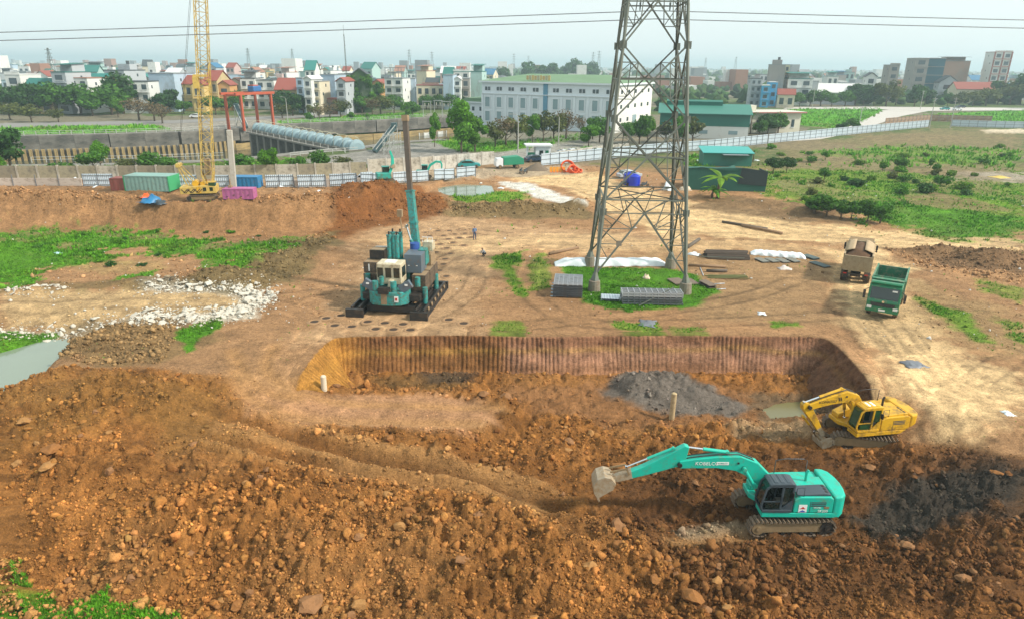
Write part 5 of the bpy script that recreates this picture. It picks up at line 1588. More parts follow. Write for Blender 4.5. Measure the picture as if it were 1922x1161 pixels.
def lattice_tower():
    t = thing('lattice_tower', 'tall grey steel lattice power tower standing on four concrete footings', 'tower', (12.2, 65.4, 0), R(-3))
    hw = lambda z: 4.28 - (4.28 - 2.5) * z / 25.0
    S = [(-1, -1), (1, -1), (1, 1), (-1, 1)]
    P = lambda k, z: Vector((S[k % 4][0] * hw(z), S[k % 4][1] * hw(z), z))
    mid = lambda a, b, f=.5: a + (b - a) * f
    TOP = 40
    for k in range(4):
        for z0, z1, w in ((.9, 8.0, .25), (8.0, 15.6, .23), (15.6, 25, .2), (25, TOP, .18)):
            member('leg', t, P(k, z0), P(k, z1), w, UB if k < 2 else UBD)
        fo = MB().cyl((S[k][0] * 4.25, S[k][1] * 4.25, -.4), (S[k][0] * 4.25, S[k][1] * 4.25, 1.0), .62, .52, n=14).build('footing', FOOT, t, bev=.03)
        MB().cyl((S[k][0] * 4.23, S[k][1] * 4.23, 1.0), (S[k][0] * 4.19, S[k][1] * 4.19, 1.8), .42, .16, n=4).build('stub_plate', GALV, fo)
        for z in (7.4, 15.6, 21.7, 28):
            p = P(k, z)
            MB().box(p, (.06, .62, .62)).box(p, (.62, .06, .62)).build('gusset', GALV, t)
    for k in range(4):
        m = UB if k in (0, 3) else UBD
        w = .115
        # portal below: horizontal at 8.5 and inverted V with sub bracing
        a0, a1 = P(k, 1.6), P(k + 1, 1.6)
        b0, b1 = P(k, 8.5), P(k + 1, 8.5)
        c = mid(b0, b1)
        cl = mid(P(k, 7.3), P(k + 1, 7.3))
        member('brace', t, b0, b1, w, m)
        member('brace', t, P(k, 7.3), P(k + 1, 7.3), w * .7, m)
        for e0, eb, n0 in ((a0, b0, k), (a1, b1, k + 1)):
            member('brace', t, e0, cl, w * 1.25, m)
            for f in (.25, .5, .75):
                q = mid(e0, cl, f)
                member('brace', t, q, P(n0, 1.6 + (7.3 - 1.6) * f), w * .6, m)
                member('brace', t, q, P(n0, 1.6 + (7.3 - 1.6) * min(1, f + .25)), w * .6, m)
            member('brace', t, mid(e0, cl, .75), mid(b0, b1, .25 if eb is b0 else .75), w * .7, m)
            member('brace', t, cl, mid(b0, b1, .25 if eb is b0 else .75), w * .7, m)
        # three crossed panels above
        for z0, z1 in ((8.5, 15.6), (15.6, 21.7), (21.7, 28.0), (28, 34), (34, 40)):
            l0, r0, l1, r1 = P(k, z0), P(k + 1, z0), P(k, z1), P(k + 1, z1)
            wd = hw(z0) / (hw(z0) + hw(z1))
            x_ = mid(l0, r1, wd)
            member('brace', t, l0, r1, w * 1.15, m)
            member('brace', t, r0, l1, w * 1.15, m)
            zx = x_.z
            if z0 < 24:
                member('brace', t, P(k, zx), P(k + 1, zx), w, m)
                for n0, e0, e1 in ((k, l0, l1), (k + 1, r0, r1)):
                    for e, zz in ((e0, (z0 + zx) / 2), (e1, (z1 + zx) / 2)):
                        q = mid(e, x_, .5)
                        leg = P(n0, zz)
                        member('brace', t, q, leg, w * .6, m)
                        member('brace', t, q, P(n0, zx), w * .6, m)
                        member('brace', t, q, mid(P(n0, zx), x_, .5), w * .55, m)
            else:
                member('brace', t, P(k, z1), P(k + 1, z1), w, m)
    for z in (8.5, 12.1):
        member('brace', t, P(0, z), P(2, z), .09, UBD)
        member('brace', t, P(1, z), P(3, z), .09, UBD)
    for s in (-1, 1):           # cross arms above the picture
        for y in (-1, 1):
            member('cross_arm', t, (s * hw(30), y * hw(30), 30), (s * 10, 0, 30.4), .14)
            member('cross_arm', t, (s * hw(33), y * hw(33), 33), (s * 10, 0, 30.4), .12)
    pbox('warning_plate', t, (-2.2, -4.3, 4.6), (.5, .03, .5), FOOT)
    for x in (-1.2, 1.4):
        b = MB()
        for y in (-.35, .35):
            b.tube([(x, y, 29.2), (x, y * .8, 25.2)], .03, 6)
            for q in range(16):
                b.cyl((x, y * (1 - .2 * q / 16), 29.0 - q * .22), (x, y * (1 - .2 * q / 16), 28.93 - q * .22), .13, n=10)
        b.tube([(x, -.28, 25.2), (x, 0, 24.6), (x, .28, 25.2)], .05, 6)
        b.build('insulator_string', mat('insulator', (.10, .13, .12), rough=.3), t)
    for y in (-1.6, 1.6):
        member('brace', t, (-hw(29.2), y * 0, 29.2), (hw(29.2), 0, 29.2), .12)
    return t
lattice_tower()
WIRE = mat('aluminium_wire', (.14, .15, .16), rough=.5, metal=.4)
for nm, y0, z0 in (('upper conductor of the pair strung through the lattice tower', 65.2, 24.55), ('lower conductor of the pair strung through the lattice tower', 64.6, 23.85)):
    pts = []
    for i in range(-40, 41):
        x = 12.2 + i * 7.5
        u = abs(x - 12.2)
        z = z0 - (u / 58) * (2.5 if x < 12 else .95) + (u / 58) ** 2 * .22
        pts.append((x, y0, max(z, 12)))
    tag(MB().tube(pts, .035, 5).build('power_line', WIRE, None, True), nm, 'cable', 'power line conductors')

# ------------------------------------------------------------------ crawler crane
def lattice_boom(parent, p0, p1, w, bays, m, name='lattice_boom', chord=.12):
    p0, p1 = Vector(p0), Vector(p1)
    d = (p1 - p0).normalized()
    u = d.cross(Vector((0, 1, 0))).normalized()
    v = u.cross(d).normalized()
    C = [(-1, -1), (1, -1), (1, 1), (-1, 1)]
    b = MB()
    Q = lambda k, f: p0 + (p1 - p0) * f + u * C[k % 4][0] * w / 2 + v * C[k % 4][1] * w / 2
    for k in range(4):
        b.bar(Q(k, 0), Q(k, 1), chord)
        for i in range(bays):
            f0, f1 = i / bays, (i + 1) / bays
            b.bar(Q(k, f0), Q(k + 1, f1), chord * .55) if i % 2 else b.bar(Q(k + 1, f0), Q(k, f1), chord * .55)
            b.bar(Q(k, f1), Q(k + 1, f1), chord * .45)
    return b.build(name, m, parent)
def crawler_crane():
    cx, cyy = -40.6, 89.2
    t = thing('crawler_crane', 'old yellow crawler crane with hazard stripes and upright lattice boom on the bank', 'crane', (cx, cyy, gz1(cx, cyy, False)), R(14), sc=.8)
    for s in (-1, 1):
        track_unit(t, s * 1.5, 4.6, .9, .7, 36)
    MB().box((0, 0, .95), (3.0, 2.6, .35)).build('carbody', BLACK, t)
    h = MB().prism([(-2.4, 1.15), (2.3, 1.15), (2.3, 2.3), (.6, 2.45), (-2.4, 2.2)], -1.6, 1.6).build('machine_house', CRY, t, bev=.05)
    for k in range(2):
        pbox('window', h, (.6 + k * 1.0, -1.61, 1.85), (.5, .03, .6), GLASS)
    pbox('door', h, (-.3, -1.61, 1.75), (.7, .02, 1.0), YEL)
    pbox('cab_roof', t, (1.75, -1.0, 2.95), (1.2, 1.3, .1), CRY)
    MB().box((1.75, -1.0, 2.6), (1.0, 1.15, .7)).build('operator_cab', GLASSG, t)
    cw = MB().box((-2.75, 0, 1.7), (.7, 3.2, 1.1)).build('counterweight', CRY, t, bev=.05)
    for k in range(9):           # hazard chevrons
        for zz, sg in ((1.7, 1),):
            M = Matrix.Rotation(R(45) * (1 if k % 3 else -1), 3, 'Y')
            MB().box((-2.6 + k * .32, -1.63, 1.62), (.12, .02, .85), M).build('hazard_stripe', INK, cw)
    MB().bar((-2.0, -.9, 2.3), (-3.1, -.9, 5.6), .14).bar((-2.0, .9, 2.3), (-3.1, .9, 5.6), .14).bar((-.5, -.9, 2.4), (-3.0, -.9, 5.6), .12).bar((-.5, .9, 2.4), (-3.0, .9, 5.6), .12).box((-3.05, 0, 5.6), (.6, 2.2, .5)).bar((-3.3, -.9, 5.3), (-2.2, -.9, 5.9), .12).build('gantry', CRY, t)
    MB().cyl((-.8, -1.0, 2.7), (-.8, 1.0, 2.7), .5, n=18).cyl((.3, -1.0, 2.6), (.3, 1.0, 2.6), .4, n=18).build('winch_drum', YEL, t)
    bmo = lattice_boom(t, (1.1, 0, 3.6), (4.7, -.6, 42.0), 1.7, 28, CRY)
    MB().bar((.9, -.8, 2.0), (.3, -.85, 4.2), .2).bar((.9, .8, 2.0), (.3, .85, 4.2), .2).bar((1.6, -.8, 2.0), (2.0, -.9, 4.2), .2).bar((1.6, .8, 2.0), (2.0, .9, 4.2), .2).build('boom_foot', CRY, bmo)
    MB().box((2.2, -1.2, 19.2), (2.0, .9, .35)).box((1.5, -1.4, 18.2), (.8, .7, 1.7)).build('side_platform', CRY, bmo)
    rp = MB()
    for q in (-.5, .5):
        rp.tube([(-3.05, q, 5.8), (4.5, q - .4, 41.0)], .025, 5).tube([(.3, q * .4, 3.0), (4.6, q * .4 - .6, 41)], .02, 5).tube([(5.4, q * .4 - .9, 41), (3.4, q * .4 - 1.2, 20)], .02, 5)
    rp.build('rope', BLACK, t)
    MB().box((1.3, 0, 5.2), (.9, .9, 2.6)).build('pile_hammer', RUSTB, t, bev=.05)
    return t
crawler_crane()
# ------------------------------------------------------------------ things on the site
def W(px, py, z=0.0):
    x, y = G(px, py, z)
    return x, y, gz1(x, y, False)
def heading(a, b):
    return math.atan2(b[1] - a[1], b[0] - a[0])

HOARD = mat('hoarding_sheet', (.54, .62, .68), rough=.5, metal=.05, var=.12, scale=.6, dirt=.12, dirt_rgb=(.3, .22, .14))
HPOST = mat('hoarding_post', (.16, .17, .19), rough=.6, var=.2)
LOWW = mat('low_wall_plaster', (.55, .47, .40), rough=.9, var=.15, dirt=.25)
RUSTW = mat('rusty_sheet', (.45, .33, .24), rough=.8, var=.35, scale=.5, dirt=.4, dirt_rgb=(.28, .12, .05))
def corr_mesh(name, L, h, m, pitch=.25, d=.03):
    """corrugated sheet in the x-z plane from x=0"""
    n = max(2, int(L / pitch)) * 2
    b = MB()
    r = [[], []]
    for i in range(n + 1):
        y = d if i % 2 else -d
        r[0].append((L * i / n, y, 0)); r[1].append((L * i / n, y, h))
    b.grid(r)
    me = b.mesh(name, m, fix=False)
    return me
CORR = {}
def hoarding(pts, h, label, group, bay=2.1, name='hoarding_fence', m=None, lift=.1, dark=True):
    """a run of upright sheets with posts and rails; pts are ground points"""
    m = m or HOARD
    t = thing(name, label, 'fence', (pts[0][0], pts[0][1], pts[0][2]), 0, group)
    o0 = Vector(pts[0])
    for a, b in zip(pts, pts[1:]):
        a, b = Vector(a) - o0, Vector(b) - o0
        L = (b - a).length
        n = max(1, round(L / bay))
        ang = math.atan2(b.y - a.y, b.x - a.x)
        key = (m.name, round(L / n, 1), h)
        if key not in CORR:
            CORR[key] = corr_mesh('sheet', round(L / n, 1), h, m)
        for k in range(n):
            p = a + (b - a) * (k / n)
            inst('sheet', CORR[key], t, (p.x, p.y, p.z + lift), ang, ((L / n) / round(L / n, 1), 1, 1))
            pbox('post', t, (p.x + math.sin(ang) * .06, p.y - math.cos(ang) * .06, p.z + h / 2 + .05), (.07, .07, h + .15), HPOST)
        for f in (.12, .5, .88):
            o = member('rail', t, a + Vector((math.sin(ang) * .06, -math.cos(ang) * .06, h * f + lift)), b + Vector((math.sin(ang) * .06, -math.cos(ang) * .06, h * f + lift)), .05, UBD)
    p = Vector(pts[-1]) - o0
    pbox('post', t, (p.x, p.y - .06, p.z + h / 2 + .05), (.07, .07, h + .15), HPOST)
    return t
def run(pxs, z):
    return [W(a, b, z) for a, b in pxs]
for (a, b, y0, y1, where) in [(158, 215, 351, 351, 'leftmost panel, beside the rust red box'), (333, 372, 353, 353, 'panel behind the crane tracks'), (402, 432, 353, 353, 'panel between crane boom and blue container'),
                              (500, 552, 353, 352, 'panel right of the blue container'), (560, 612, 353, 352, 'second panel right of the blue container'), (620, 670, 351, 350, 'third panel right of the blue container'),
                              (678, 722, 350, 347, 'panel left of the small teal digger'), (738, 805, 346, 340, 'panel behind the pile press boom'), (815, 853, 338, 334, 'panel under the teal boom behind the fence'), (857, 893, 333, 330, 'last panel by the site entrance')]:
    z = 3.0 if b < 730 else 1.7
    hoarding(run([(a, y0), (b, y1)], z), 1.75, 'blue grey metal hoarding, ' + where, 'hoarding panels along the back of the site')
for k, (a, b, y) in enumerate([(-60, 155, 349), (553, 559, 352), (613, 619, 351), (671, 677, 350)]):
    p, q = W(a, y, 3.0), W(b, y, 3.0)
    n = max(1, int((q[0] - p[0]) / 3))
    t = thing('low_wall', ['long low white barrier at the left end of the hoarding', 'short plastered wall in the first gap right of the blue container', 'short plastered wall in the second gap right of the blue container', 'short plastered wall in the gap before the small digger'][k], 'wall', p, heading(p, q))
    L = math.hypot(q[0] - p[0], q[1] - p[1])
    for i in range(n):
        pbox('panel', t, ((i + .5) * L / n, 0, .55), (L / n - .04, .12, 1.1), LOWW)
        pbox('post', t, (i * L / n, -.1, .8), (.08, .08, 1.6), HPOST)
hoarding(run([(1015, 312), (1130, 300)], 1.0), 2.3, 'blue grey metal hoarding curving from the guardhouse to the lattice tower', 'long hoarding of the waste field', 2.4)
hoarding(run([(1134, 300), (1240, 289), (1340, 281), (1440, 270)], 1.0), 2.3, 'blue grey metal hoarding behind the lattice tower in front of the green warehouse', 'long hoarding of the waste field', 2.6)
hoarding(run([(1441, 270), (1560, 257), (1660, 247), (1742, 239)], 1.0), 2.3, 'blue grey metal hoarding below the pale concrete road', 'long hoarding of the waste field', 3.0)
hoarding(run([(1785, 238), (1850, 240), (1990, 243)], 1.0), 2.2, 'blue grey metal hoarding along the far right of the waste field', 'long hoarding of the waste field', 3.0)
hoarding(run([(1660, 236), (1745, 228), (1860, 231)], 1.0), 2.4, 'rust stained metal sheets standing behind the right end of the hoarding', 'rusty sheets by the road', 3.0, 'sheet_fence', RUSTW)

# boundary wall of concrete panels
BWALL = [mat('stained_concrete_%d' % i, c, rough=.95, var=.3, scale=.8, dirt=.35, dirt_rgb=(.14, .12, .09)) for i, c in enumerate([(.31, .27, .18), (.43, .39, .32), (.25, .215, .15), (.48, .455, .40)])]
def panel_wall(pxs, z, h, label, bay, ms, name='boundary_wall'):
    pts = run(pxs, z)
    t = thing(name, label, 'wall', pts[0])
    o0 = Vector(pts[0])
    for a, b in zip(pts, pts[1:]):
        a, b = Vector(a) - o0, Vector(b) - o0
        n = max(1, round((b - a).length / bay)); ang = math.atan2(b.y - a.y, b.x - a.x)
        for k in range(n):
            p = a + (b - a) * ((k + .5) / n); q = a + (b - a) * (k / n)
            pbox('wall_panel', t, (p.x, p.y, p.z + h / 2), ((b - a).length / n - .25, .14, h), rnd.choice(ms), ang)
            pbox('post', t, (q.x, q.y, q.z + h / 2 + .06), (.28, .3, h + .12), ms[-1], ang)
    return t
panel_wall([(-80, 338), (150, 337), (440, 336), (560, 333), (690, 328)], 1.6, 2.2, 'stained concrete panel wall running behind the containers and crane', 3.2, [BWALL[0], BWALL[0], BWALL[2], BWALL[1]])
panel_wall([(692, 328), (790, 320), (880, 309), (928, 304)], 1.4, 2.5, 'whitish concrete panel wall in front of the grey apron', 3.2, [BWALL[1], BWALL[3], BWALL[3]])
panel_wall([(1042, 300), (1120, 288), (1180, 282)], 1.0, 1.6, 'low white wall behind the parked white cars', 4, [BWALL[3]])

# containers and boxes
def container(label, a, z, L, wd, h, rz, m, m2=None, name='container', open_top=False):
    x, y, zz = W(*a, z)
    t = thing(name, label, 'container', (x, y, zz), rz)
    b = MB()
    n = int(L / .28)
    for s in (-1, 1):
        rows = [[(-L / 2 + L * i / n, s * (wd / 2 - (.04 if i % 2 else 0)), zq) for i in range(n + 1)] for zq in (.12, h - .1)]
        MB().grid(rows).build('side_wall', m, t, fix=False)
    for s in (-1, 1):
        pbox('end_wall', t, (s * (L / 2 - .03), 0, h / 2), (.06, wd - .06, h - .1), m2 or m)
        for q in (-1, 1):
            pbox('corner_post', t, (s * (L / 2 - .06), q * (wd / 2 - .06), h / 2), (.14, .14, h), m2 or m)
    for zq in (.07, h - .06):
        for q in (-1, 1):
            pbox('rail', t, (0, q * (wd / 2 - .05), zq), (L - .28, .13, .13), m)
    pbox('roof', t, (0, 0, h - .03), (L - .1, wd - .1, .06), m)
    return t
PGRN = mat('pale_green_container', (.20, .34, .30), rough=.6, var=.12, dirt=.2)
GEND = mat('green_container_end', (.04, .30, .12), rough=.6, var=.15)
CBLU = mat('blue_container', (.015, .16, .34), rough=.5, var=.12, dirt=.15)
RREV = mat('rust_red_box', (.25, .07, .055), rough=.7, var=.2, dirt=.25)
PINKM = mat('magenta_box', (.38, .10, .24), rough=.6, var=.12, dirt=.18)
c1 = container('pale green shipping container with a darker green end, tilted on the bank', (288, 356, ), 3.0, 6.4, 3.0, 2.1, R(-3), PGRN, GEND)
for k in (-1, 1):
    MB().box((k * 1.2, -1.17, 1.0), (1.5, .03, .12)).build('locking_bar', GEND, c1)
container('rust red site box beside the pale green container', (228, 356), 3.0, 1.9, 1.8, 1.7, R(2), RREV, name='site_box')
container('bright blue container against the hoarding', (465, 353), 3.0, 3.8, 2.0, 1.7, R(0), CBLU)
pk = container('magenta pink steel box below the concrete post', (452, 377), 3.0, 3.9, 1.5, 1.35, R(2), PINKM, name='steel_box')
for k in range(4):
    pbox('lug', pk, (-1.4 + k * .9, -.77, .35 + .2 * (k % 2)), (.14, .06, .1), BLACK)
pbox('lid_block', pk, (-1.2, .2, 1.5), (.4, .5, .3), RUSTB)
CONCP = mat('post_concrete', (.42, .40, .35), rough=.9, var=.15, scale=1.2, dirt=.12)
x, y, zz = W(440, 362, 3.0)
b = MB().prism([(-.34, -.34), (.34, -.34), (.34, .34), (-.34, .34)], -.3, 8.4, 'z').build('concrete_post', CONCP, None, bev=.04, loc=(x, y, zz))
b.rotation_euler = (0, R(2.5), R(10))
tag(b, 'tall plain concrete pile standing upright behind the magenta box', 'post')
x, y = G(609, 737, -1.4)
b = MB().cyl((0, 0, -.5), (.02, 0, 1.05), .2, .19, n=14).cyl((.02, 0, 1.05), (.02, 0, 1.12), .19, .13, n=14).build('concrete_post', mat('chalky_concrete', (.58, .5, .38), rough=.9, var=.2, dirt=.2), None, loc=(x, y, gz1(x, y)))
tag(b, 'short pale pile head sticking out of the ramp in the pit', 'post', 'pile heads in the pit')
x, y = G(1260, 788, -2.9)
b = MB().cyl((0, 0, -.5), (.03, 0, 1.95), .19, .18, n=14).cyl((.03, 0, 1.95), (.03, 0, 2.0), .18, .12, n=14).build('concrete_post', mat('tan_pile', (.42, .31, .17), rough=.9, var=.25, dirt=.25), None, loc=(x, y, gz1(x, y)))
tag(b, 'tall tan pile head standing in front of the grey mud heap', 'post', 'pile heads in the pit')

# pile holes: a dark disc on the ground paints the shade inside each
HOLE = mat('hole_shade', (.045, .026, .014), rough=1, var=.3)
RIMS_M = mat('spoil_ring', (.28, .165, .08), rough=1, var=.25, bump=.4)
def hole_mesh():
    n = 18
    r = random.Random(3)
    v, f = [], []
    rad = [(.62, .0), (.46, .07), (.36, .05), (.30, -.03)]
    for q, z in rad:
        for i in range(n):
            a = 6.283 * i / n
            rr = q * (1 + r.uniform(-.08, .08))
            v.append((math.cos(a) * rr, math.sin(a) * rr, z))
    for k in range(3):
        for i in range(n):
            f.append((k * n + i, k * n + (i + 1) % n, (k + 1) * n + (i + 1) % n, (k + 1) * n + i))
    ring = MB().add(v, f).mesh('spoil_ring', RIMS_M, True)
    disc = MB().add([(math.cos(6.283 * i / n) * .33, math.sin(6.283 * i / n) * .33, .012) for i in range(n)], [tuple(range(n))]).mesh('pile_hole', HOLE)
    return ring, disc
RING, DISC = hole_mesh()
HOLES = [(800, 437), (822, 434), (843, 433), (864, 431), (806, 444), (832, 443), (853, 440), (872, 439), (815, 452), (841, 450), (862, 447), (884, 446), (826, 459), (850, 456), (870, 461), (838, 467), (800, 466), (818, 474), (845, 476), (790, 452), (783, 444),
         (835, 487), (832, 497), (824, 508), (837, 520), (828, 530), (612, 597), (640, 592), (690, 604), (722, 606), (756, 608), (705, 617), (738, 618), (770, 619), (660, 612), (628, 611), (590, 604), (748, 628), (780, 628), (842, 600), (870, 607), (770, 470), (870, 432), (776, 478)]
for a, b in HOLES:
    x, y, zz = W(a, b)
    zz = gz1(x, y)
    o = inst('pile_hole', DISC, ground, (x, y, zz + .02), 0, 1.0)
    inst('spoil_ring', RING, o, (0, 0, -.012), rnd.uniform(0, 6), 1.0)

# ------------------------------------------------------------------ material stacks by the tower
STEEL = mat('rack_steel', (.46, .48, .5), rough=.45, metal=.5, var=.15, dirt=.15)
STEELD = mat('dark_rack_steel', (.14, .155, .17), rough=.5, metal=.4, var=.2, dirt=.15)
def frame_mesh(L, wd, nb, h=.22):
    b = MB()
    for y in (-wd / 2, -wd / 6, wd / 6, wd / 2):
        b.box((0, y, h / 2), (L, .05, h * .55))
    for k in range(nb + 1):
        b.box((-L / 2 + L * k / nb, 0, h * .8), (.06, wd + .05, .05))
        for s in (-1, 1):
            b.box((-L / 2 + L * k / nb, s * (wd / 2 + .03), h * .4), (.06, .04, h * .8))
    return b
fm = frame_mesh(5.3, 1.35, 10).mesh('frame_panel', STEEL)
fmd = frame_mesh(5.3, 1.35, 10).mesh('frame_panel', STEELD)
x, y, zz = W(1225, 574)
t = thing('panel_stack', 'stack of grey steel framework panels lying lengthwise in front of the tower', 'steel stack', (x, y + .8, zz), R(-1.5))
for k in range(5):
    o = inst('frame_panel', fm if k > 2 else fmd, t, (rnd.uniform(-.06, .06), rnd.uniform(-.06, .06), .05 + k * .23), rnd.uniform(-.01, .01))
tag(member('steel_rod', None, (x - 1.3, y - .25, zz + .1), (x + 1.9, y + .75, zz + 1.5), .06), 'loose steel rod leaning across the lengthwise panel stack', 'rod')
fm2 = frame_mesh(3.2, 1.2, 14, .16).mesh('frame_panel', STEEL)
fm2d = frame_mesh(3.2, 1.25, 14, .16).mesh('frame_panel', STEELD)
x, y, zz = W(1068, 560)
t = thing('panel_stack', 'stack of grey steel framework panels in two side by side piles left of the tower', 'steel stack', (x, y + 1.4, zz), R(84))
for k in range(8):
    for s in (-1, 1):
        inst('frame_panel', fm2 if k > 6 else fm2d, t, (rnd.uniform(-.04, .04) + (.25 if k < 7 else 0), s * .66, .05 + k * .17), 0)
for k in range(9):
    MB().tube([(-1.2 + k * .3, 1.05, .1 + (k % 3) * .25), (-1.2 + k * .3, 1.55, .1 + (k % 3) * .25)], .05, 6).build('tube_end', mat('galvanised_tube', (.4, .5, .58), rough=.35, metal=.5), t)
def sheet_pile(label, px, py, L, wd, h, rz, m, name, cat, n=1, corr=True):
    x, y, zz = W(px, py)
    t = thing(name, label, cat, (x, y, gz1(x, y)), rz)
    key = (m.name, L, wd)
    me = MB()
    nn = int(wd / .12)
    rows = [[(q * L / 2, -wd / 2 + wd * i / nn, .03 if i % 2 else 0) for i in range(nn + 1)] for q in (-1, 1)]
    me.grid(rows)
    me = me.mesh('sheet', m, fix=False)
    for k in range(n):
        o = inst('sheet', me, t, (rnd.uniform(-.05, .05), rnd.uniform(-.05, .05), .06 + k * h / n), rnd.uniform(-.03, .03))
    if h > .1:
        pbox('bearer', t, (L * .3, 0, h * .25), (.1, wd * .9, h * .48), STEELD)
        pbox('bearer', t, (-L * .3, 0, h * .25), (.1, wd * .9, h * .48), STEELD)
    return t
GSHEET = mat('zinc_sheet', (.45, .52, .56), rough=.35, metal=.5, var=.1)
ASB = mat('weathered_sheet', (.20, .20, .17), rough=.85, var=.2, dirt=.25)
DGS = mat('slate_green_sheet', (.085, .115, .11), rough=.7, var=.2)
BRS = mat('brown_board', (.17, .125, .09), rough=.85, var=.3)
sheet_pile('small pile of shiny zinc roofing sheets between the two steel panel stacks', 1146, 562, 1.4, 1.7, .3, R(82), GSHEET, 'sheet_pile', 'metal sheets', 4)
for k, (a, b) in enumerate([(1430, 490), (1449, 490), (1469, 490), (1489, 490)]):
    sheet_pile(['first', 'second', 'third', 'fourth'][k] + ' weathered roofing sheet from the left under the white covered stack', a, b, 1.7, .95, .16, R(105), ASB, 'roofing_sheet', 'metal sheet', 2)
sheet_pile('dark slate sheets right of the white covered stack', 1522, 484, 1.9, 1.0, .2, R(112), DGS, 'roofing_sheet', 'metal sheet', 3)
sheet_pile('dark slate sheets farthest right towards the haul road', 1540, 498, 2.2, 1.0, .12, R(112), DGS, 'roofing_sheet', 'metal sheet', 2)
sheet_pile('brown boards behind the near right tower footing', 1272, 530, 1.9, 1.3, .12, R(105), BRS, 'board_pile', 'boards', 2)
sheet_pile('brown boards touching the near right tower footing', 1297, 530, 1.8, 1.0, .12, R(105), BRS, 'board_pile', 'boards', 2)
sheet_pile('brown boards lying right of the tower footing', 1328, 536, 2.0, .9, .35, R(108), BRS, 'board_pile', 'boards', 3)
def log(label, a, b, r, m, name='steel_pipe', z=0, cat='pipe'):
    p, q = W(*a, z), W(*b, z)
    o = MB().cyl((0, 0, r), (q[0] - p[0], q[1] - p[1], q[2] - p[2] + r), r, n=14).build(name, m, None, True, loc=(p[0], p[1], gz1(p[0], p[1])))
    return tag(o, label, cat)
RPIPE = mat('rusty_pipe', (.24, .15, .08), rough=.8, var=.3)
DPIPE = mat('dark_pipe', (.10, .08, .06), rough=.8, var=.3)
log('rusty tan pipe lying left of the white covered roll', (1031, 479), (1085, 467), .17, RPIPE)
log('long brown log at the edge of the haul road', (1355, 421), (1440, 433), .16, DPIPE, 'log', 0, 'log')
log('brown beam lying beside the long log', (1392, 427), (1468, 441), .18, RPIPE, 'log', 0, 'log')
log('grey brown pipe lying right of the tower behind the thin stakes', (1292, 500), (1362, 503), .14, RPIPE)
log('short grey brown pipe in front of the other pipe', (1326, 511), (1364, 511), .15, DPIPE)
log('thin silver tube leaning towards the green stakes', (1314, 503), (1320, 518), .05, STEEL)
log('silver tube at the lower edge of the boards', (1338, 534), (1360, 533), .05, STEEL)
log('second silver tube right of the boards', (1345, 544), (1362, 543), .05, STEEL)
log('dark steel beam leaning on the far right tower leg', (1290, 470), (1312, 452), .2, DPIPE)
x, y, zz = W(1365, 521)
t = thing('stake_bundle', 'loose bundle of long green bamboo stakes on the bare ground', 'stakes', (x, y, gz1(x, y)))
for k in range(12):
    a = rnd.uniform(-.12, .12); oy = rnd.uniform(-.5, .5)
    MB().cyl((-2.0 + rnd.uniform(-.2, .3), oy, .05 + rnd.uniform(0, .12)), (2.0, oy + a * 4, .05 + rnd.uniform(0, .12)), .035, n=6).build('stake', mat('bamboo', (.10, .11, .025), rough=.7, var=.3), t)
# dark sheet pile stack
DST = mat('dark_rusty_pile_steel', (.07, .05, .035), rough=.8, var=.35)
x, y, zz = W(1367, 487)
t = thing('sheet_pile_stack', 'long stack of dark rusty sheet piles left of the white covered stack', 'steel stack', (x, y + 1.0, zz), R(-4))
sec = [(-.3, 0), (-.16, 0), (-.08, .18), (.08, .18), (.16, 0), (.3, 0), (.3, .03), (.18, .03), (.1, .21), (-.1, .21), (-.18, .03), (-.3, .03)]
sp = MB().prism(sec, -2.3, 2.3, 'x').mesh('sheet_pile', DST)
for lv in range(3):
    for k in range(4 - lv):
        inst('sheet_pile', sp, t, (rnd.uniform(-.15, .15), -.9 + k * .62 + lv * .25, .05 + lv * .24), 0)
member('rod', t, (-2.9, -1.2, .3), (1.7, -1.35, .3), .08)
# covered stacks
TARPW = mat('white_tarpaulin', (.72, .77, .79), rough=.55, var=.1, scale=1.2, bump=.25, fine=4)
def tarp_mound(label, a, b, wd, h, z, m, name='tarp_covered_stack', flat=False):
    p, q = W(*a, z), W(*b, z)
    L = math.hypot(q[0] - p[0], q[1] - p[1])
    rows = []
    n = 42
    for i in range(n + 1):
        u = i / n
        e = min(1, .25 + u * 9, .25 + (1 - u) * 9)
        row = []
        for j in range(15):
            v = j / 14 * 2 - 1
            prof = (1 - abs(v) ** (6 if flat else 2.6))
            hh = h * e * max(prof, 0) + .05 * math.sin(i * 1.3 + j * .9) * e + rnd.uniform(-.035, .035)
            row.append((u * L, v * wd / 2 * (.85 + .15 * e) + .06 * math.sin(i * .8 + 3 * v), max(hh, -.05)))
        rows.append(row)
    o = MB().grid(rows).build(name, m, None, True, loc=(p[0], p[1], p[2]), rz=heading(p, q))
    o.modifiers.new('thick', 'SOLIDIFY').thickness = .05
    o.modifiers.new('sub', 'SUBSURF').render_levels = 1
    return tag(o, label, 'tarpaulin')
tarp_mound('long roll of goods under white plastic sheet behind the tower legs', (1040, 497), (1250, 497), 1.5, .75, 0, TARPW)
tarp_mound('low stack under white plastic sheet beyond the sheet piles', (1408, 476), (1512, 484), 1.5, .45, 0, TARPW, flat=True)
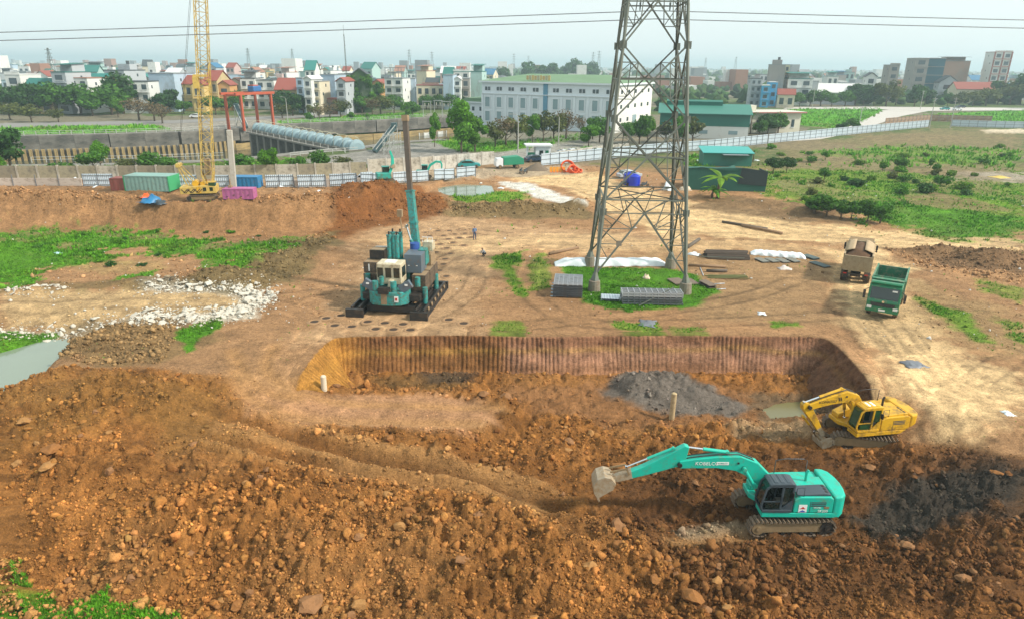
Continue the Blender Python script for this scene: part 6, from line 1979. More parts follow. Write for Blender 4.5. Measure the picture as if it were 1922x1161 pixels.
def crumple(label, px, py, s, m, z=0, cat='sheet', name='plastic_scrap', h=.35):
    x, y, _ = W(px, py, z)
    rows = [[(s * (i / 7 - .5) + rnd.uniform(-.1, .1) * s, s * .8 * (j / 6 - .5) + rnd.uniform(-.1, .1) * s, h * s * rnd.random() * math.sin(math.pi * i / 7) * math.sin(math.pi * j / 6) + .03) for j in range(7)] for i in range(8)]
    o = MB().grid(rows).build(name, m, None, True, loc=(x, y, gz1(x, y)), rz=rnd.uniform(0, 6))
    o.modifiers.new('thick', 'SOLIDIFY').thickness = .02
    return tag(o, label, cat)
crumple('crumpled pinkish white sheet on bare ground below the covered stack', 1473, 505, 1.3, mat('pale_cloth', (.6, .52, .47), rough=.8))
crumple('white plastic heap with blue bits behind the right tower leg', 1303, 478, 1.3, TARPW)
crumple('small white sack lying in the grass under the tower', 1213, 522, .8, mat('cream_sack', (.62, .5, .36), rough=.8), h=.8)
crumple('grey plastic sheet on the verge above the pit', 1215, 607, 1.6, mat('grey_plastic', (.15, .16, .18), rough=.5), h=.12)
crumple('white scrap near the top of the pit wall', 1430, 588, .8, TARPW, h=.2)
crumple('dark plastic scrap in the wheel tracks', 1715, 682, 1.5, mat('grey_plastic', (.15, .16, .18), rough=.5), h=.1)
crumple('white scrap at the right end of the haul road', 1893, 770, .7, TARPW, h=.2)
crumple('yellow plastic sheet on the waste field', 1873, 344, 3.0, mat('yellow_plastic', (.6, .42, .08), rough=.6), h=.12)
crumple('turquoise plastic scrap on the left clearing', 108, 482, 1.0, mat('pale_blue_plastic', (.4, .6, .65), rough=.5), h=.2)

# ------------------------------------------------------------------ people
SKIN, HAIR = mat('skin', (.36, .20, .12), rough=.6), mat('hair', (.02, .016, .014), rough=.7)
def person(label, loc, rz, pose, shirt, trousers, hat=None):
    if pose == 'stand':
        J = dict(pel=(0, 0, .92, .15), sp=(0, 0, 1.15, .14), ch=(0, 0, 1.36, .16), nk=(0, 0, 1.49, .06), hd=(.02, 0, 1.62, .10), ht=(.02, 0, 1.70, .08), ls=(0, .19, 1.40, .065), le=(-.02, .25, 1.13, .05), lw=(.12, .2, .95, .04), lh=(.16, .18, .9, .045),
                 rs=(0, -.19, 1.40, .065), re=(-.02, -.25, 1.13, .05), rw=(.02, -.27, .9, .04), rh=(.03, -.27, .82, .045), lp=(0, .1, .85, .10), lk=(.03, .12, .48, .07), la=(0, .13, .09, .05), lt=(.16, .14, .04, .045), rp=(0, -.1, .85, .10), rk=(.02, -.12, .48, .07), ra=(-.03, -.14, .09, .05), rt=(.13, -.15, .04, .045))
    else:
        J = dict(pel=(-.12, 0, .24, .16), sp=(-.02, 0, .45, .15), ch=(.10, 0, .66, .16), nk=(.18, 0, .78, .06), hd=(.25, 0, .88, .10), ht=(.27, 0, .96, .08), ls=(.12, .19, .68, .065), le=(.32, .24, .50, .05), lw=(.48, .14, .40, .04), lh=(.53, .10, .36, .045),
                 rs=(.12, -.19, .68, .065), re=(.32, -.24, .50, .05), rw=(.48, -.14, .40, .04), rh=(.53, -.1, .36, .045), lp=(-.1, .12, .26, .11), lk=(.26, .2, .46, .075), la=(.04, .18, .09, .055), lt=(.2, .2, .04, .045), rp=(-.1, -.12, .26, .11), rk=(.26, -.2, .46, .075), ra=(.04, -.18, .09, .055), rt=(.2, -.2, .04, .045))
    E = 'pel-sp sp-ch ch-nk nk-hd hd-ht ch-ls ls-le le-lw lw-lh ch-rs rs-re re-rw rw-rh pel-lp lp-lk lk-la la-lt pel-rp rp-rk rk-ra ra-rt'.split()
    ks = list(J)
    me = bpy.data.meshes.new('person')
    me.from_pydata([J[k][:3] for k in ks], [tuple(ks.index(q) for q in e.split('-')) for e in E], [])
    o = link(bpy.data.objects.new('person', me))
    o.modifiers.new('skin', 'SKIN'); o.modifiers.new('sub', 'SUBSURF').levels = 2
    for i, k in enumerate(ks):
        me.skin_vertices[0].data[i].radius = (J[k][3], J[k][3])
    me.skin_vertices[0].data[0].use_root = True
    dg = bpy.context.evaluated_depsgraph_get()
    nm = bpy.data.meshes.new_from_object(o.evaluated_get(dg))
    nm.name = 'person'
    bpy.data.objects.remove(o)
    for m in (SKIN, shirt, trousers, HAIR, BLACK):
        nm.materials.append(m)
    near = lambda c, *ns: min((Vector(c) - Vector(J[n][:3])).length for n in ns)
    for p in nm.polygons:
        c = p.center
        d = {k: (Vector(c) - Vector(J[k][:3])).length for k in ks}
        k = min(d, key=d.get)
        p.material_index = 0 if k in ('hd', 'nk', 'lh', 'rh', 'lw', 'rw') else 3 if k == 'ht' else 4 if k in ('lt', 'rt') else 2 if k in ('pel', 'lp', 'rp', 'lk', 'rk', 'la', 'ra') else 1
        if k == 'hd' and c.x < J['hd'][0] - .02:
            p.material_index = 3
        p.use_smooth = True
    o = link(bpy.data.objects.new('person', nm))
    o.location = loc; o.rotation_euler = (0, 0, rz)
    if hat:
        h = J['ht']
        MB().cyl((h[0] - .01, 0, h[2] - .03), (h[0] - .01, 0, h[2] + .02), .16, .13, n=14).cyl((h[0] - .01, 0, h[2] + .02), (h[0] - .01, 0, h[2] + .1), .12, .07, n=14).build('hat', hat, o, True)
    return tag(o, label, 'person', 'people on the site')
SH1, SH2 = mat('blue_shirt', (.10, .17, .30), rough=.9), mat('grey_white_shirt', (.42, .43, .45), rough=.9)
TR1, TR2 = mat('navy_trousers', (.04, .06, .12), rough=.9), mat('black_trousers', (.025, .025, .03), rough=.9)
x, y, _ = W(891, 451)
person('person in blue work clothes standing among the pile holes', (x, y, gz1(x, y)), R(-70), 'stand', SH1, TR1)
x, y, _ = W(909, 481)
person('person in pale shirt squatting on the ground by the grass strip', (x, y, gz1(x, y)), R(200), 'squat', SH2, TR2)

# ------------------------------------------------------------------ sheds, tanks and vehicles at the back of the site
NETG = mat('green_net_cloth', (.012, .085, .06), rough=.8, var=.25, scale=.8, bump=.2)
NETD = mat('dark_net_cloth', (.02, .032, .033), rough=.85, var=.3, scale=.8, bump=.2)
TROOF = mat('turquoise_sheet_roof', (.02, .30, .27), rough=.4, var=.12)
x, y, zz = W(1365, 368, .3)
t = thing('net_shed', 'long shed draped in dark green and black netting behind the banana plant', 'shed', (x, y + 3, zz), R(-7))
MB().prism([(-6.2, 0), (6.2, 0), (6.2, 3.2), (2.2, 3.7), (-6.2, 3.4)], -2.9, -2.8).build('front_cloth', NETG, t)
MB().prism([(1.8, 1.2), (6.25, .9), (6.25, 3.25), (2.2, 3.75)], -2.97, -2.9).build('hanging_net', NETD, t)
MB().prism([(-2.8, 0), (2.8, 0), (2.8, 3.0), (-2.8, 3.2)], -6.2, -6.1, 'x').build('end_cloth', NETD, t)
MB().prism([(-2.8, 0), (2.8, 0), (2.8, 3.0), (-2.8, 3.2)], 6.1, 6.2, 'x').build('end_cloth', NETD, t)
rows = [[(-6.3 + i * 12.6 / 16, -3.0 + j * 6.0 / 8, 3.42 + .25 * math.sin(i * .5) * math.sin(j * .7 + 1) + (.3 if 9 < i < 13 else 0) - .06 * j + rnd.uniform(-.05, .05)) for j in range(9)] for i in range(11)]
o = MB().grid(rows).build('roof_cloth', NETG, t, True); o.modifiers.new('thick', 'SOLIDIFY').thickness = .04
rows = [[(1.55 + i * 4.8 / 6, -3.0 + j * 6.0 / 8, 3.62 - .08 * i - .06 * j + rnd.uniform(-.05, .05)) for j in range(9)] for i in range(7)]
o = MB().grid(rows).build('roof_net', NETD, t, True); o.modifiers.new('thick', 'SOLIDIFY').thickness = .04
for k in range(4):
    pbox('post', t, (-6 + k * 4, -2.75, 1.6), (.1, .1, 3.2), BRS)
x, y, zz = W(1370, 318, .6)
t = thing('sheet_shed', 'turquoise sheet roofed shed behind the netting shed', 'shed', (x, y + 4, zz), R(-4))
MB().box((0, 0, 1.3), (9.6, 5.0, 2.6)).build('wall', mat('green_sheet_wall', (.02, .15, .11), rough=.6, var=.15), t)
MB().prism([(-2.9, 2.55), (2.9, 3.3), (2.9, 3.4), (-2.9, 2.65)], -5.1, 5.1, 'x').build('roof', TROOF, t)
MB().box((1.2, -3.4, 2.4), (5.0, 2.0, .08)).build('awning', mat('grey_awning', (.16, .19, .2), rough=.6), t)
x, y, zz = W(1420, 300, .8)
def mesh_box(label, px, py, z, d, m, name, cat, rz=0, parts=()):
    x, y, zz = W(px, py, z)
    t = thing(name, label, cat, (x, y, zz), rz)
    MB().box((0, 0, d[2] / 2), d).build('body', m, t, bev=min(d) * .12)
    for nm, c, dd, mm in parts:
        pbox(nm, t, c, dd, mm)
    return t
BLUET = mat('blue_plastic', (.008, .03, .42), rough=.35, var=.08)
for k, (a, b, lab) in enumerate([(1181, 357, 'blue plastic tank half hidden behind the other blue tank'), (1191, 361, 'round blue plastic tank in front by the tower')]):
    x, y, zz = W(a, b, .3)
    t = thing('water_tank', lab, 'tank', (x, y + .8, zz), 0, 'blue tanks')
    MB().cyl((0, 0, 0), (0, 0, 1.7), .95, n=24).cyl((0, 0, 1.7), (0, 0, 2.0), .95, .5, n=24).build('barrel', BLUET, t, bev=.05)
    MB().cyl((0, 0, 2.0), (0, 0, 2.1), .3, n=16).build('lid', BLUET, t)
crumple('white sack heap left of the netting shed', 1252, 366, 2.0, TARPW, .3, h=.9)
crumple('grey and tan sacks beside the netting shed', 1285, 366, 2.2, mat('cream_sack', (.62, .5, .36), rough=.8), .3, h=.6)
x, y, zz = W(1320, 362, .3)
o = MB().box((0, 0, .8), (1.5, .06, 1.6), Matrix.Rotation(R(20), 3, 'X')).build('blue_sheet', mat('sky_blue_sheet', (.12, .40, .55), rough=.5), None, loc=(x, y, zz))
tag(o, 'sky blue board leaning beside the banana plant', 'board')
# coils, barriers, sand
ORNG = mat('orange_hose', (.75, .10, .012), rough=.5, var=.1)
for k, (a, b, s, lab) in enumerate([(1066, 326, 1.25, 'largest orange hose coil, left of the heap'), (1080, 328, 1.0, 'orange hose coil in the middle of the heap'), (1091, 327, .85, 'orange hose coil at the right of the heap')]):
    x, y, zz = W(a, b, .8)
    bl = MB()
    for q in range(5):
        rr = s * (1.0 - .07 * (q % 2))
        bl.tube([(math.cos(u) * rr, .1 * math.sin(3 * u) + (q - 2) * .17, s + math.sin(u) * rr * .85) for u in np.linspace(0, 2 * math.pi, 26)], .10, 6)
    o = bl.build('hose_coil', ORNG, None, True, loc=(x, y, zz - .15), rz=R(20 + 40 * k))
    o.rotation_euler = (R(-25 - 20 * k), 0, R(10 + 25 * k))
    tag(o, lab, 'hose coil', 'orange hose coils')
x, y, zz = W(1046, 326, .8)
t = thing('barrier', 'row of yellow orange plastic barriers beside the hose coils', 'barrier', (x, y, zz), R(5))
for k in range(5):
    pbox('barrier_panel', t, (-1.2 + k * .6, 0, .55), (.5, .12, .9), mat('orange_yellow_plastic', (.75, .32, .02), rough=.5))
    pbox('foot', t, (-1.2 + k * .6, 0, .06), (.3, .5, .12), ORNG)
x, y, zz = W(1008, 322, .9)
rows = []
for i in range(15):
    q = i / 14
    rows.append([(math.cos(a) * 2.4 * (1 - q) * (1 + .06 * math.sin(5 * a)), math.sin(a) * 2.0 * (1 - q), 1.35 * (1 - (1 - q) ** 1.3) + rnd.uniform(-.03, .03)) for a in np.linspace(0, 2 * math.pi, 29)])
tag(MB().grid(rows).build('sand_heap', mat('grey_sand', (.145, .11, .075), rough=1, var=.2, bump=.4), None, True, loc=(x, y + 1.2, zz - .05)), 'cone of grey brown sand by the site entrance', 'heap')

def car(label, px, py, z, rz, m, name='car', L=4.4, cat='car', group='parked cars', van=False, wz=None):
    x, y, zz = W(px, py, z)
    if y > 140: zz = 1.0 if wz is None else wz
    t = thing(name, label, cat, (x, y, zz), rz, group)
    h = 1.45
    prof = [(-L / 2, .35), (-L / 2, .85), (-L * .42, .98), (-L * .30, 1.38), (-L * .12, h), (L * .10, h - .02), (L * .26, .98), (L * .44, .86), (L / 2, .7), (L / 2, .35)]
    MB().prism(prof, -.85, .85).build('body', m, t, bev=.06)
    gl = [(-L * .36, .98), (-L * .28, 1.32), (-L * .12, h - .06), (L * .09, h - .08), (L * .22, .98)]
    for s in (-1, 1):
        MB().prism(gl, s * .80, s * .865).build('side_glass', GLASS, t)
    MB().prism([(L * .12, h - .08), (L * .245, 1.0), (L * .275, 1.0), (L * .14, h - .05)], -.72, .72).build('windscreen', GLASS, t)
    MB().prism([(-L * .13, h - .03), (-L * .30, 1.32), (-L * .40, 1.02), (-L * .42, 1.03), (-L * .315, 1.37), (-L * .14, h + .012)], -.7, .7).build('rear_glass', GLASS, t)
    for sx in (-1, 1):
        for s in (-1, 1):
            MB().cyl((sx * L * .31, s * .70, .32), (sx * L * .31, s * .88, .32), .32, n=14).build('wheel', RUBBER, t)
        pbox('lamp', t, (sx * L * .495, .6, .75), (.05, .3, .14), WHITE if sx > 0 else REDP)
        pbox('lamp', t, (sx * L * .495, -.6, .75), (.05, .3, .14), WHITE if sx > 0 else REDP)
    return t
CW, CD, CT, CS = mat('white_car_paint', (.7, .72, .74), rough=.25), mat('dark_blue_car_paint', (.02, .04, .07), rough=.25), mat('teal_car_paint', (.03, .26, .27), rough=.3), mat('silver_car_paint', (.42, .46, .50), rough=.3)
car('dark blue car standing beside the guardhouse gate', 1004, 304, 1.0, R(25), CD)
car('white car nearest the guardhouse behind the hoarding', 1060, 294, 1.0, R(10), CW)
car('second white car behind the hoarding', 1074, 292, 1.0, R(190), CW)
car('white car half hidden behind the hoarding near the tower', 1124, 291, 1.0, R(5), CW)
car('teal and white car parked by the concrete wall', 880, 312, 1.3, R(8), CT)
car('silver grey car hidden behind the hoarding left of the digger', 691, 341, 1.8, R(3), CS)
car('white car on the far road left of the crane boom', 369, 222, 1.0, R(8), CW, wz=1.05)
car('teal car at the top of the concrete road', 1773, 207, 1.0, R(180), CT, wz=1.1)
car('dark car behind the white vehicles by the far junction', 1768 + 35, 203, 1.0, R(175), CD, wz=1.1)
car('white car at the far junction right of the teal car', 1796, 208, 1.0, R(4), CW, wz=1.1)
car('pale grey car among the blue tanks behind the tower', 1180, 341, .5, R(20), CS)
# refuse truck, motorbikes
x, y, zz = W(957, 316, 1.0)
t = thing('refuse_truck', 'green refuse truck with white cab at the site entrance', 'truck', (x, y, zz), R(196))
MB().prism([(1.6, .5), (3.0, .5), (3.0, 1.3), (2.75, 2.0), (1.6, 2.0)], -.95, .95).build('cab', CW, t, bev=.05)
MB().prism([(2.84, 1.3), (2.66, 1.9), (2.7, 1.92), (2.9, 1.3)], -.8, .8).build('windscreen', GLASS, t)
MB().prism([(1.5, .7), (1.5, 2.2), (-1.6, 2.4), (-2.5, 1.9), (-2.6, .8)], -1.0, 1.0).build('bin_body', mat('refuse_green', (.015, .22, .12), rough=.5, var=.15), t, bev=.06)
for xx in (2.2, -1.2):
    for s in (-1, 1):
        wheel_part(t, xx, s * .85, .4, .3)
def motorbike(label, px, py, z, rz):
    x, y, zz = W(px, py, z)
    t = thing('motorbike', label, 'motorbike', (x, y, zz), rz, 'motorbikes by the entrance')
    for xx in (-.6, .6):
        MB().cyl((xx, -.05, .29), (xx, .05, .29), .29, n=14).build('wheel', RUBBER, t)
    MB().prism([(-.75, .6), (-.3, .75), (.15, .72), (.35, .95), (.45, .9), (.3, .5), (-.1, .3), (-.5, .4)], -.13, .13).build('body', DGREY, t, bev=.03)
    MB().tube([(.38, -.32, 1.02), (.45, 0, .98), (.38, .32, 1.02)], .02, 5).build('handlebar', BLACK, t)
    MB().box((-.3, 0, .8), (.6, .22, .1)).build('seat', BLACK, t, bev=.03)
    return t
motorbike('motorbike parked left on the dirt by the sand heap', 978, 328, .8, R(70))
motorbike('motorbike parked right on the dirt by the sand heap', 986, 329, .8, R(60))
motorbike('motorbike parked next to the blue tanks', 1171, 359, .3, R(10))
motorbike('dark motorbike right of the blue tanks', 1209, 361, .3, R(20))
# guardhouse
WALLW = mat('white_wall', (.62, .66, .66), rough=.85, var=.08, dirt=.08)
x, y, zz = W(1010, 303, 1.0)
t = thing('guardhouse', 'small white guardhouse with flat roof and green gate', 'guardhouse', (x, y + 2, 1.0), R(6))
MB().box((.9, 0, 1.5), (3.2, 3.0, 3.0)).build('wall', WALLW, t)
MB().box((0, 0, 3.15), (5.6, 3.8, .3)).build('roof', WALLW, t)
pbox('window', t, (.5, -1.52, 1.7), (.8, .06, .9), GLASS)
pbox('window', t, (1.7, -1.52, 1.7), (.7, .06, .9), mat('green_glass', (.01, .13, .06), rough=.2))
pbox('pillar', t, (-2.4, -1.2, 1.5), (.4, .4, 3.0), WALLW)
pbox('gate_leaf', t, (-1.6, -1.4, .9), (1.5, .08, 1.7), mat('green_gate', (.01, .12, .06), rough=.5))
# small diggers at the back
def mini_digger(label, px, py, z, rz, up=True, hide=0):
    x, y, zz = W(px, py, z)
    t = thing('excavator', label, 'excavator', (x, y, zz + hide), rz, 'small teal diggers at the back')
    for s in (-1, 1):
        track_unit(t, s * .8, 2.6, .55, .4, 24)
    MB().box((-.2, 0, 1.05), (2.0, 1.7, .8)).build('engine_house', TEAL_W, t, bev=.08)
    MB().box((.2, .45, 1.75), (1.0, .8, .9)).build('cab', GLASS, t, bev=.05)
    pbox('cab_roof', t, (.2, .45, 2.24), (1.1, .9, .08), TEAL_W)
    if up:
        MB().prism(thick_path([(.6, 1.1), (1.15, 2.4), (1.2, 3.4), (.95, 4.3)], [.3, .4, .36, .26]), -.16, .16).build('boom', TEAL, t, bev=.02)
        MB().prism(thick_path([(.9, 4.45), (1.25, 3.4), (1.35, 2.6)], [.2, .26, .16]), -.1, .1).build('stick', TEAL, t, bev=.02)
        bucket(t, (1.38, 2.6), R(-100), BKT, .6, .55)
    else:
        MB().prism(thick_path([(.6, 1.1), (1.2, 2.3), (2.2, 2.9), (3.0, 2.8)], [.3, .42, .36, .3]), -.16, .16).build('boom', TEAL, t, bev=.02)
        MB().prism(thick_path([(2.9, 3.0), (3.15, 2.4), (3.1, 1.4)], [.24, .28, .18]), -.1, .1).build('stick', TEAL, t, bev=.02)
        bucket(t, (3.1, 1.4), R(-80), BKT, .6, .55)
    return t
mini_digger('small teal digger with folded upright boom on the dirt heap', 724, 360, 2.6, R(20))
mini_digger('small teal digger whose boom shows over the hoarding', 795, 336, 1.6, R(0), False)
for k, (a, b, lab, m) in enumerate([(283, 378, 'crumpled blue tarpaulin on the bank below the containers', CBLU), (298, 379, 'dark blue drum heap beside the crumpled tarpaulin', DGREY), (276, 375, 'orange sheet scrap beside the blue tarpaulin', ORNG), (566, 351, 'round blue barrel at the hoarding', CBLU)]):
    if k < 3:
        crumple(lab, a, b, [2.6, 2.0, 1.6][k], m, 3.0, h=.45, name='tarpaulin')
    else:
        x, y, zz = W(a, b, 3.0)
        t = thing('barrel', lab, 'barrel', (x, y, zz))
        MB().cyl((0, 0, 0), (0, 0, .95), .4, n=16).build('drum', CBLU, t, bev=.05)
        MB().cyl((0, 0, .95), (0, 0, 1.0), .3, n=16).build('lid', CBLU, t)
for k, (a, b) in enumerate([(143, 352), (163, 354), (240, 376), (185, 375), (600, 384), (530, 376), (860, 347), (940, 352), (1000, 355), (1350, 338), (1420, 300), (1310, 300)]):
    crumple(['small white scrap at the foot of the low barrier', 'white scrap by the first hoarding panel', 'white scrap on the bank left of the tarpaulin', 'tan cloth scrap on the bank top', 'white scrap on the bank below the third hoarding panel', 'pale scrap right of the magenta box',
             'white plastic on the pond edge', 'pale rubble sheet by the pond', 'white plastic on the drying mud', 'white scrap in front of the netting shed', 'white bag by the long hoarding', 'white scrap beside the green patch behind the tower'][k], a, b, rnd.uniform(.7, 1.2), TARPW, 1.2, h=.3)
# ------------------------------------------------------------------ beyond the fences: canal works
CANALC = mat('canal_concrete', (.22, .205, .175), rough=.95, var=.35, scale=.35, dirt=.45, dirt_rgb=(.06, .058, .05))
SHEETY = mat('ochre_sheet_pile', (.38, .27, .11), rough=.85, var=.3, scale=.5, dirt=.3, dirt_rgb=(.09, .075, .04))
RAILW = mat('pale_railing', (.42, .43, .40), rough=.6)
def wall_strip(name, label, P, z0, z1, th, m, bay=9.0, rib=False):
    t = thing(name, label, 'wall', (*P[0], 0))
    o0 = P[0]
    for a, b in zip(P, P[1:]):
        L = math.hypot(b[0] - a[0], b[1] - a[1]); ang = heading(a, b); n = max(1, round(L / bay))
        for k in range(n):
            f = (k + .5) / n
            pbox('wall_panel', t, (a[0] + (b[0] - a[0]) * f - o0[0], a[1] + (b[1] - a[1]) * f - o0[1], (z0 + z1) / 2), (L / n - .06, th, z1 - z0), CANALC if rib else m, ang)  # darker colour between the ribs stands in for their shade
        if rib:
            n = int(L / 1.4)
            for k in range(n):
                f = (k + .5) / n
                pbox('pile_rib', t, (a[0] + (b[0] - a[0]) * f - o0[0] + math.sin(ang) * th * .6, a[1] + (b[1] - a[1]) * f - o0[1] - math.cos(ang) * th * .6, (z0 + z1) / 2), (.7, 1.0, z1 - z0 - .05), m, ang)
    return t
FARL, FARR = CANAL_FAR[1:5], CANAL_FAR[4:]
wall_strip('canal_wall', 'stained grey concrete canal wall below the grass on the left', [(x, y + 1.3) for x, y in FARL], -2.2, 1.3, 3.4, CANALC)
wall_strip('sheet_pile_wall', 'ochre ribbed sheet pile wall at the foot of the left canal wall', [(x, y - .5) for x, y in FARL], -5.6, -2.2, .5, SHEETY, 9, True)
wall_strip('canal_wall', 'grey concrete canal wall behind the row of pump covers', [(x, y + 1.3) for x, y in FARR], -2.6, 1.3, 3.4, CANALC)
wall_strip('canal_ledge', 'ochre ledge below the canal wall right of the pump covers', [(x - .3, y - 1.2) for x, y in FARR], -5.6, -3.2, 1.6, SHEETY, 12)
wall_strip('canal_wall', 'low concrete edge of the near canal bank', [(x, y - 1.2) for x, y in CANAL_NEAR[1:]], -5.5, 1.2, 3.2, CANALC)
def railing(label, P, z, h=1.1, bay=2.6, m=None):
    t = thing('railing', label, 'railing', (*P[0], z))
    o0 = Vector((*P[0], z))
    for a, b in zip(P, P[1:]):
        a, b = Vector((*a, z)) - o0, Vector((*b, z)) - o0
        n = max(1, round((b - a).length / bay))
        for k in range(n):
            p = a + (b - a) * (k / n)
            pbox('post', t, (p.x, p.y, h / 2), (.12, .12, h), m or RAILW)
        for q in (.55, 1.0):
            o = member('rail', t, a + Vector((0, 0, h * q)), b + Vector((0, 0, h * q)), .08)
            o.data = UNIT[(m or RAILW).name]
    return t
pbox_seed = pbox('post', None, (0, 0, -50), (.1, .1, .1), RAILW); bpy.data.objects.remove(pbox_seed)
railing('pale railing along the top of the left canal wall', FARL, 1.3)
railing('pale railing above the canal wall right of the gantry', FARR[1:], 1.3, 1.1, 3.2)
railing('pale railing along the edge of the grey apron by the pumps', GP([(545, 297), (600, 291), (672, 286)], 1.0), 1.0)
railing('pale railing on the near canal bank on the left', GP([(60, 306), (250, 303), (420, 297)], 1.0), 1.0)

# pump covers in a row
PCOV = mat('pump_cover_steel', (.22, .32, .35), rough=.5, var=.15, scale=.8, dirt=.15)
pa, pb_ = G(672, 284, 1.0), G(484, 246, 1.0)
ang = heading(pa, pb_)
Lr = math.hypot(pb_[0] - pa[0], pb_[1] - pa[1])
NP = 13
st = Lr / NP
def cover_mesh(L):
    b = MB()
    n = 16
    prof = [(-L * .5, 1.2), (-L * .46, 1.95), (-L * .37, 1.95), (-L * .35, 1.5), (L * .28, 1.3), (L * .36, 1.75), (L * .46, 1.75)]
    rows = [[(x, math.cos(a) * r, .2 + math.sin(a) * r * 1.05) for a in np.linspace(-.15, math.pi + .15, n)] for x, r in prof]
    b.grid(rows)
    for x, r in (prof[0], prof[-1]):
        b.add([(x, math.cos(a) * r, .2 + math.sin(a) * r * 1.05) for a in np.linspace(-.15, math.pi + .15, n)], [tuple(range(n))])
    return b.mesh('cover', PCOV, False)
CVM = cover_mesh(st * .98)
YRL = mat('cream_rail', (.45, .42, .28), rough=.6)
hoop = MB()
for q in (-1, 1):
    hoop.tube([(st * .2, q * 2.1, -.1), (st * .2, q * 1.9, 2.3), (st * .2, q * .9, 2.7)], .05, 5)
hoop.tube([(st * .2, -.9, 2.7), (st * .2, .9, 2.7)], .05, 5).tube([(st * .2, -1.0, 2.65), (-st * .35, -1.0, 2.1)], .05, 5)
HM = hoop.mesh('guard_hoop', YRL, True)
ordn = ['first', 'second', 'third', 'fourth', 'fifth', 'sixth', 'seventh', 'eighth', 'ninth', 'tenth', 'eleventh', 'twelfth', 'thirteenth']
for k in range(NP):
    f = (k + .5) / NP
    t = thing('pump_unit', 'grey blue pump cover, %s in its row counting from the conveyor' % ordn[k], 'pump', (pa[0] + (pb_[0] - pa[0]) * f, pa[1] + (pb_[1] - pa[1]) * f, 1.35), ang, 'pump covers over the canal')
    inst('cover', CVM, t); inst('guard_hoop', HM, t)
    pbox('base', t, (0, 0, -.15), (st * .96, 4.4, .5), CANALC)
t = thing('pump_bridge', 'concrete bridge on tall piers that carries the pump covers over the canal', 'bridge', (*pa, 0), ang)
pbox('deck', t, (Lr / 2, .2, .75), (Lr, 6.6, .4), CANALC)
for k in range(12):
    pbox('pier', t, (Lr * (k + .6) / 12, .2, -2.4), (1.3, 6.0, 5.9), CANALC)
for k in range(16):
    pbox('rail_post', t, (Lr * k / 15, 3.4, 1.5), (.1, .1, 1.1), RAILW)
member('handrail', t, (0, 3.4, 2.0), (Lr, 3.4, 2.0), .08)
# red gantry
RED = mat('red_gantry_paint', (.40, .075, .03), rough=.6, var=.15, dirt=.15)
ga, gb = G(459, 246, 1.0), G(514, 240, 1.0)
t = thing('gantry', 'orange red steel gantry frame with a blue hoist over the canal end', 'gantry', (*ga, 1.0), heading(ga, gb))
Lg = math.hypot(gb[0] - ga[0], gb[1] - ga[1])
for (x, y) in ((0, 0), (-.4, 5.5), (Lg, 0), (Lg - .6, 5.5)):
    pbox('leg', t, (x, y, 5.0), (.62, .62, 10.0), RED)
for y in (0, 5.5):
    pbox('girder', t, (Lg / 2 - .3, y, 10.3), (Lg + 3.6, .7, .7), RED)
for x in (-.2, Lg - .3):
    pbox('tie_beam', t, (x, 2.75, 9.9), (.5, 5.2, .5), RED)
h = MB().box((Lg * .72, 2.75, 11.5), (3.4, 2.4, 1.7)).build('hoist', mat('hoist_blue', (.03, .13, .32), rough=.5, var=.2), t, bev=.3)
pbox('hoist_cap', h, (Lg * .68, 2.75, 12.45), (2.2, 2.0, .3), RED)
# screen chute by the gantry, conveyor at the near end
STL = mat('dark_teal_steel', (.04, .085, .09), rough=.6, var=.2)
def conveyor(label, a, b, za, zb, wd, legs):
    p, q = Vector((*a, za)), Vector((*b, zb))
    t = thing('conveyor', label, 'conveyor', (p.x, p.y, 1.0))
    o = Vector((p.x, p.y, 1.0))
    MB().bar(p - o, q - o, wd, .8).build('belt_trough', STL, t)
    for s in (-1, 1):
        d = (q - p).normalized(); sd = d.cross(Vector((0, 0, 1))).normalized() * s * (wd / 2 + .1)
        MB().bar(p - o + sd + Vector((0, 0, .6)), q - o + sd + Vector((0, 0, .6)), .14).build('side_rail', RAILW, t)
    for f in legs:
        c = p + (q - p) * f - o
        for s in (-1, 1):
            pbox('leg', t, (c.x + s * .9, c.y, c.z / 2), (.16, .16, c.z), RAILW)
        member('leg_tie', t, (c.x - .9, c.y, .2), (c.x + .9, c.y, c.z), .1)
    MB().box((q.x - o.x, q.y - o.y, q.z - o.z + .4), (1.2, 1.4, 1.0)).build('head_box', STL, t)
    return t
conveyor('inclined dark conveyor rising at the near end of the pump covers', G(703, 287, 1.0), G(742, 284, 1.0), 1.2, 6.4, 1.3, (.55, .75, .95))
conveyor('inclined dark chute beside the red gantry legs', G(462, 243, 1.0), G(448, 238, 1.0), 1.5, 7.0, 1.2, (.9,))
for k in range(3):
    x, y = G(728 + k * 9, 291 - k * 2, 1.0)
    t = thing('scaffold', ['left scaffold bay under the conveyor', 'middle scaffold bay under the conveyor', 'right scaffold bay beside the conveyor'][k], 'scaffold', (x, y, 1.0), 0, 'scaffold under the conveyor')
    for i in (-.8, .8):
        for j in (-.8, .8):
            pbox('pole', t, (i, j, 2.3), (.1, .1, 4.6), RAILW)
        for zq in (1.2, 2.6, 4.2):
            pbox('ledger', t, (i, 0, zq), (.07, 1.6, .07), RAILW); pbox('ledger', t, (0, i, zq), (1.6, .07, .07), RAILW)

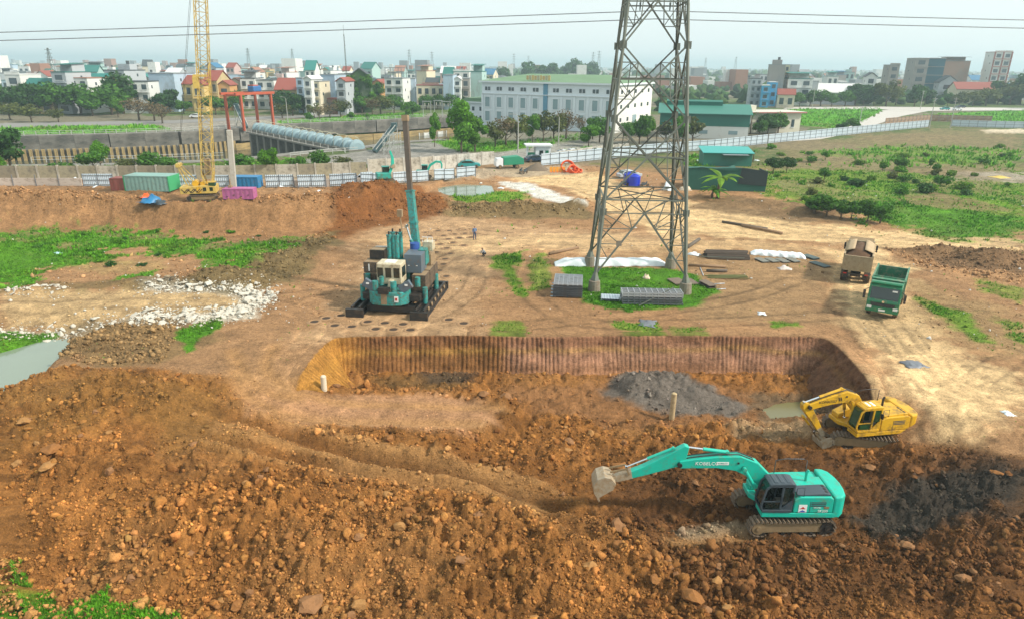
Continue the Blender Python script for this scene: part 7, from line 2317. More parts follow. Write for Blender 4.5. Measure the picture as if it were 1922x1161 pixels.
# ------------------------------------------------------------------ roads beyond the fence
def road(name, label, pts, z, m):
    b = MB().add([(x, y, z) for x, y in GP(pts, 1.0)], [tuple(range(len(pts)))])
    o = b.build(name, m)
    tag(o, label, 'road', kind='structure')
    return o
ROADC = mat('pale_road_concrete', (.46, .43, .39), rough=.9, var=.12, scale=.15, dirt=.1)
road('road', 'pale concrete road climbing between the green verges on the right', [(1480, 266), (1540, 252), (1600, 236), (1640, 217), (1655, 208), (1690, 203), (1740, 203), (1742, 209), (1690, 219), (1640, 236), (1590, 252), (1540, 262)], 1.05, ROADC)
road('road', 'far cross road along the row of trees on the right', [(1470, 205), (1480, 201.5), (1660, 201), (1900, 203), (1990, 204), (1990, 208), (1900, 208), (1740, 209), (1660, 206)], 1.10, ROADC)
road('road', 'grey far bank road on the left below the houses', [(-60, 234), (60, 231), (330, 226), (470, 220), (640, 215), (640, 219), (470, 225), (330, 232), (60, 238), (-60, 242)], 1.05, mat('grey_road', (.2, .19, .175), rough=.95, var=.15, scale=.2))

# ------------------------------------------------------------------ large buildings
PALEB = mat('shade_blue_plaster', (.66, .71, .74), rough=.85, var=.06, scale=.3, dirt=.06, dirt_rgb=(.3, .33, .33))  # white plaster with the bluish shade of the front put into its colour
PALEW = mat('white_plaster', (.66, .66, .62), rough=.85, var=.06, scale=.3, dirt=.1, dirt_rgb=(.4, .36, .3))
TRIMW = mat('white_trim', (.68, .72, .74), rough=.7, var=.05)
LOUV = mat('grey_green_louvre', (.22, .31, .33), rough=.6, var=.12)
GROOF = mat('moss_green_roof', (.13, .22, .12), rough=.9, var=.2, scale=.15)
BLUS = mat('steel_blue_stripe', (.10, .25, .36), rough=.7)
DWIN = mat('window_glass', (.035, .055, .065), rough=.12, var=.2, spec=.7)
x, y = G(905, 236, 1.0)
t = thing('pump_hall', 'long white hall with ten bays of louvred windows and a green roof', 'building', (x, y, 1.0), R(-30))
Lb, Db, Hb = 46.5, 31.0, 13.6
MB().box((Lb / 2, Db / 2, Hb / 2), (Lb, Db, Hb)).build('wall', PALEB, t)
MB().box((Lb + .02, Db / 2, Hb / 2 - .1), (.12, Db - .2, Hb - .3)).build('end_wall', PALEW, t)  # warmer white skin paints the sunlit look of this end
MB().box((Lb / 2, Db / 2, Hb + .2), (Lb + 1.6, Db + 1.6, .5)).build('eaves', TRIMW, t)
rf = MB().add([(-.8, -.8, Hb + .45), (Lb + .8, -.8, Hb + .45), (Lb + .8, Db + .8, Hb + .45), (-.8, Db + .8, Hb + .45), (9, Db / 2, Hb + 2.6), (Lb - 9, Db / 2, Hb + 2.6)], [(0, 1, 5, 4), (1, 2, 5), (2, 3, 4, 5), (3, 0, 4), (3, 2, 1, 0)]).build('roof', GROOF, t)
bay = Lb / 10.6
for k in range(11):
    xx = .25 + k * bay + (bay * .5 if k > 5 else 0)
    if k not in (5,):
        pbox('pilaster', t, (xx, -.12, 5.0), (.7, .25, 10.0), PALEB)
pbox('blue_stripe', t, (bay * 5.3, -.16, Hb / 2), (1.4, .3, Hb - .1), BLUS)
pbox('string_course', t, (Lb / 2, -.2, 10.2), (Lb, .4, .22), TRIMW)
for k in range(10):
    xc = (k + .5) * bay + (bay * .6 if k > 4 else 0)
    for q in (-1, 1):
        pbox('window', t, (xc + q * .55, -.06, 11.7), (.8, .14, 1.1), DWIN)
    for zc in (7.6, 3.2):
        w = pbox('louvre_window', t, (xc, -.1, zc), (1.7, .18, 3.0), LOUV)
        pbox('window_frame', t, (xc, -.16, zc + 1.65), (2.3, .2, .26), TRIMW)
        pbox('window_frame', t, (xc, -.16, zc - 1.65), (2.3, .2, .26), TRIMW)
        for q in (-1, 1):
            pbox('window_frame', t, (xc + q * 1.0, -.16, zc), (.26, .2, 3.1), TRIMW)
for k in range(5):
    for zc in (3.6, 7.4, 11.6):
        if not (zc < 5 and k == 2):
            for q in (-.4, .4):
                pbox('window', t, (Lb + .12, 4 + k * 5.8 + q, zc), (.08, .6, 1.1), DWIN)
pbox('door', t, (Lb + .13, 15.6, 2.4), (.1, 3.2, 4.4), LOUV)
sg = thing('roof_sign', 'row of weathered orange sign panels standing on the green roof', 'sign', (0, 0, 0))
sg.location = t.location + Vector((Matrix.Rotation(R(-30), 3, 'Z') @ Vector((Lb * .42, 1.2, Hb + .5)))); sg.rotation_euler = (0, 0, R(-30))
SGM = [mat('sign_orange_%d' % i, c, rough=.7, var=.2) for i, c in enumerate([(.50, .32, .14), (.42, .36, .24), (.56, .40, .16)])]
for k in range(9):
    pbox('sign_panel', sg, (-3.4 + k * .95, 0, 1.1), (.78, .1, 1.2 + .15 * (k % 3)), SGM[k % 3])
    pbox('strut', sg, (-3.4 + k * .95, .25, .4), (.08, .08, .9), HPOST)
x, y = G(868, 231, 1.0)
t = thing('annexe', 'two storey white annexe with green roof at the left end of the long hall', 'building', (x, y, 1.0), R(-28))
MB().box((4.5, 5, 3.4), (9.0, 10, 6.8)).build('wall', PALEB, t)
MB().box((4.3, 5, 6.95), (10.6, 11.5, .4)).build('eaves', TRIMW, t)
MB().prism([(-.6, 7.15), (9.6, 7.15), (7.5, 8.3), (1.5, 8.3)], -.3, 10.4).build('roof', GROOF, t)
for zc in (2.0, 4.9):
    for k in range(3):
        pbox('window', t, (1.5 + k * 2.9, -.05, zc), (.9, .14, 1.3), DWIN)
x, y = G(1236, 258, 1.0)
GRW = mat('green_cladding', (.012, .13, .095), rough=.6, var=.1, scale=.3)
GRR = mat('green_sheet_roof', (.035, .17, .13), rough=.55, var=.1, scale=.3)
t = thing('warehouse', 'green clad warehouse with ridge vent and white lower walls', 'building', (x, y, 1.0), R(-12))
MB().box((12, 8, 1.7), (24, 16, 3.4)).build('lower_wall', PALEW, t)
MB().prism([(-.1, 3.4), (16.1, 3.4), (16.1, 6.6), (8, 8.6), (-.1, 6.6)], 0, 24.1, 'x').build('cladding', GRW, t)
MB().prism([(-.9, 6.55), (8, 8.75), (16.9, 6.55), (16.9, 6.75), (8, 8.97), (-.9, 6.75)], -.6, 24.7, 'x').build('roof', GRR, t)
MB().prism([(6.4, 8.4), (9.6, 8.4), (9.8, 9.6), (8, 10.0), (6.2, 9.6)], 1.5, 17, 'x').build('ridge_vent', GRW, t)
for k in range(3):
    pbox('window', t, (4 + k * 8, -.04, 1.8), (2.4, .1, 1.0), LOUV)
    pbox('window', t, (24.06, 3 + k * 4.5, 1.8), (.1, 1.8, 1.0), LOUV)
x, y = G(1392, 250, 1.0)
CRMW = mat('cream_wall', (.60, .57, .46), rough=.85, var=.08, dirt=.1)
t = thing('office_building', 'long cream single storey block with red trimmed flat roof', 'building', (x, y, 1.0), R(10))
MB().box((9.5, 5, 2.9), (19, 10, 5.8)).build('wall', CRMW, t)
MB().box((9.5, 5, 6.0), (21.5, 12, .4)).build('roof', mat('pale_roof', (.5, .48, .42), rough=.9), t)
MB().box((9.5, -1.02, 6.0), (21.4, .05, .22)).build('red_trim', mat('red_trim', (.4, .06, .04), rough=.7), t)
MB().box((4, 5, 7.0), (3.5, 3, 1.8)).build('roof_box', CRMW, t)
for k in range(6):
    pbox('window', t, (2 + k * 2.9, -.05, 2.8), (.9, .12, 2.2), DWIN if k % 3 else LOUV)
    pbox('sill', t, (2 + k * 2.9, -.1, 1.6), (1.2, .2, .15), TRIMW)

# ------------------------------------------------------------------ houses of the town
WALLS = {k: mat('render_' + k, c, rough=.85, var=.1, scale=.3, dirt=.15, dirt_rgb=(.2, .2, .19)) for k, c in dict(white=(.62, .63, .60), cream=(.58, .52, .38), pale_blue=(.36, .46, .55), grey=(.38, .41, .43), yellow=(.60, .43, .16), orange=(.52, .28, .10), ochre=(.46, .36, .18), mint=(.33, .48, .45), concrete=(.28, .26, .24), azure=(.05, .36, .62), brick=(.28, .16, .11), ivy=(.03, .08, .015), pink=(.5, .35, .32)).items()}
ROOFS = {k: mat('roofing_' + k, c, rough=.7, var=.15, scale=.5) for k, c in dict(red=(.24, .055, .035), green=(.015, .13, .11), teal=(.015, .16, .14), grey=(.2, .22, .23), dark=(.045, .055, .06), blue=(.03, .14, .26), white=(.6, .6, .58), rust=(.28, .13, .08)).items()}
def house(label, wall, roof, x, y, wd, dp, h, rz=0.0, cols=2, rows=3, style='flat', group=None, name='house', top=None, z0=1.0, blank=False, frame=True, sidewin=1):
    t = thing(name, label, 'house', (x, y, z0), rz, group)
    wm, rm = WALLS[wall], ROOFS[roof]
    pbox('wall', t, (0, dp / 2, h / 2), (wd, dp, h), wm)
    if style == 'flat':
        pbox('roof', t, (0, dp / 2, h + .15), (wd + .3, dp + .3, .3), rm)
        if top == 'shed':
            pbox('stair_tower', t, (0, dp * .6, h + 1.5), (wd * .8, dp * .5, 2.5), wm)
            MB().prism([(0, h + 2.7), (dp * .95, h + 3.3), (dp * .95, h + 3.42), (0, h + 2.82)], -wd * .52, wd * .52, 'x').build('sheet_roof', rm, t)
        elif top == 'tank':
            pbox('stair_tower', t, (0, dp * .65, h + 1.4), (wd * .6, dp * .35, 2.3), wm)
            MB().cyl((wd * .1, dp * .6, h + 2.55), (wd * .1, dp * .6, h + 3.9), .7, n=10).build('water_tank', ROOFS['dark'], t)
        elif top == 'parapet':
            pbox('parapet', t, (0, .1, h + .7), (wd, .2, .9), wm)
    elif style == 'gable':       # ridge runs away from the viewer
        MB().prism([(-wd / 2 - .4, h - .05), (0, h + wd * .38), (wd / 2 + .4, h - .05), (wd / 2 + .4, h + .2), (0, h + wd * .38 + .28), (-wd / 2 - .4, h + .2)], -.4, dp + .4).build('roof', rm, t)
        MB().prism([(-wd / 2, h), (wd / 2, h), (0, h + wd * .37)], .05, dp - .05).build('gable', wm, t)
    else:                        # ridge across
        MB().prism([(-.5, h - .05), (dp / 2, h + dp * .32), (dp + .5, h - .05), (dp + .5, h + .15), (dp / 2, h + dp * .32 + .25), (-.5, h + .15)], -wd / 2 - .4, wd / 2 + .4, 'x').build('roof', rm, t)
        MB().prism([(0, h), (dp, h), (dp / 2, h + dp * .31)], -wd / 2 + .05, wd / 2 - .05, 'x').build('gable', wm, t)
    fh = h / rows
    for r_ in range(rows):
        zc = fh * (r_ + .52)
        if not blank:
            for c in range(cols):
                xc = -wd / 2 + wd * (c + .5) / cols
                w = pbox('window', t, (xc, -.02, zc), (wd / cols * .5, .14, fh * .48), DWIN)
                if frame:
                    pbox('sill', t, (xc, -.12, zc - fh * .28), (wd / cols * .62, .3, .14), WALLS['white'])
            if r_ and frame:
                pbox('balcony', t, (0, -.35, fh * r_ + .1), (wd * .98, .8, .2), wm)
        if sidewin:
            s = 1 if x < 0 else -1
            pbox('window', t, (s * wd * .5, dp * (.3 + .3 * (r_ % 2)), zc), (.14, .9, 1.1), DWIN)
    return t
def house_px(l, r, topy, base, dp, *a, **k):
    c = (l + r) / 2
    x, y = G(c, base, 1.0)
    d = y * math.cos(PITCH) + (CAMH - 1) * math.sin(PITCH)
    wd = (r - l) * d / FPX
    h = (base - topy) * d / FPX * 1.02
    return house(a[0], a[1], a[2], x, y, wd, dp, h, **k)
FR = [  # left, right, top, base, depth, label, wall, roof, options
    (24, 52, 146, 212, 12, 'tall narrow white house with notched parapet among the dark trees', 'white', 'white', dict(cols=1, rows=3, top='parapet')),
    (52, 104, 172, 214, 12, 'low ochre house with dark green sheet roof behind the trees', 'ochre', 'green', dict(style='hip', rows=2)),
    (110, 138, 142, 214, 14, 'grey house with green rooftop shed behind the white modern house', 'grey', 'green', dict(rows=4, top='shed', cols=1)),
    (139, 176, 152, 213, 16, 'white modern house with wide brown framed windows', 'white', 'rust', dict(rows=3, cols=2)),
    (179, 211, 158, 210, 9, 'bright yellow house under a turquoise sheet roof', 'yellow', 'teal', dict(style='hip', rows=2, cols=2, frame=False)),
    (206, 246, 138, 204, 14, 'pale grey house with rooftop tank behind the yellow house', 'grey', 'dark', dict(rows=4, cols=2, top='tank')),
    (236, 286, 158, 213, 10, 'white house with arched top floor and cream side wing', 'white', 'dark', dict(rows=3, cols=3)),
    (288, 337, 144, 210, 16, 'large blank blue grey house wall with tiny windows', 'pale_blue', 'grey', dict(blank=True, rows=3)),
    (340, 366, 162, 209, 10, 'yellow villa wing with dark red hipped roof left of the crane', 'yellow', 'red', dict(style='hip', rows=2)),
    (366, 388, 164, 210, 10, 'bright yellow gabled villa front behind the crane boom', 'yellow', 'red', dict(style='gable', rows=2, cols=1)),
    (390, 414, 156, 208, 12, 'ochre villa with large red roof right of the crane boom', 'ochre', 'red', dict(style='hip', rows=2)),
    (415, 436, 164, 208, 10, 'orange villa with steep gable and arched windows', 'orange', 'red', dict(style='gable', rows=2, cols=1)),
    (437, 456, 158, 204, 10, 'cream gabled villa half hidden by a tree near the gantry', 'cream', 'ochre' if False else 'rust', dict(style='gable', rows=2, cols=1)),
    (457, 484, 152, 205, 13, 'white house with four large dark panes left behind the gantry', 'white', 'dark', dict(rows=3, cols=2, top='shed')),
    (485, 519, 155, 205, 13, 'white house with wide balconies behind the blue hoist', 'white', 'dark', dict(rows=3, cols=2)),
    (520, 559, 172, 208, 14, 'low ochre house with big red tiled roofs', 'ochre', 'red', dict(style='hip', rows=2, cols=3, frame=False)),
    (561, 574, 152, 212, 12, 'narrow light blue house beside the white gabled house', 'pale_blue', 'grey', dict(rows=4, cols=1)),
    (575, 589, 154, 217, 12, 'narrow white four storey house with small gable', 'white', 'white', dict(style='gable', rows=4, cols=1)),
    (590, 604, 158, 216, 11, 'narrow cream house with loggias beside the white gabled house', 'cream', 'grey', dict(rows=4, cols=1)),
    (606, 633, 146, 208, 15, 'blank bluish grey house side right of the cream loggias', 'pale_blue', 'grey', dict(blank=True, rows=4)),
    (605, 634, 188, 214, 8, 'low dark red shed in front of the blank grey house', 'brick', 'red', dict(rows=1, cols=1, frame=False)),
    (635, 652, 158, 216, 12, 'grey white house with white balconies behind the tall mast', 'grey', 'red', dict(style='gable', rows=4, cols=1)),
    (659, 698, 150, 212, 14, 'house front entirely overgrown with green ivy', 'ivy', 'dark', dict(style='gable', rows=3, blank=True, sidewin=0)),
    (701, 718, 160, 200, 10, 'orange gabled villa right of the ivy covered house', 'orange', 'red', dict(style='gable', rows=2, cols=1)),
    (724, 758, 152, 206, 14, 'tall white house with open steel frame on top', 'white', 'grey', dict(rows=4, cols=2)),
    (759, 781, 152, 203, 14, 'plain pale blue house beside the tall white house', 'pale_blue', 'grey', dict(blank=True, rows=3)),
    (783, 834, 164, 204, 12, 'cream house with red roof edge and solar panels', 'cream', 'red', dict(rows=2, cols=4, frame=False)),
    (833, 851, 146, 206, 14, 'narrow pale blue tower house left of the white balconies', 'pale_blue', 'grey', dict(blank=True, rows=4)),
    (852, 866, 154, 205, 11, 'narrow white gabled house with dark balconies near the hall', 'white', 'white', dict(style='gable', rows=4, cols=1)),
    (867, 882, 152, 204, 11, 'grey unfinished narrow house beside the white gabled house', 'concrete', 'grey', dict(rows=3, cols=1)),
    (884, 905, 140, 202, 15, 'tall greenish grey house rising behind the annexe', 'mint', 'green', dict(rows=4, cols=1, top='shed', blank=True)),
    # right side of the view
    (1405, 1424, 152, 200, 12, 'pale grey house left of the tall concrete block', 'grey', 'dark', dict(rows=4, cols=2)),
    (1436, 1464, 128, 198, 14, 'tall bare concrete block with stair tower', 'concrete', 'grey', dict(rows=6, cols=1, blank=True, top='tank')),
    (1464, 1473, 128, 196, 12, 'cream side slice of the tall concrete block with dark openings', 'cream', 'grey', dict(rows=5, cols=1, frame=False)),
    (1426, 1440, 164, 202, 9, 'small white and azure house below the concrete block', 'azure', 'white', dict(rows=3, cols=1)),
    (1441, 1454, 158, 200, 9, 'bright azure blue house front', 'azure', 'white', dict(rows=3, cols=1, frame=False)),
    (1458, 1488, 180, 203, 8, 'small house with dark red hipped roof among trees', 'cream', 'red', dict(style='hip', rows=1)),
    (1474, 1518, 152, 198, 12, 'white house with green roof terrace and large windows', 'white', 'green', dict(rows=3, cols=2, top='shed')),
    (1519, 1530, 156, 196, 10, 'grey blue plain house beside the white terrace house', 'grey', 'grey', dict(rows=3, cols=1, blank=True)),
    (1528, 1600, 176, 197, 14, 'long low sheds with pale sheet roofs', 'grey', 'white', dict(style='hip', rows=1, cols=4, frame=False)),
    (1618, 1636, 148, 196, 10, 'white house with dark gabled roof above the treetops', 'white', 'dark', dict(style='gable', rows=3, cols=1)),
    (1659, 1676, 128, 192, 12, 'narrow bare brick and concrete tower house', 'concrete', 'grey', dict(rows=5, cols=1, frame=False, top='parapet')),
    (1705, 1728, 116, 188, 16, 'unfinished concrete block with open top storey', 'concrete', 'white', dict(rows=5, cols=1, frame=False)),
    (1729, 1758, 116, 188, 16, 'building wrapped in dark blue green safety netting', 'azure', 'white', dict(rows=5, blank=True, sidewin=0)),
    (1763, 1806, 120, 180, 16, 'bare brick apartment block with a roof stair tower', 'brick', 'grey', dict(rows=5, cols=3, blank=True, top='shed')),
    (1758, 1790, 158, 190, 10, 'grey gabled house in front of the brick block', 'grey', 'dark', dict(style='gable', rows=2, cols=1)),
    (1793, 1858, 170, 194, 12, 'low house with long orange red tiled roof', 'cream', 'red', dict(style='hip', rows=1, cols=3)),
    (1850, 1880, 105, 182, 14, 'tall white tower house with dark red stripes and windows', 'white', 'red', dict(rows=6, cols=2, top='parapet')),
    (1880, 1925, 160, 188, 12, 'pale houses at the far right edge behind trees', 'white', 'blue', dict(rows=2, cols=3)),
]
WALLS['azure_net'] = mat('safety_netting', (.03, .11, .15), rough=.8, var=.25)
bq0 = random.Random(4)
for l, r, tp, bs, dp, lab, wl_, rf_, kw in FR:
    if 'netting' in lab:
        wl_ = 'azure_net'
    o = house_px(l, r, tp, bs, dp, lab, wl_, rf_, group='front row of town houses' if l < 1000 else 'buildings beyond the right road', rz=R(rnd.uniform(-8, 8)) if l < 1000 else R(rnd.uniform(-18, -6)), **kw)
    if 'dark red stripes' in lab:
        w_ = next(c_ for c_ in o.children if c_.name.split('.')[0] == 'wall').scale
        for q in (-.48, 0, .48):
            pbox('red_stripe', o, (q * w_[0], -.1, w_[2] / 2), (w_[0] * .08, .25, w_[2]), ROOFS['red'])
        for q in range(6):
            pbox('red_band', o, (0, -.12, w_[2] * q / 6 + .4), (w_[0], .2, .5), ROOFS['red'])
    if 'steel frame' in lab:
        w_ = next(c_ for c_ in o.children if c_.name.split('.')[0] == 'wall').scale
        for q in (-.45, 0, .45):
            pbox('frame_post', o, (q * w_[0], .3, w_[2] + 2.2), (.2, .2, 4.4), HPOST); pbox('frame_post', o, (q * w_[0], 8, w_[2] + 2.2), (.2, .2, 4.4), HPOST)
        for zq in (2.2, 4.4):
            pbox('frame_beam', o, (0, .3, w_[2] + zq), (w_[0], .2, .2), HPOST); pbox('frame_beam', o, (0, 8, w_[2] + zq), (w_[0], .2, .2), HPOST)
    if 'ivy' in lab:
        w_ = next(c_ for c_ in o.children if c_.name.split('.')[0] == 'wall').scale
        for q in range(26):
            s_ = bq0.uniform(1.6, 2.8)
            inst('ivy_clump', BUSHM[bq0.choice([0, 0, 1, 4])], o, (bq0.uniform(-.5, .5) * w_[0], bq0.uniform(-.6, .3), bq0.uniform(.1, .98) * w_[2]), bq0.uniform(0, 6), (s_, s_ * .6, s_))
    if 'solar' in lab:
        w_ = next(c_ for c_ in o.children if c_.name.split('.')[0] == 'wall').scale
        MB().prism([(1.5, w_[2] + 1.2), (7, w_[2] + 3.2), (7, w_[2] + 3.35), (1.5, w_[2] + 1.35)], -w_[0] * .2, w_[0] * .3, 'x').build('solar_panel', ROOFS['dark'], o)
    if 'open top storey' in lab or 'netting' in lab:
        w_ = next(c_ for c_ in o.children if c_.name.split('.')[0] == 'wall').scale
        for q in range(5):
            pbox('slab_edge', o, (0, 6, w_[2] * (q + 1) / 5), (w_[0] * 1.04, 12.6, .35), WALLS['concrete'])
# the town behind, thinning into haze
tw = random.Random(23)
cwall = ['white', 'cream', 'pale_blue', 'grey', 'mint', 'ochre', 'concrete', 'pink', 'white', 'grey', 'pale_blue']
croof = ['green', 'green', 'grey', 'dark', 'blue', 'white', 'rust', 'rust', 'teal', 'red', 'white', 'dark']
n = 0
while n < 240:
    y = 385 * math.exp(tw.random() * .95)
    px_ = tw.uniform(-20, 930) if tw.random() < .8 else tw.uniform(1380, 1940)
    if px_ > 1000 and y < 520:
        continue
    x = (px_ - 961) / FPX * (y * .95)
    wl_, rf_ = tw.choice(cwall), tw.choice(croof)
    h = tw.choice([6, 7, 9, 10, 12, 13, 15]) * (1.0 if y < 700 else .9)
    st_ = tw.choice(['flat', 'flat', 'flat', 'hip', 'gable'])
    tp = tw.choice([None, 'shed', 'tank', 'parapet', 'shed'])
    shape = {'flat': 'flat roofed', 'hip': 'ridge roofed', 'gable': 'gabled'}[st_]
    lab = '%s %s %s house, %s roof, in the town' % ('small' if h < 9 else 'mid height' if h < 12 else 'tall', shape, wl_.replace('_', ' '), rf_)
    house(lab, wl_, rf_, x, y, tw.uniform(5, 10), tw.uniform(9, 16), h, tw.uniform(-.3, .3), cols=2, rows=max(1, int(h / 3.3)) if y < 520 else 2, style=st_, group=lab, top=tp, frame=False, sidewin=0, blank=tw.random() < .45)
    n += 1
# the farthest roofs: past telling apart
for nm, lab, ms, seed in (('distant_roofs', 'pale mass of distant town walls and roofs under the horizon', WALLS['white'], 1), ('distant_roofs', 'grey green mass of distant town roofs under the horizon', ROOFS['grey'], 2), ('distant_roofs', 'dull red mass of distant town roofs under the horizon', ROOFS['rust'], 3)):
    b = MB()
    q = random.Random(seed)
    for _ in range(700 if seed < 3 else 250):
        y = 560 * math.exp(q.random() * 1.9); px_ = q.uniform(-100, 950) if q.random() < .7 else q.uniform(950, 2000)
        x = (px_ - 961) / FPX * y * .95
        w, h = q.uniform(5, 8 + y / 200), q.uniform(4, 11) + (q.random() < .06) * 12
        b.box((x, y, 1 + h / 2), (w, q.uniform(8, 20), h))
    tag(b.build(nm, ms, fix=False), lab, 'town', kind='stuff')

# ------------------------------------------------------------------ masts, poles, distant pylons
def pylon(label, px_, y, h, group='distant pylons'):
    x = (px_ - 961) / FPX * y * .95
    t = thing('pylon', label, 'pylon', (x, y, 1.0), 0, group)
    b = MB()
    w = h * .09
    for sx in (-1, 1):
        for sy in (-1, 1):
            b.bar((sx * w, sy * w, 0), (sx * w * .15, sy * w * .15, h), h * .011)
    for k in range(8):
        z0, z1 = h * k / 8, h * (k + 1) / 8
        w0, w1 = w * (1 - .85 * k / 8), w * (1 - .85 * (k + 1) / 8)
        b.bar((-w0, -w0, z0), (w1, -w1, z1), h * .007).bar((w0, -w0, z0), (-w1, -w1, z1), h * .007)
    b.build('lattice', GALVD, t)
    for q in (.72, .84, .95):
        pbox('cross_arm', t, (0, 0, h * q), (h * .22, .3, h * .012), GALVD)
    return t
for a, y, h, lab in [(467, 1500, 46, 'first thin pylon on the horizon right of the crane boom'), (549, 1750, 50, 'second thin pylon on the horizon right of the crane boom'), (766, 1700, 50, 'left pylon of the pair left of the long hall'), (808, 1850, 48, 'right pylon of the pair left of the long hall'), (960, 1900, 46, 'pylon on the horizon above the left half of the hall'),
                     (987, 2100, 44, 'smaller pylon beside it above the hall'), (1107, 1800, 50, 'left pylon of the pair near the lattice tower'), (1118, 1850, 54, 'right pylon of the pair near the lattice tower'), (1316, 2300, 45, 'faint pylon right of the lattice tower'), (97, 700, 30, 'pylon above the roofs on the far left'), (1372, 2400, 50, 'faint pylon farthest right on the horizon')]:
    pylon(lab, a, y, h)
x, y = G(655, 208, 1.0)
t = thing('radio_mast', 'thin tall lattice radio mast rising over the town roofs', 'mast', (x, y, 1.0))
b = MB()
for k in range(3):
    a = 2.094 * k
    b.bar((math.cos(a) * .4, math.sin(a) * .4, 0), (math.cos(a) * .12, math.sin(a) * .12, 30), .1)
for k in range(20):
    b.bar((.35, 0, k * 1.5), (-.2, .3, k * 1.5 + 1.5), .06)
b.build('lattice', GALVD, t)
pbox('antenna', t, (0, 0, 31.5), (.08, .08, 4), GALVD)
POLE = mat('pole_concrete', (.36, .35, .32), rough=.9)
def pole(label, px_, py_, h, arm=None, z=1.0, group='poles beyond the fence'):
    x, y = G(px_, py_, z)
    t = thing('street_lamp' if arm else 'utility_pole', label, 'street lamp' if arm else 'pole', (x, y, gz1(x, y, False) if y < 140 else 1.0), 0, group)
    MB().cyl((0, 0, -.2), (0, 0, h), .16, .09, n=8).build('post', POLE, t)
    if arm:
        MB().tube([(0, 0, h), (-arm * .3, 0, h + .5), (-arm, 0, h + .6)], .05, 6).build('arm', POLE, t)
        pbox('lamp_head', t, (-arm - .2, 0, h + .58), (.6, .25, .12), POLE)
    else:
        pbox('cross_arm', t, (0, 0, h - .5), (1.6, .1, .12), POLE)
        pbox('cross_arm', t, (0, 0, h - 1.3), (1.2, .1, .12), POLE)
    return t
pole('tall concrete pole in front of the white house with steel frame', 737, 210, 17)
pole('curved street lamp left of the guardhouse', 972, 288, 8, 1.6)
pole('curved street lamp in front of the long hall', 1048, 275, 7, 1.2)
pole('street lamp right of the red gantry', 541, 234, 8, 1.4)
pole('concrete pole at the bend of the hoarding, left one', 1744, 241, 10)
pole('concrete pole at the bend of the hoarding, right one', 1783, 241, 10)
pole('concrete pole beside the concrete road junction', 1727, 206, 9)
pole('concrete pole on the verge left of the concrete road', 1612, 240, 7)
pole('concrete pole behind the cream block', 1524, 205, 10)
# substation steelwork
x0, y0 = G(800, 222, 1.0)
for k in range(5):
    t = thing('switch_frame', '%s steel portal of the small substation left of the annexe' % ordn[k], 'steel frame', (x0 + k * 3.6, y0 + 3 + (k % 2) * 6, 1.0), R(-10), 'substation frames')
    for q in (-1.5, 1.5):
        pbox('post', t, (q, 0, 3), (.18, .18, 6), RAILW)
        MB().cyl((q * .5, 0, 4.2), (q * .5, 0, 5.2), .12, n=8).build('insulator', CRMW, t)
    pbox('beam', t, (0, 0, 5.8), (3.6, .18, .25), RAILW); pbox('beam', t, (0, 0, 4.1), (3.2, .12, .15), RAILW)
panel_wall([(786, 224), (830, 221), (870, 217)], 1.0, 2.0, 'white post and panel fence in front of the substation', 2.6, [BWALL[2], WALLS['white']], 'compound_wall')

# ------------------------------------------------------------------ trees
def trees(lst, label, group, kind):
    for q in lst:
        a, b, h = q[:3]
        tree(a, b, h, kind, label % (q[3] if len(q) > 3 else '') if '%s' in label else label, group, wide=q[4] if len(q) > 4 else 1.0)
for i, (a, b, h, k, w) in enumerate([(8, 214, 10, 'dark', 1.3), (40, 216, 11, 'dark', 1.3), (75, 214, 12, 'dark', 1.2), (100, 218, 12, 'mid', 1.4), (130, 213, 12, 'dark', 1.2), (152, 216, 10, 'mid', 1.4), (175, 218, 9, 'mid', 1.3), (210, 216, 11, 'mid', 1.4), (232, 214, 14, 'dark', 1.2), (222, 221, 8, 'bright', 1.4), (320, 211, 9, 'dark', 1.3), (300, 213, 8, 'dark', 1.2),
                                     (20, 226, 6, 'olive', 1.5), (60, 230, 6, 'olive', 1.5), (110, 230, 5, 'olive', 1.5), (262, 226, 8, 'brown', 1.4), (290, 228, 7, 'brown', 1.4), (305, 232, 6, 'brown', 1.3), (345, 214, 5, 'bright', 1.5), (405, 216, 8, 'mid', 1.2), (425, 214, 6, 'dark', 1.3), (445, 208, 9, 'mid', 1.2)]):
    tree(a, b, h, k, '%s tree below the left part of town' % {'dark': 'dense dark green', 'mid': 'full mid green', 'bright': 'bright green', 'olive': 'thin olive', 'brown': 'bare brownish'}[k], 'trees below the left town: ' + k, wide=w)
for i, (a, b, h, k, w) in enumerate([(536, 213, 9, 'dark', 1.3), (550, 218, 9, 'dark', 1.3), (570, 213, 8, 'dark', 1.2), (530, 222, 6, 'olive', 1.3), (590, 222, 6, 'olive', 1.3), (600, 225, 5, 'brown', 1.4), (620, 222, 6, 'brown', 1.4), (640, 220, 6, 'olive', 1.3), (655, 210, 9, 'mid', 1.0), (680, 213, 8, 'mid', 1.3), (700, 218, 7, 'brown', 1.4), (715, 216, 7, 'olive', 1.3),
                                     (740, 212, 7, 'mid', 1.2), (762, 222, 6, 'bright', 1.2), (775, 218, 6, 'mid', 1.4), (800, 206, 6, 'mid', 1.4), (822, 206, 6, 'mid', 1.4), (845, 206, 7, 'mid', 1.3), (862, 204, 8, 'dark', 1.0), (630, 207, 8, 'dark', 1.0), (580, 230, 3, 'mid', 1.0), (660, 226, 3, 'bright', 1.5), (690, 228, 3, 'bright', 1.2)]):
    tree(a, b, h, k, '%s tree between canal road and middle town' % {'dark': 'dense dark green', 'mid': 'full mid green', 'bright': 'bright green', 'olive': 'thin olive', 'brown': 'bare brownish'}[k], 'trees below the middle town: ' + k, wide=w)
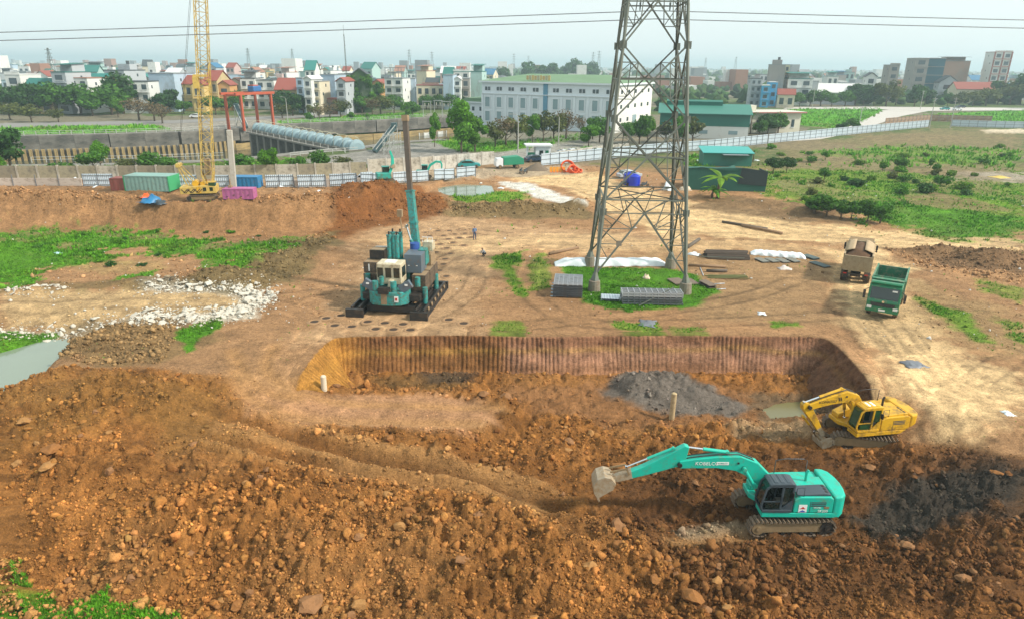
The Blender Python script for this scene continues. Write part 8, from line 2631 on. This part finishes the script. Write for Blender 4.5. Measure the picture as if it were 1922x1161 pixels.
tree(816, 276, 7.5, 'bright', 'slender bright green tree on the lawn left of the big round tree', 'lawn trees', wide=.55)
tree(866, 287, 11.5, 'bright', 'big round bright green tree on the lawn in front of the annexe', 'lawn trees', wide=1.05)
tree(892, 285, 8, 'bright', 'lower bright green tree hugging the big round tree', 'lawn trees', wide=1.2)
for a, b, h, k, w in [(930, 276, 6.5, 'olive', 1.3), (950, 274, 7, 'brown', 1.3), (970, 272, 7, 'olive', 1.2), (1000, 268, 7, 'bright', .9), (1020, 266, 8, 'olive', 1.0), (1040, 264, 8, 'olive', 1.0), (1062, 262, 8, 'brown', 1.2), (1090, 258, 6, 'brown', .9), (1112, 262, 6, 'mid', 1.0), (1105, 275, 5, 'bright', 1.3), (1125, 268, 6, 'mid', 1.1)]:
    tree(a, b, h, k, '%s tree planted before the long white hall' % {'mid': 'full mid green', 'bright': 'bright green', 'olive': 'thin olive', 'brown': 'bare brownish'}[k], 'trees before the hall: ' + k, wide=w)
for a, b, h, k, w in [(1180, 272, 6, 'mid', 1.1), (1200, 270, 7.5, 'mid', 1.1), (1215, 268, 7, 'bright', 1.0), (1250, 268, 6, 'olive', 1.2), (1275, 272, 7, 'mid', 1.0), (1300, 270, 7, 'olive', 1.1), (1383, 254, 6, 'mid', 1.0), (1395, 256, 5, 'dark', 1.0), (1440, 252, 6, 'dark', 1.3), (1460, 250, 6, 'mid', 1.3), (1425, 255, 5, 'mid', 1.2), (1480, 240, 4, 'dark', 1.4), (1600, 245, 4, 'mid', 1.4), (1580, 248, 3, 'dark', 1.6)]:
    tree(a, b, h, k, '%s tree along the hoarding by the warehouse' % {'dark': 'dense dark green', 'mid': 'full mid green', 'bright': 'bright green', 'olive': 'thin olive'}[k], 'trees along the hoarding: ' + k, wide=w)
for i, (a, b, h, k, w) in enumerate([(1500, 201, 8, 'mid', 1.3), (1520, 200, 9, 'mid', 1.3), (1540, 200, 8, 'mid', 1.4), (1560, 201, 7, 'mid', 1.4), (1585, 200, 8, 'mid', 1.4), (1605, 198, 12, 'dark', 1.2), (1620, 199, 10, 'dark', 1.2), (1640, 198, 9, 'dark', 1.1), (1662, 200, 13, 'olive', 1.3), (1680, 198, 11, 'olive', 1.2), (1716, 201, 11, 'dark', 1.3), (1735, 198, 10, 'dark', 1.2), (1485, 202, 6, 'dark', 1.4), (1462, 200, 7, 'dark', 1.3),
                                     (1800, 201, 9, 'olive', 1.4), (1825, 200, 9, 'olive', 1.3), (1850, 199, 9, 'olive', 1.3), (1872, 196, 15, 'dark', 1.3), (1895, 197, 13, 'olive', 1.3), (1915, 196, 17, 'dark', 1.3), (1935, 197, 15, 'dark', 1.3), (1940, 205, 8, 'mid', 1.3), (1778, 199, 7, 'mid', 1.3)]):
    tree(a, b, h, k, '%s tree in the belt beyond the far right road' % {'dark': 'dense dark green', 'mid': 'full mid green', 'olive': 'thin olive'}[k], 'trees beyond the right road: ' + k, wide=w)
for a, b, h, k, w in [(990, 158, 22, 'dark', 1.1), (1015, 156, 20, 'dark', 1.1), (1030, 156, 24, 'dark', 1.1), (1062, 155, 25, 'dark', 1.1), (1078, 155, 24, 'dark', 1.1), (1096, 155, 22, 'dark', 1.1), (1112, 155, 22, 'dark', 1.0), (1045, 156, 18, 'dark', 1.2), (900, 160, 16, 'dark', 1.2), (942, 158, 17, 'dark', 1.2)]:
    tree(a, b, h, k, 'tall dark tree in the grove behind the roof of the long hall', 'grove behind the hall', wide=w)
for a, b, lab in [(1408, 252, 'tall palm in front of the cream block'), (1318, 297, 'small palm behind the netting shed, left'), (1413, 304, 'small palm behind the turquoise shed, right')]:
    palm(a, b, 5.0 if a > 1400 and b < 260 else 2.6, lab, 'palms', sc=1.15 if a > 1400 and b < 260 else .75)
palm(1347, 380, 2.0, 'big banana plant before the netting shed', None, .3, 1.6, True)
palm(1336, 380, 1.0, 'lower banana shoots left of the big banana plant', None, .3, 1.2, True)
for k, (a, b, s) in enumerate([(458, 322, 1.1), (475, 326, 1.2), (492, 322, 1.0), (545, 318, 1.2), (578, 326, .9), (440, 326, 1.0)]):
    palm(a, b, 1.3, 'banana plant with ragged fronds, %s from the left behind the boundary wall' % ordn[k], 'banana plants behind the wall', 1.2, s, True)
for a, b, h, k, w in [(22, 322, 8.0, 'dark', 1.1), (190, 318, 5.0, 'bright', 1.0), (178, 324, 4, 'mid', 1.3), (510, 338, 5.0, 'bright', 1.0), (600, 325, 3.5, 'mid', 1.2), (285, 326, 3.2, 'mid', 1.6), (320, 326, 3.0, 'mid', 1.6), (640, 322, 2.6, 'olive', 1.8), (455, 330, 3, 'mid', 1.5), (235, 328, 2.6, 'olive', 1.8), (560, 330, 3, 'mid', 1.4), (0, 330, 3, 'bright', 1.4)]:
    tree(a, b, h, k, '%s %s behind the stained boundary wall' % ({'dark': 'dark round', 'mid': 'mid green', 'bright': 'bright green', 'olive': 'olive'}[k], 'tree' if h > 4 else 'low tree'), 'trees behind the boundary wall: ' + k + ('' if h > 4 else ' low'), z=1.2, wide=w)
# young trees and bushes of the waste field
for k, (a, b, h) in enumerate([(1528, 405, 2.6), (1550, 408, 3.0), (1578, 410, 2.9), (1598, 412, 2.6), (1628, 415, 3.0), (1652, 418, 2.9)]):
    tree(a, b, h, 'mid', 'young round tree in the near row on the waste field, %s from the left' % ordn[k], 'near row of young trees', z=.3, wide=1.35)
for a, b, h, k, lab in [(1475, 330, 3.4, 'dark', 'dark bushy tree right of the turquoise shed'), (1450, 332, 3.2, 'dark', 'dark tree touching the turquoise shed'), (1690, 325, 2.6, 'mid', 'single thin sapling in the middle of the waste field'), (1548, 306, 2.0, 'bright', 'small bright tree on the rubble by the hoarding'), (1545, 345, 2.3, 'mid', 'round green shrub tree above the young row'), (1655, 328, 2.0, 'bright', 'bright shrub beside the thin sapling'), (1755, 330, 1.8, 'mid', 'low green tree right of the thin sapling'), (1745, 320, 2.0, 'bright', 'light shrub far right of the sapling')]:
    tree(a, b, h, k, lab, 'scattered trees on the waste field', z=.5, wide=1.1)
bq = random.Random(5)
for k in range(46):
    a, b = bq.uniform(1440, 1915), bq.uniform(278, 400)
    if a < 1500 and b > 360: continue
    kk = bq.choice([0, 1, 2, 2, 3, 4])
    bush(a, b, bq.uniform(.6, 1.7), kk, ['mid green bush on the waste field', 'bright green bush on the waste field', 'yellow green weed clump on the waste field', 'olive dry bush on the waste field', 'dark green bush on the waste field'][kk], 'bushes on the waste field: kind %s' % 'abcde'[kk], .5, flat=bq.uniform(.6, 1))
for k in range(16):
    a = bq.uniform(-10, 700)
    bush(a, 327 - max(0, (a - 440)) * .03, bq.uniform(.8, 1.6), kk := bq.choice([0, 1, 2]), ['mid green bush behind the stained boundary wall', 'bright green bush behind the stained boundary wall', 'yellow green weed clump behind the stained boundary wall'][kk], 'bushes behind the wall: kind %s' % 'abc'[kk], 1.2)
for k in range(18):
    a, b = bq.uniform(20, 520), bq.uniform(432, 500)
    bush(a, b, bq.uniform(.35, .8), kk := bq.choice([0, 1, 4]), ['mid green weed bush on the left meadow', 'bright green weed bush on the left meadow', '', '', 'dark green weed bush on the left meadow'][kk], 'weeds on the left meadow: kind %s' % 'ab__e'[kk], .3, flat=.6)
# far woods and fields: a mass of crowns
WOOD = attr_mat('far_wood', rough=.9, bump=.6, scales=(.25, .9), var=.5)
q = np.random.default_rng(9)
yy = np.exp(q.uniform(math.log(300), math.log(4200), 5200))
pxx = q.uniform(-60, 2000, len(yy))
keep = (pxx > 1240) | (yy > 480)
keep &= ~((pxx < 940) & (yy < 520))
keep &= ~((pxx > 1380) & (yy < 395))
keep &= ~((pxx > 840) & (pxx < 1500) & (yy < 310))
keep &= (q.random(len(yy)) < np.where(pxx < 930, .35, .9))
yy, pxx = yy[keep][:3000], pxx[keep][:3000]
xx = (pxx - 961) / FPX * yy * .95
szw = q.uniform(2.2, 4.4, len(yy)) * (1 + (yy > 900) * .6)
cc = np.where(q.random(len(yy))[:, None] < .5, np.array((.03, .075, .02)), np.array((.05, .095, .025))) * q.uniform(.6, 1.4, (len(yy), 1))
sh, fc = rock_shapes(2, 10, 44, flat=.85, amp=.5)
me = scatter_mesh('far_woods', sh, fc, np.c_[xx, yy, 1 + szw * .55], szw, WOOD, cc, tilt=.2, seed=3)
tag(link(bpy.data.objects.new('far_woods', me)), 'distant mass of trees between the roofs and fields', 'woods', kind='stuff')

# ------------------------------------------------------------------ the air
HZ = bpy.data.materials.new('haze')
HZ.use_nodes = True
N, L = HZ.node_tree.nodes, HZ.node_tree.links
for nd in list(N):
    if nd.type != 'OUTPUT_MATERIAL':
        N.remove(nd)
pv = N.new('ShaderNodeVolumePrincipled')
pv.inputs['Color'].default_value = (.74, .94, 1.0, 1)
pv.inputs['Density'].default_value = .00036
pv.inputs['Anisotropy'].default_value = 0.2
L.new(pv.outputs[0], [nd for nd in N if nd.type == 'OUTPUT_MATERIAL'][0].inputs['Volume'])
hz = MB().box((0, 4200, 26), (26000, 9400, 70)).build('haze', HZ)
tag(hz, 'pale bluish haze over the far town', 'haze', kind='stuff')

# ------------------------------------------------------------------ look-alikes are told apart by their place in the row
ORD = ['leftmost', 'second from left', 'third from left', 'fourth from left', 'fifth from left', 'sixth from left', 'seventh from left', 'eighth from left', 'ninth from left', 'tenth from left', 'eleventh from left', 'twelfth from left', 'thirteenth from left', 'fourteenth from left', 'fifteenth from left', 'sixteenth from left', 'seventeenth from left', 'eighteenth from left']
by = {}
for o in scene.objects:
    if o.parent is None and 'label' in o and o.get('kind') is None:
        by.setdefault(o['label'], []).append(o)
for lab, os_ in by.items():
    if 1 < len(os_) <= len(ORD):
        for k, o in enumerate(sorted(os_, key=lambda o: o.location.x / max(o.location.y, 1))):
            o['label'] = lab + ', ' + ORD[k]
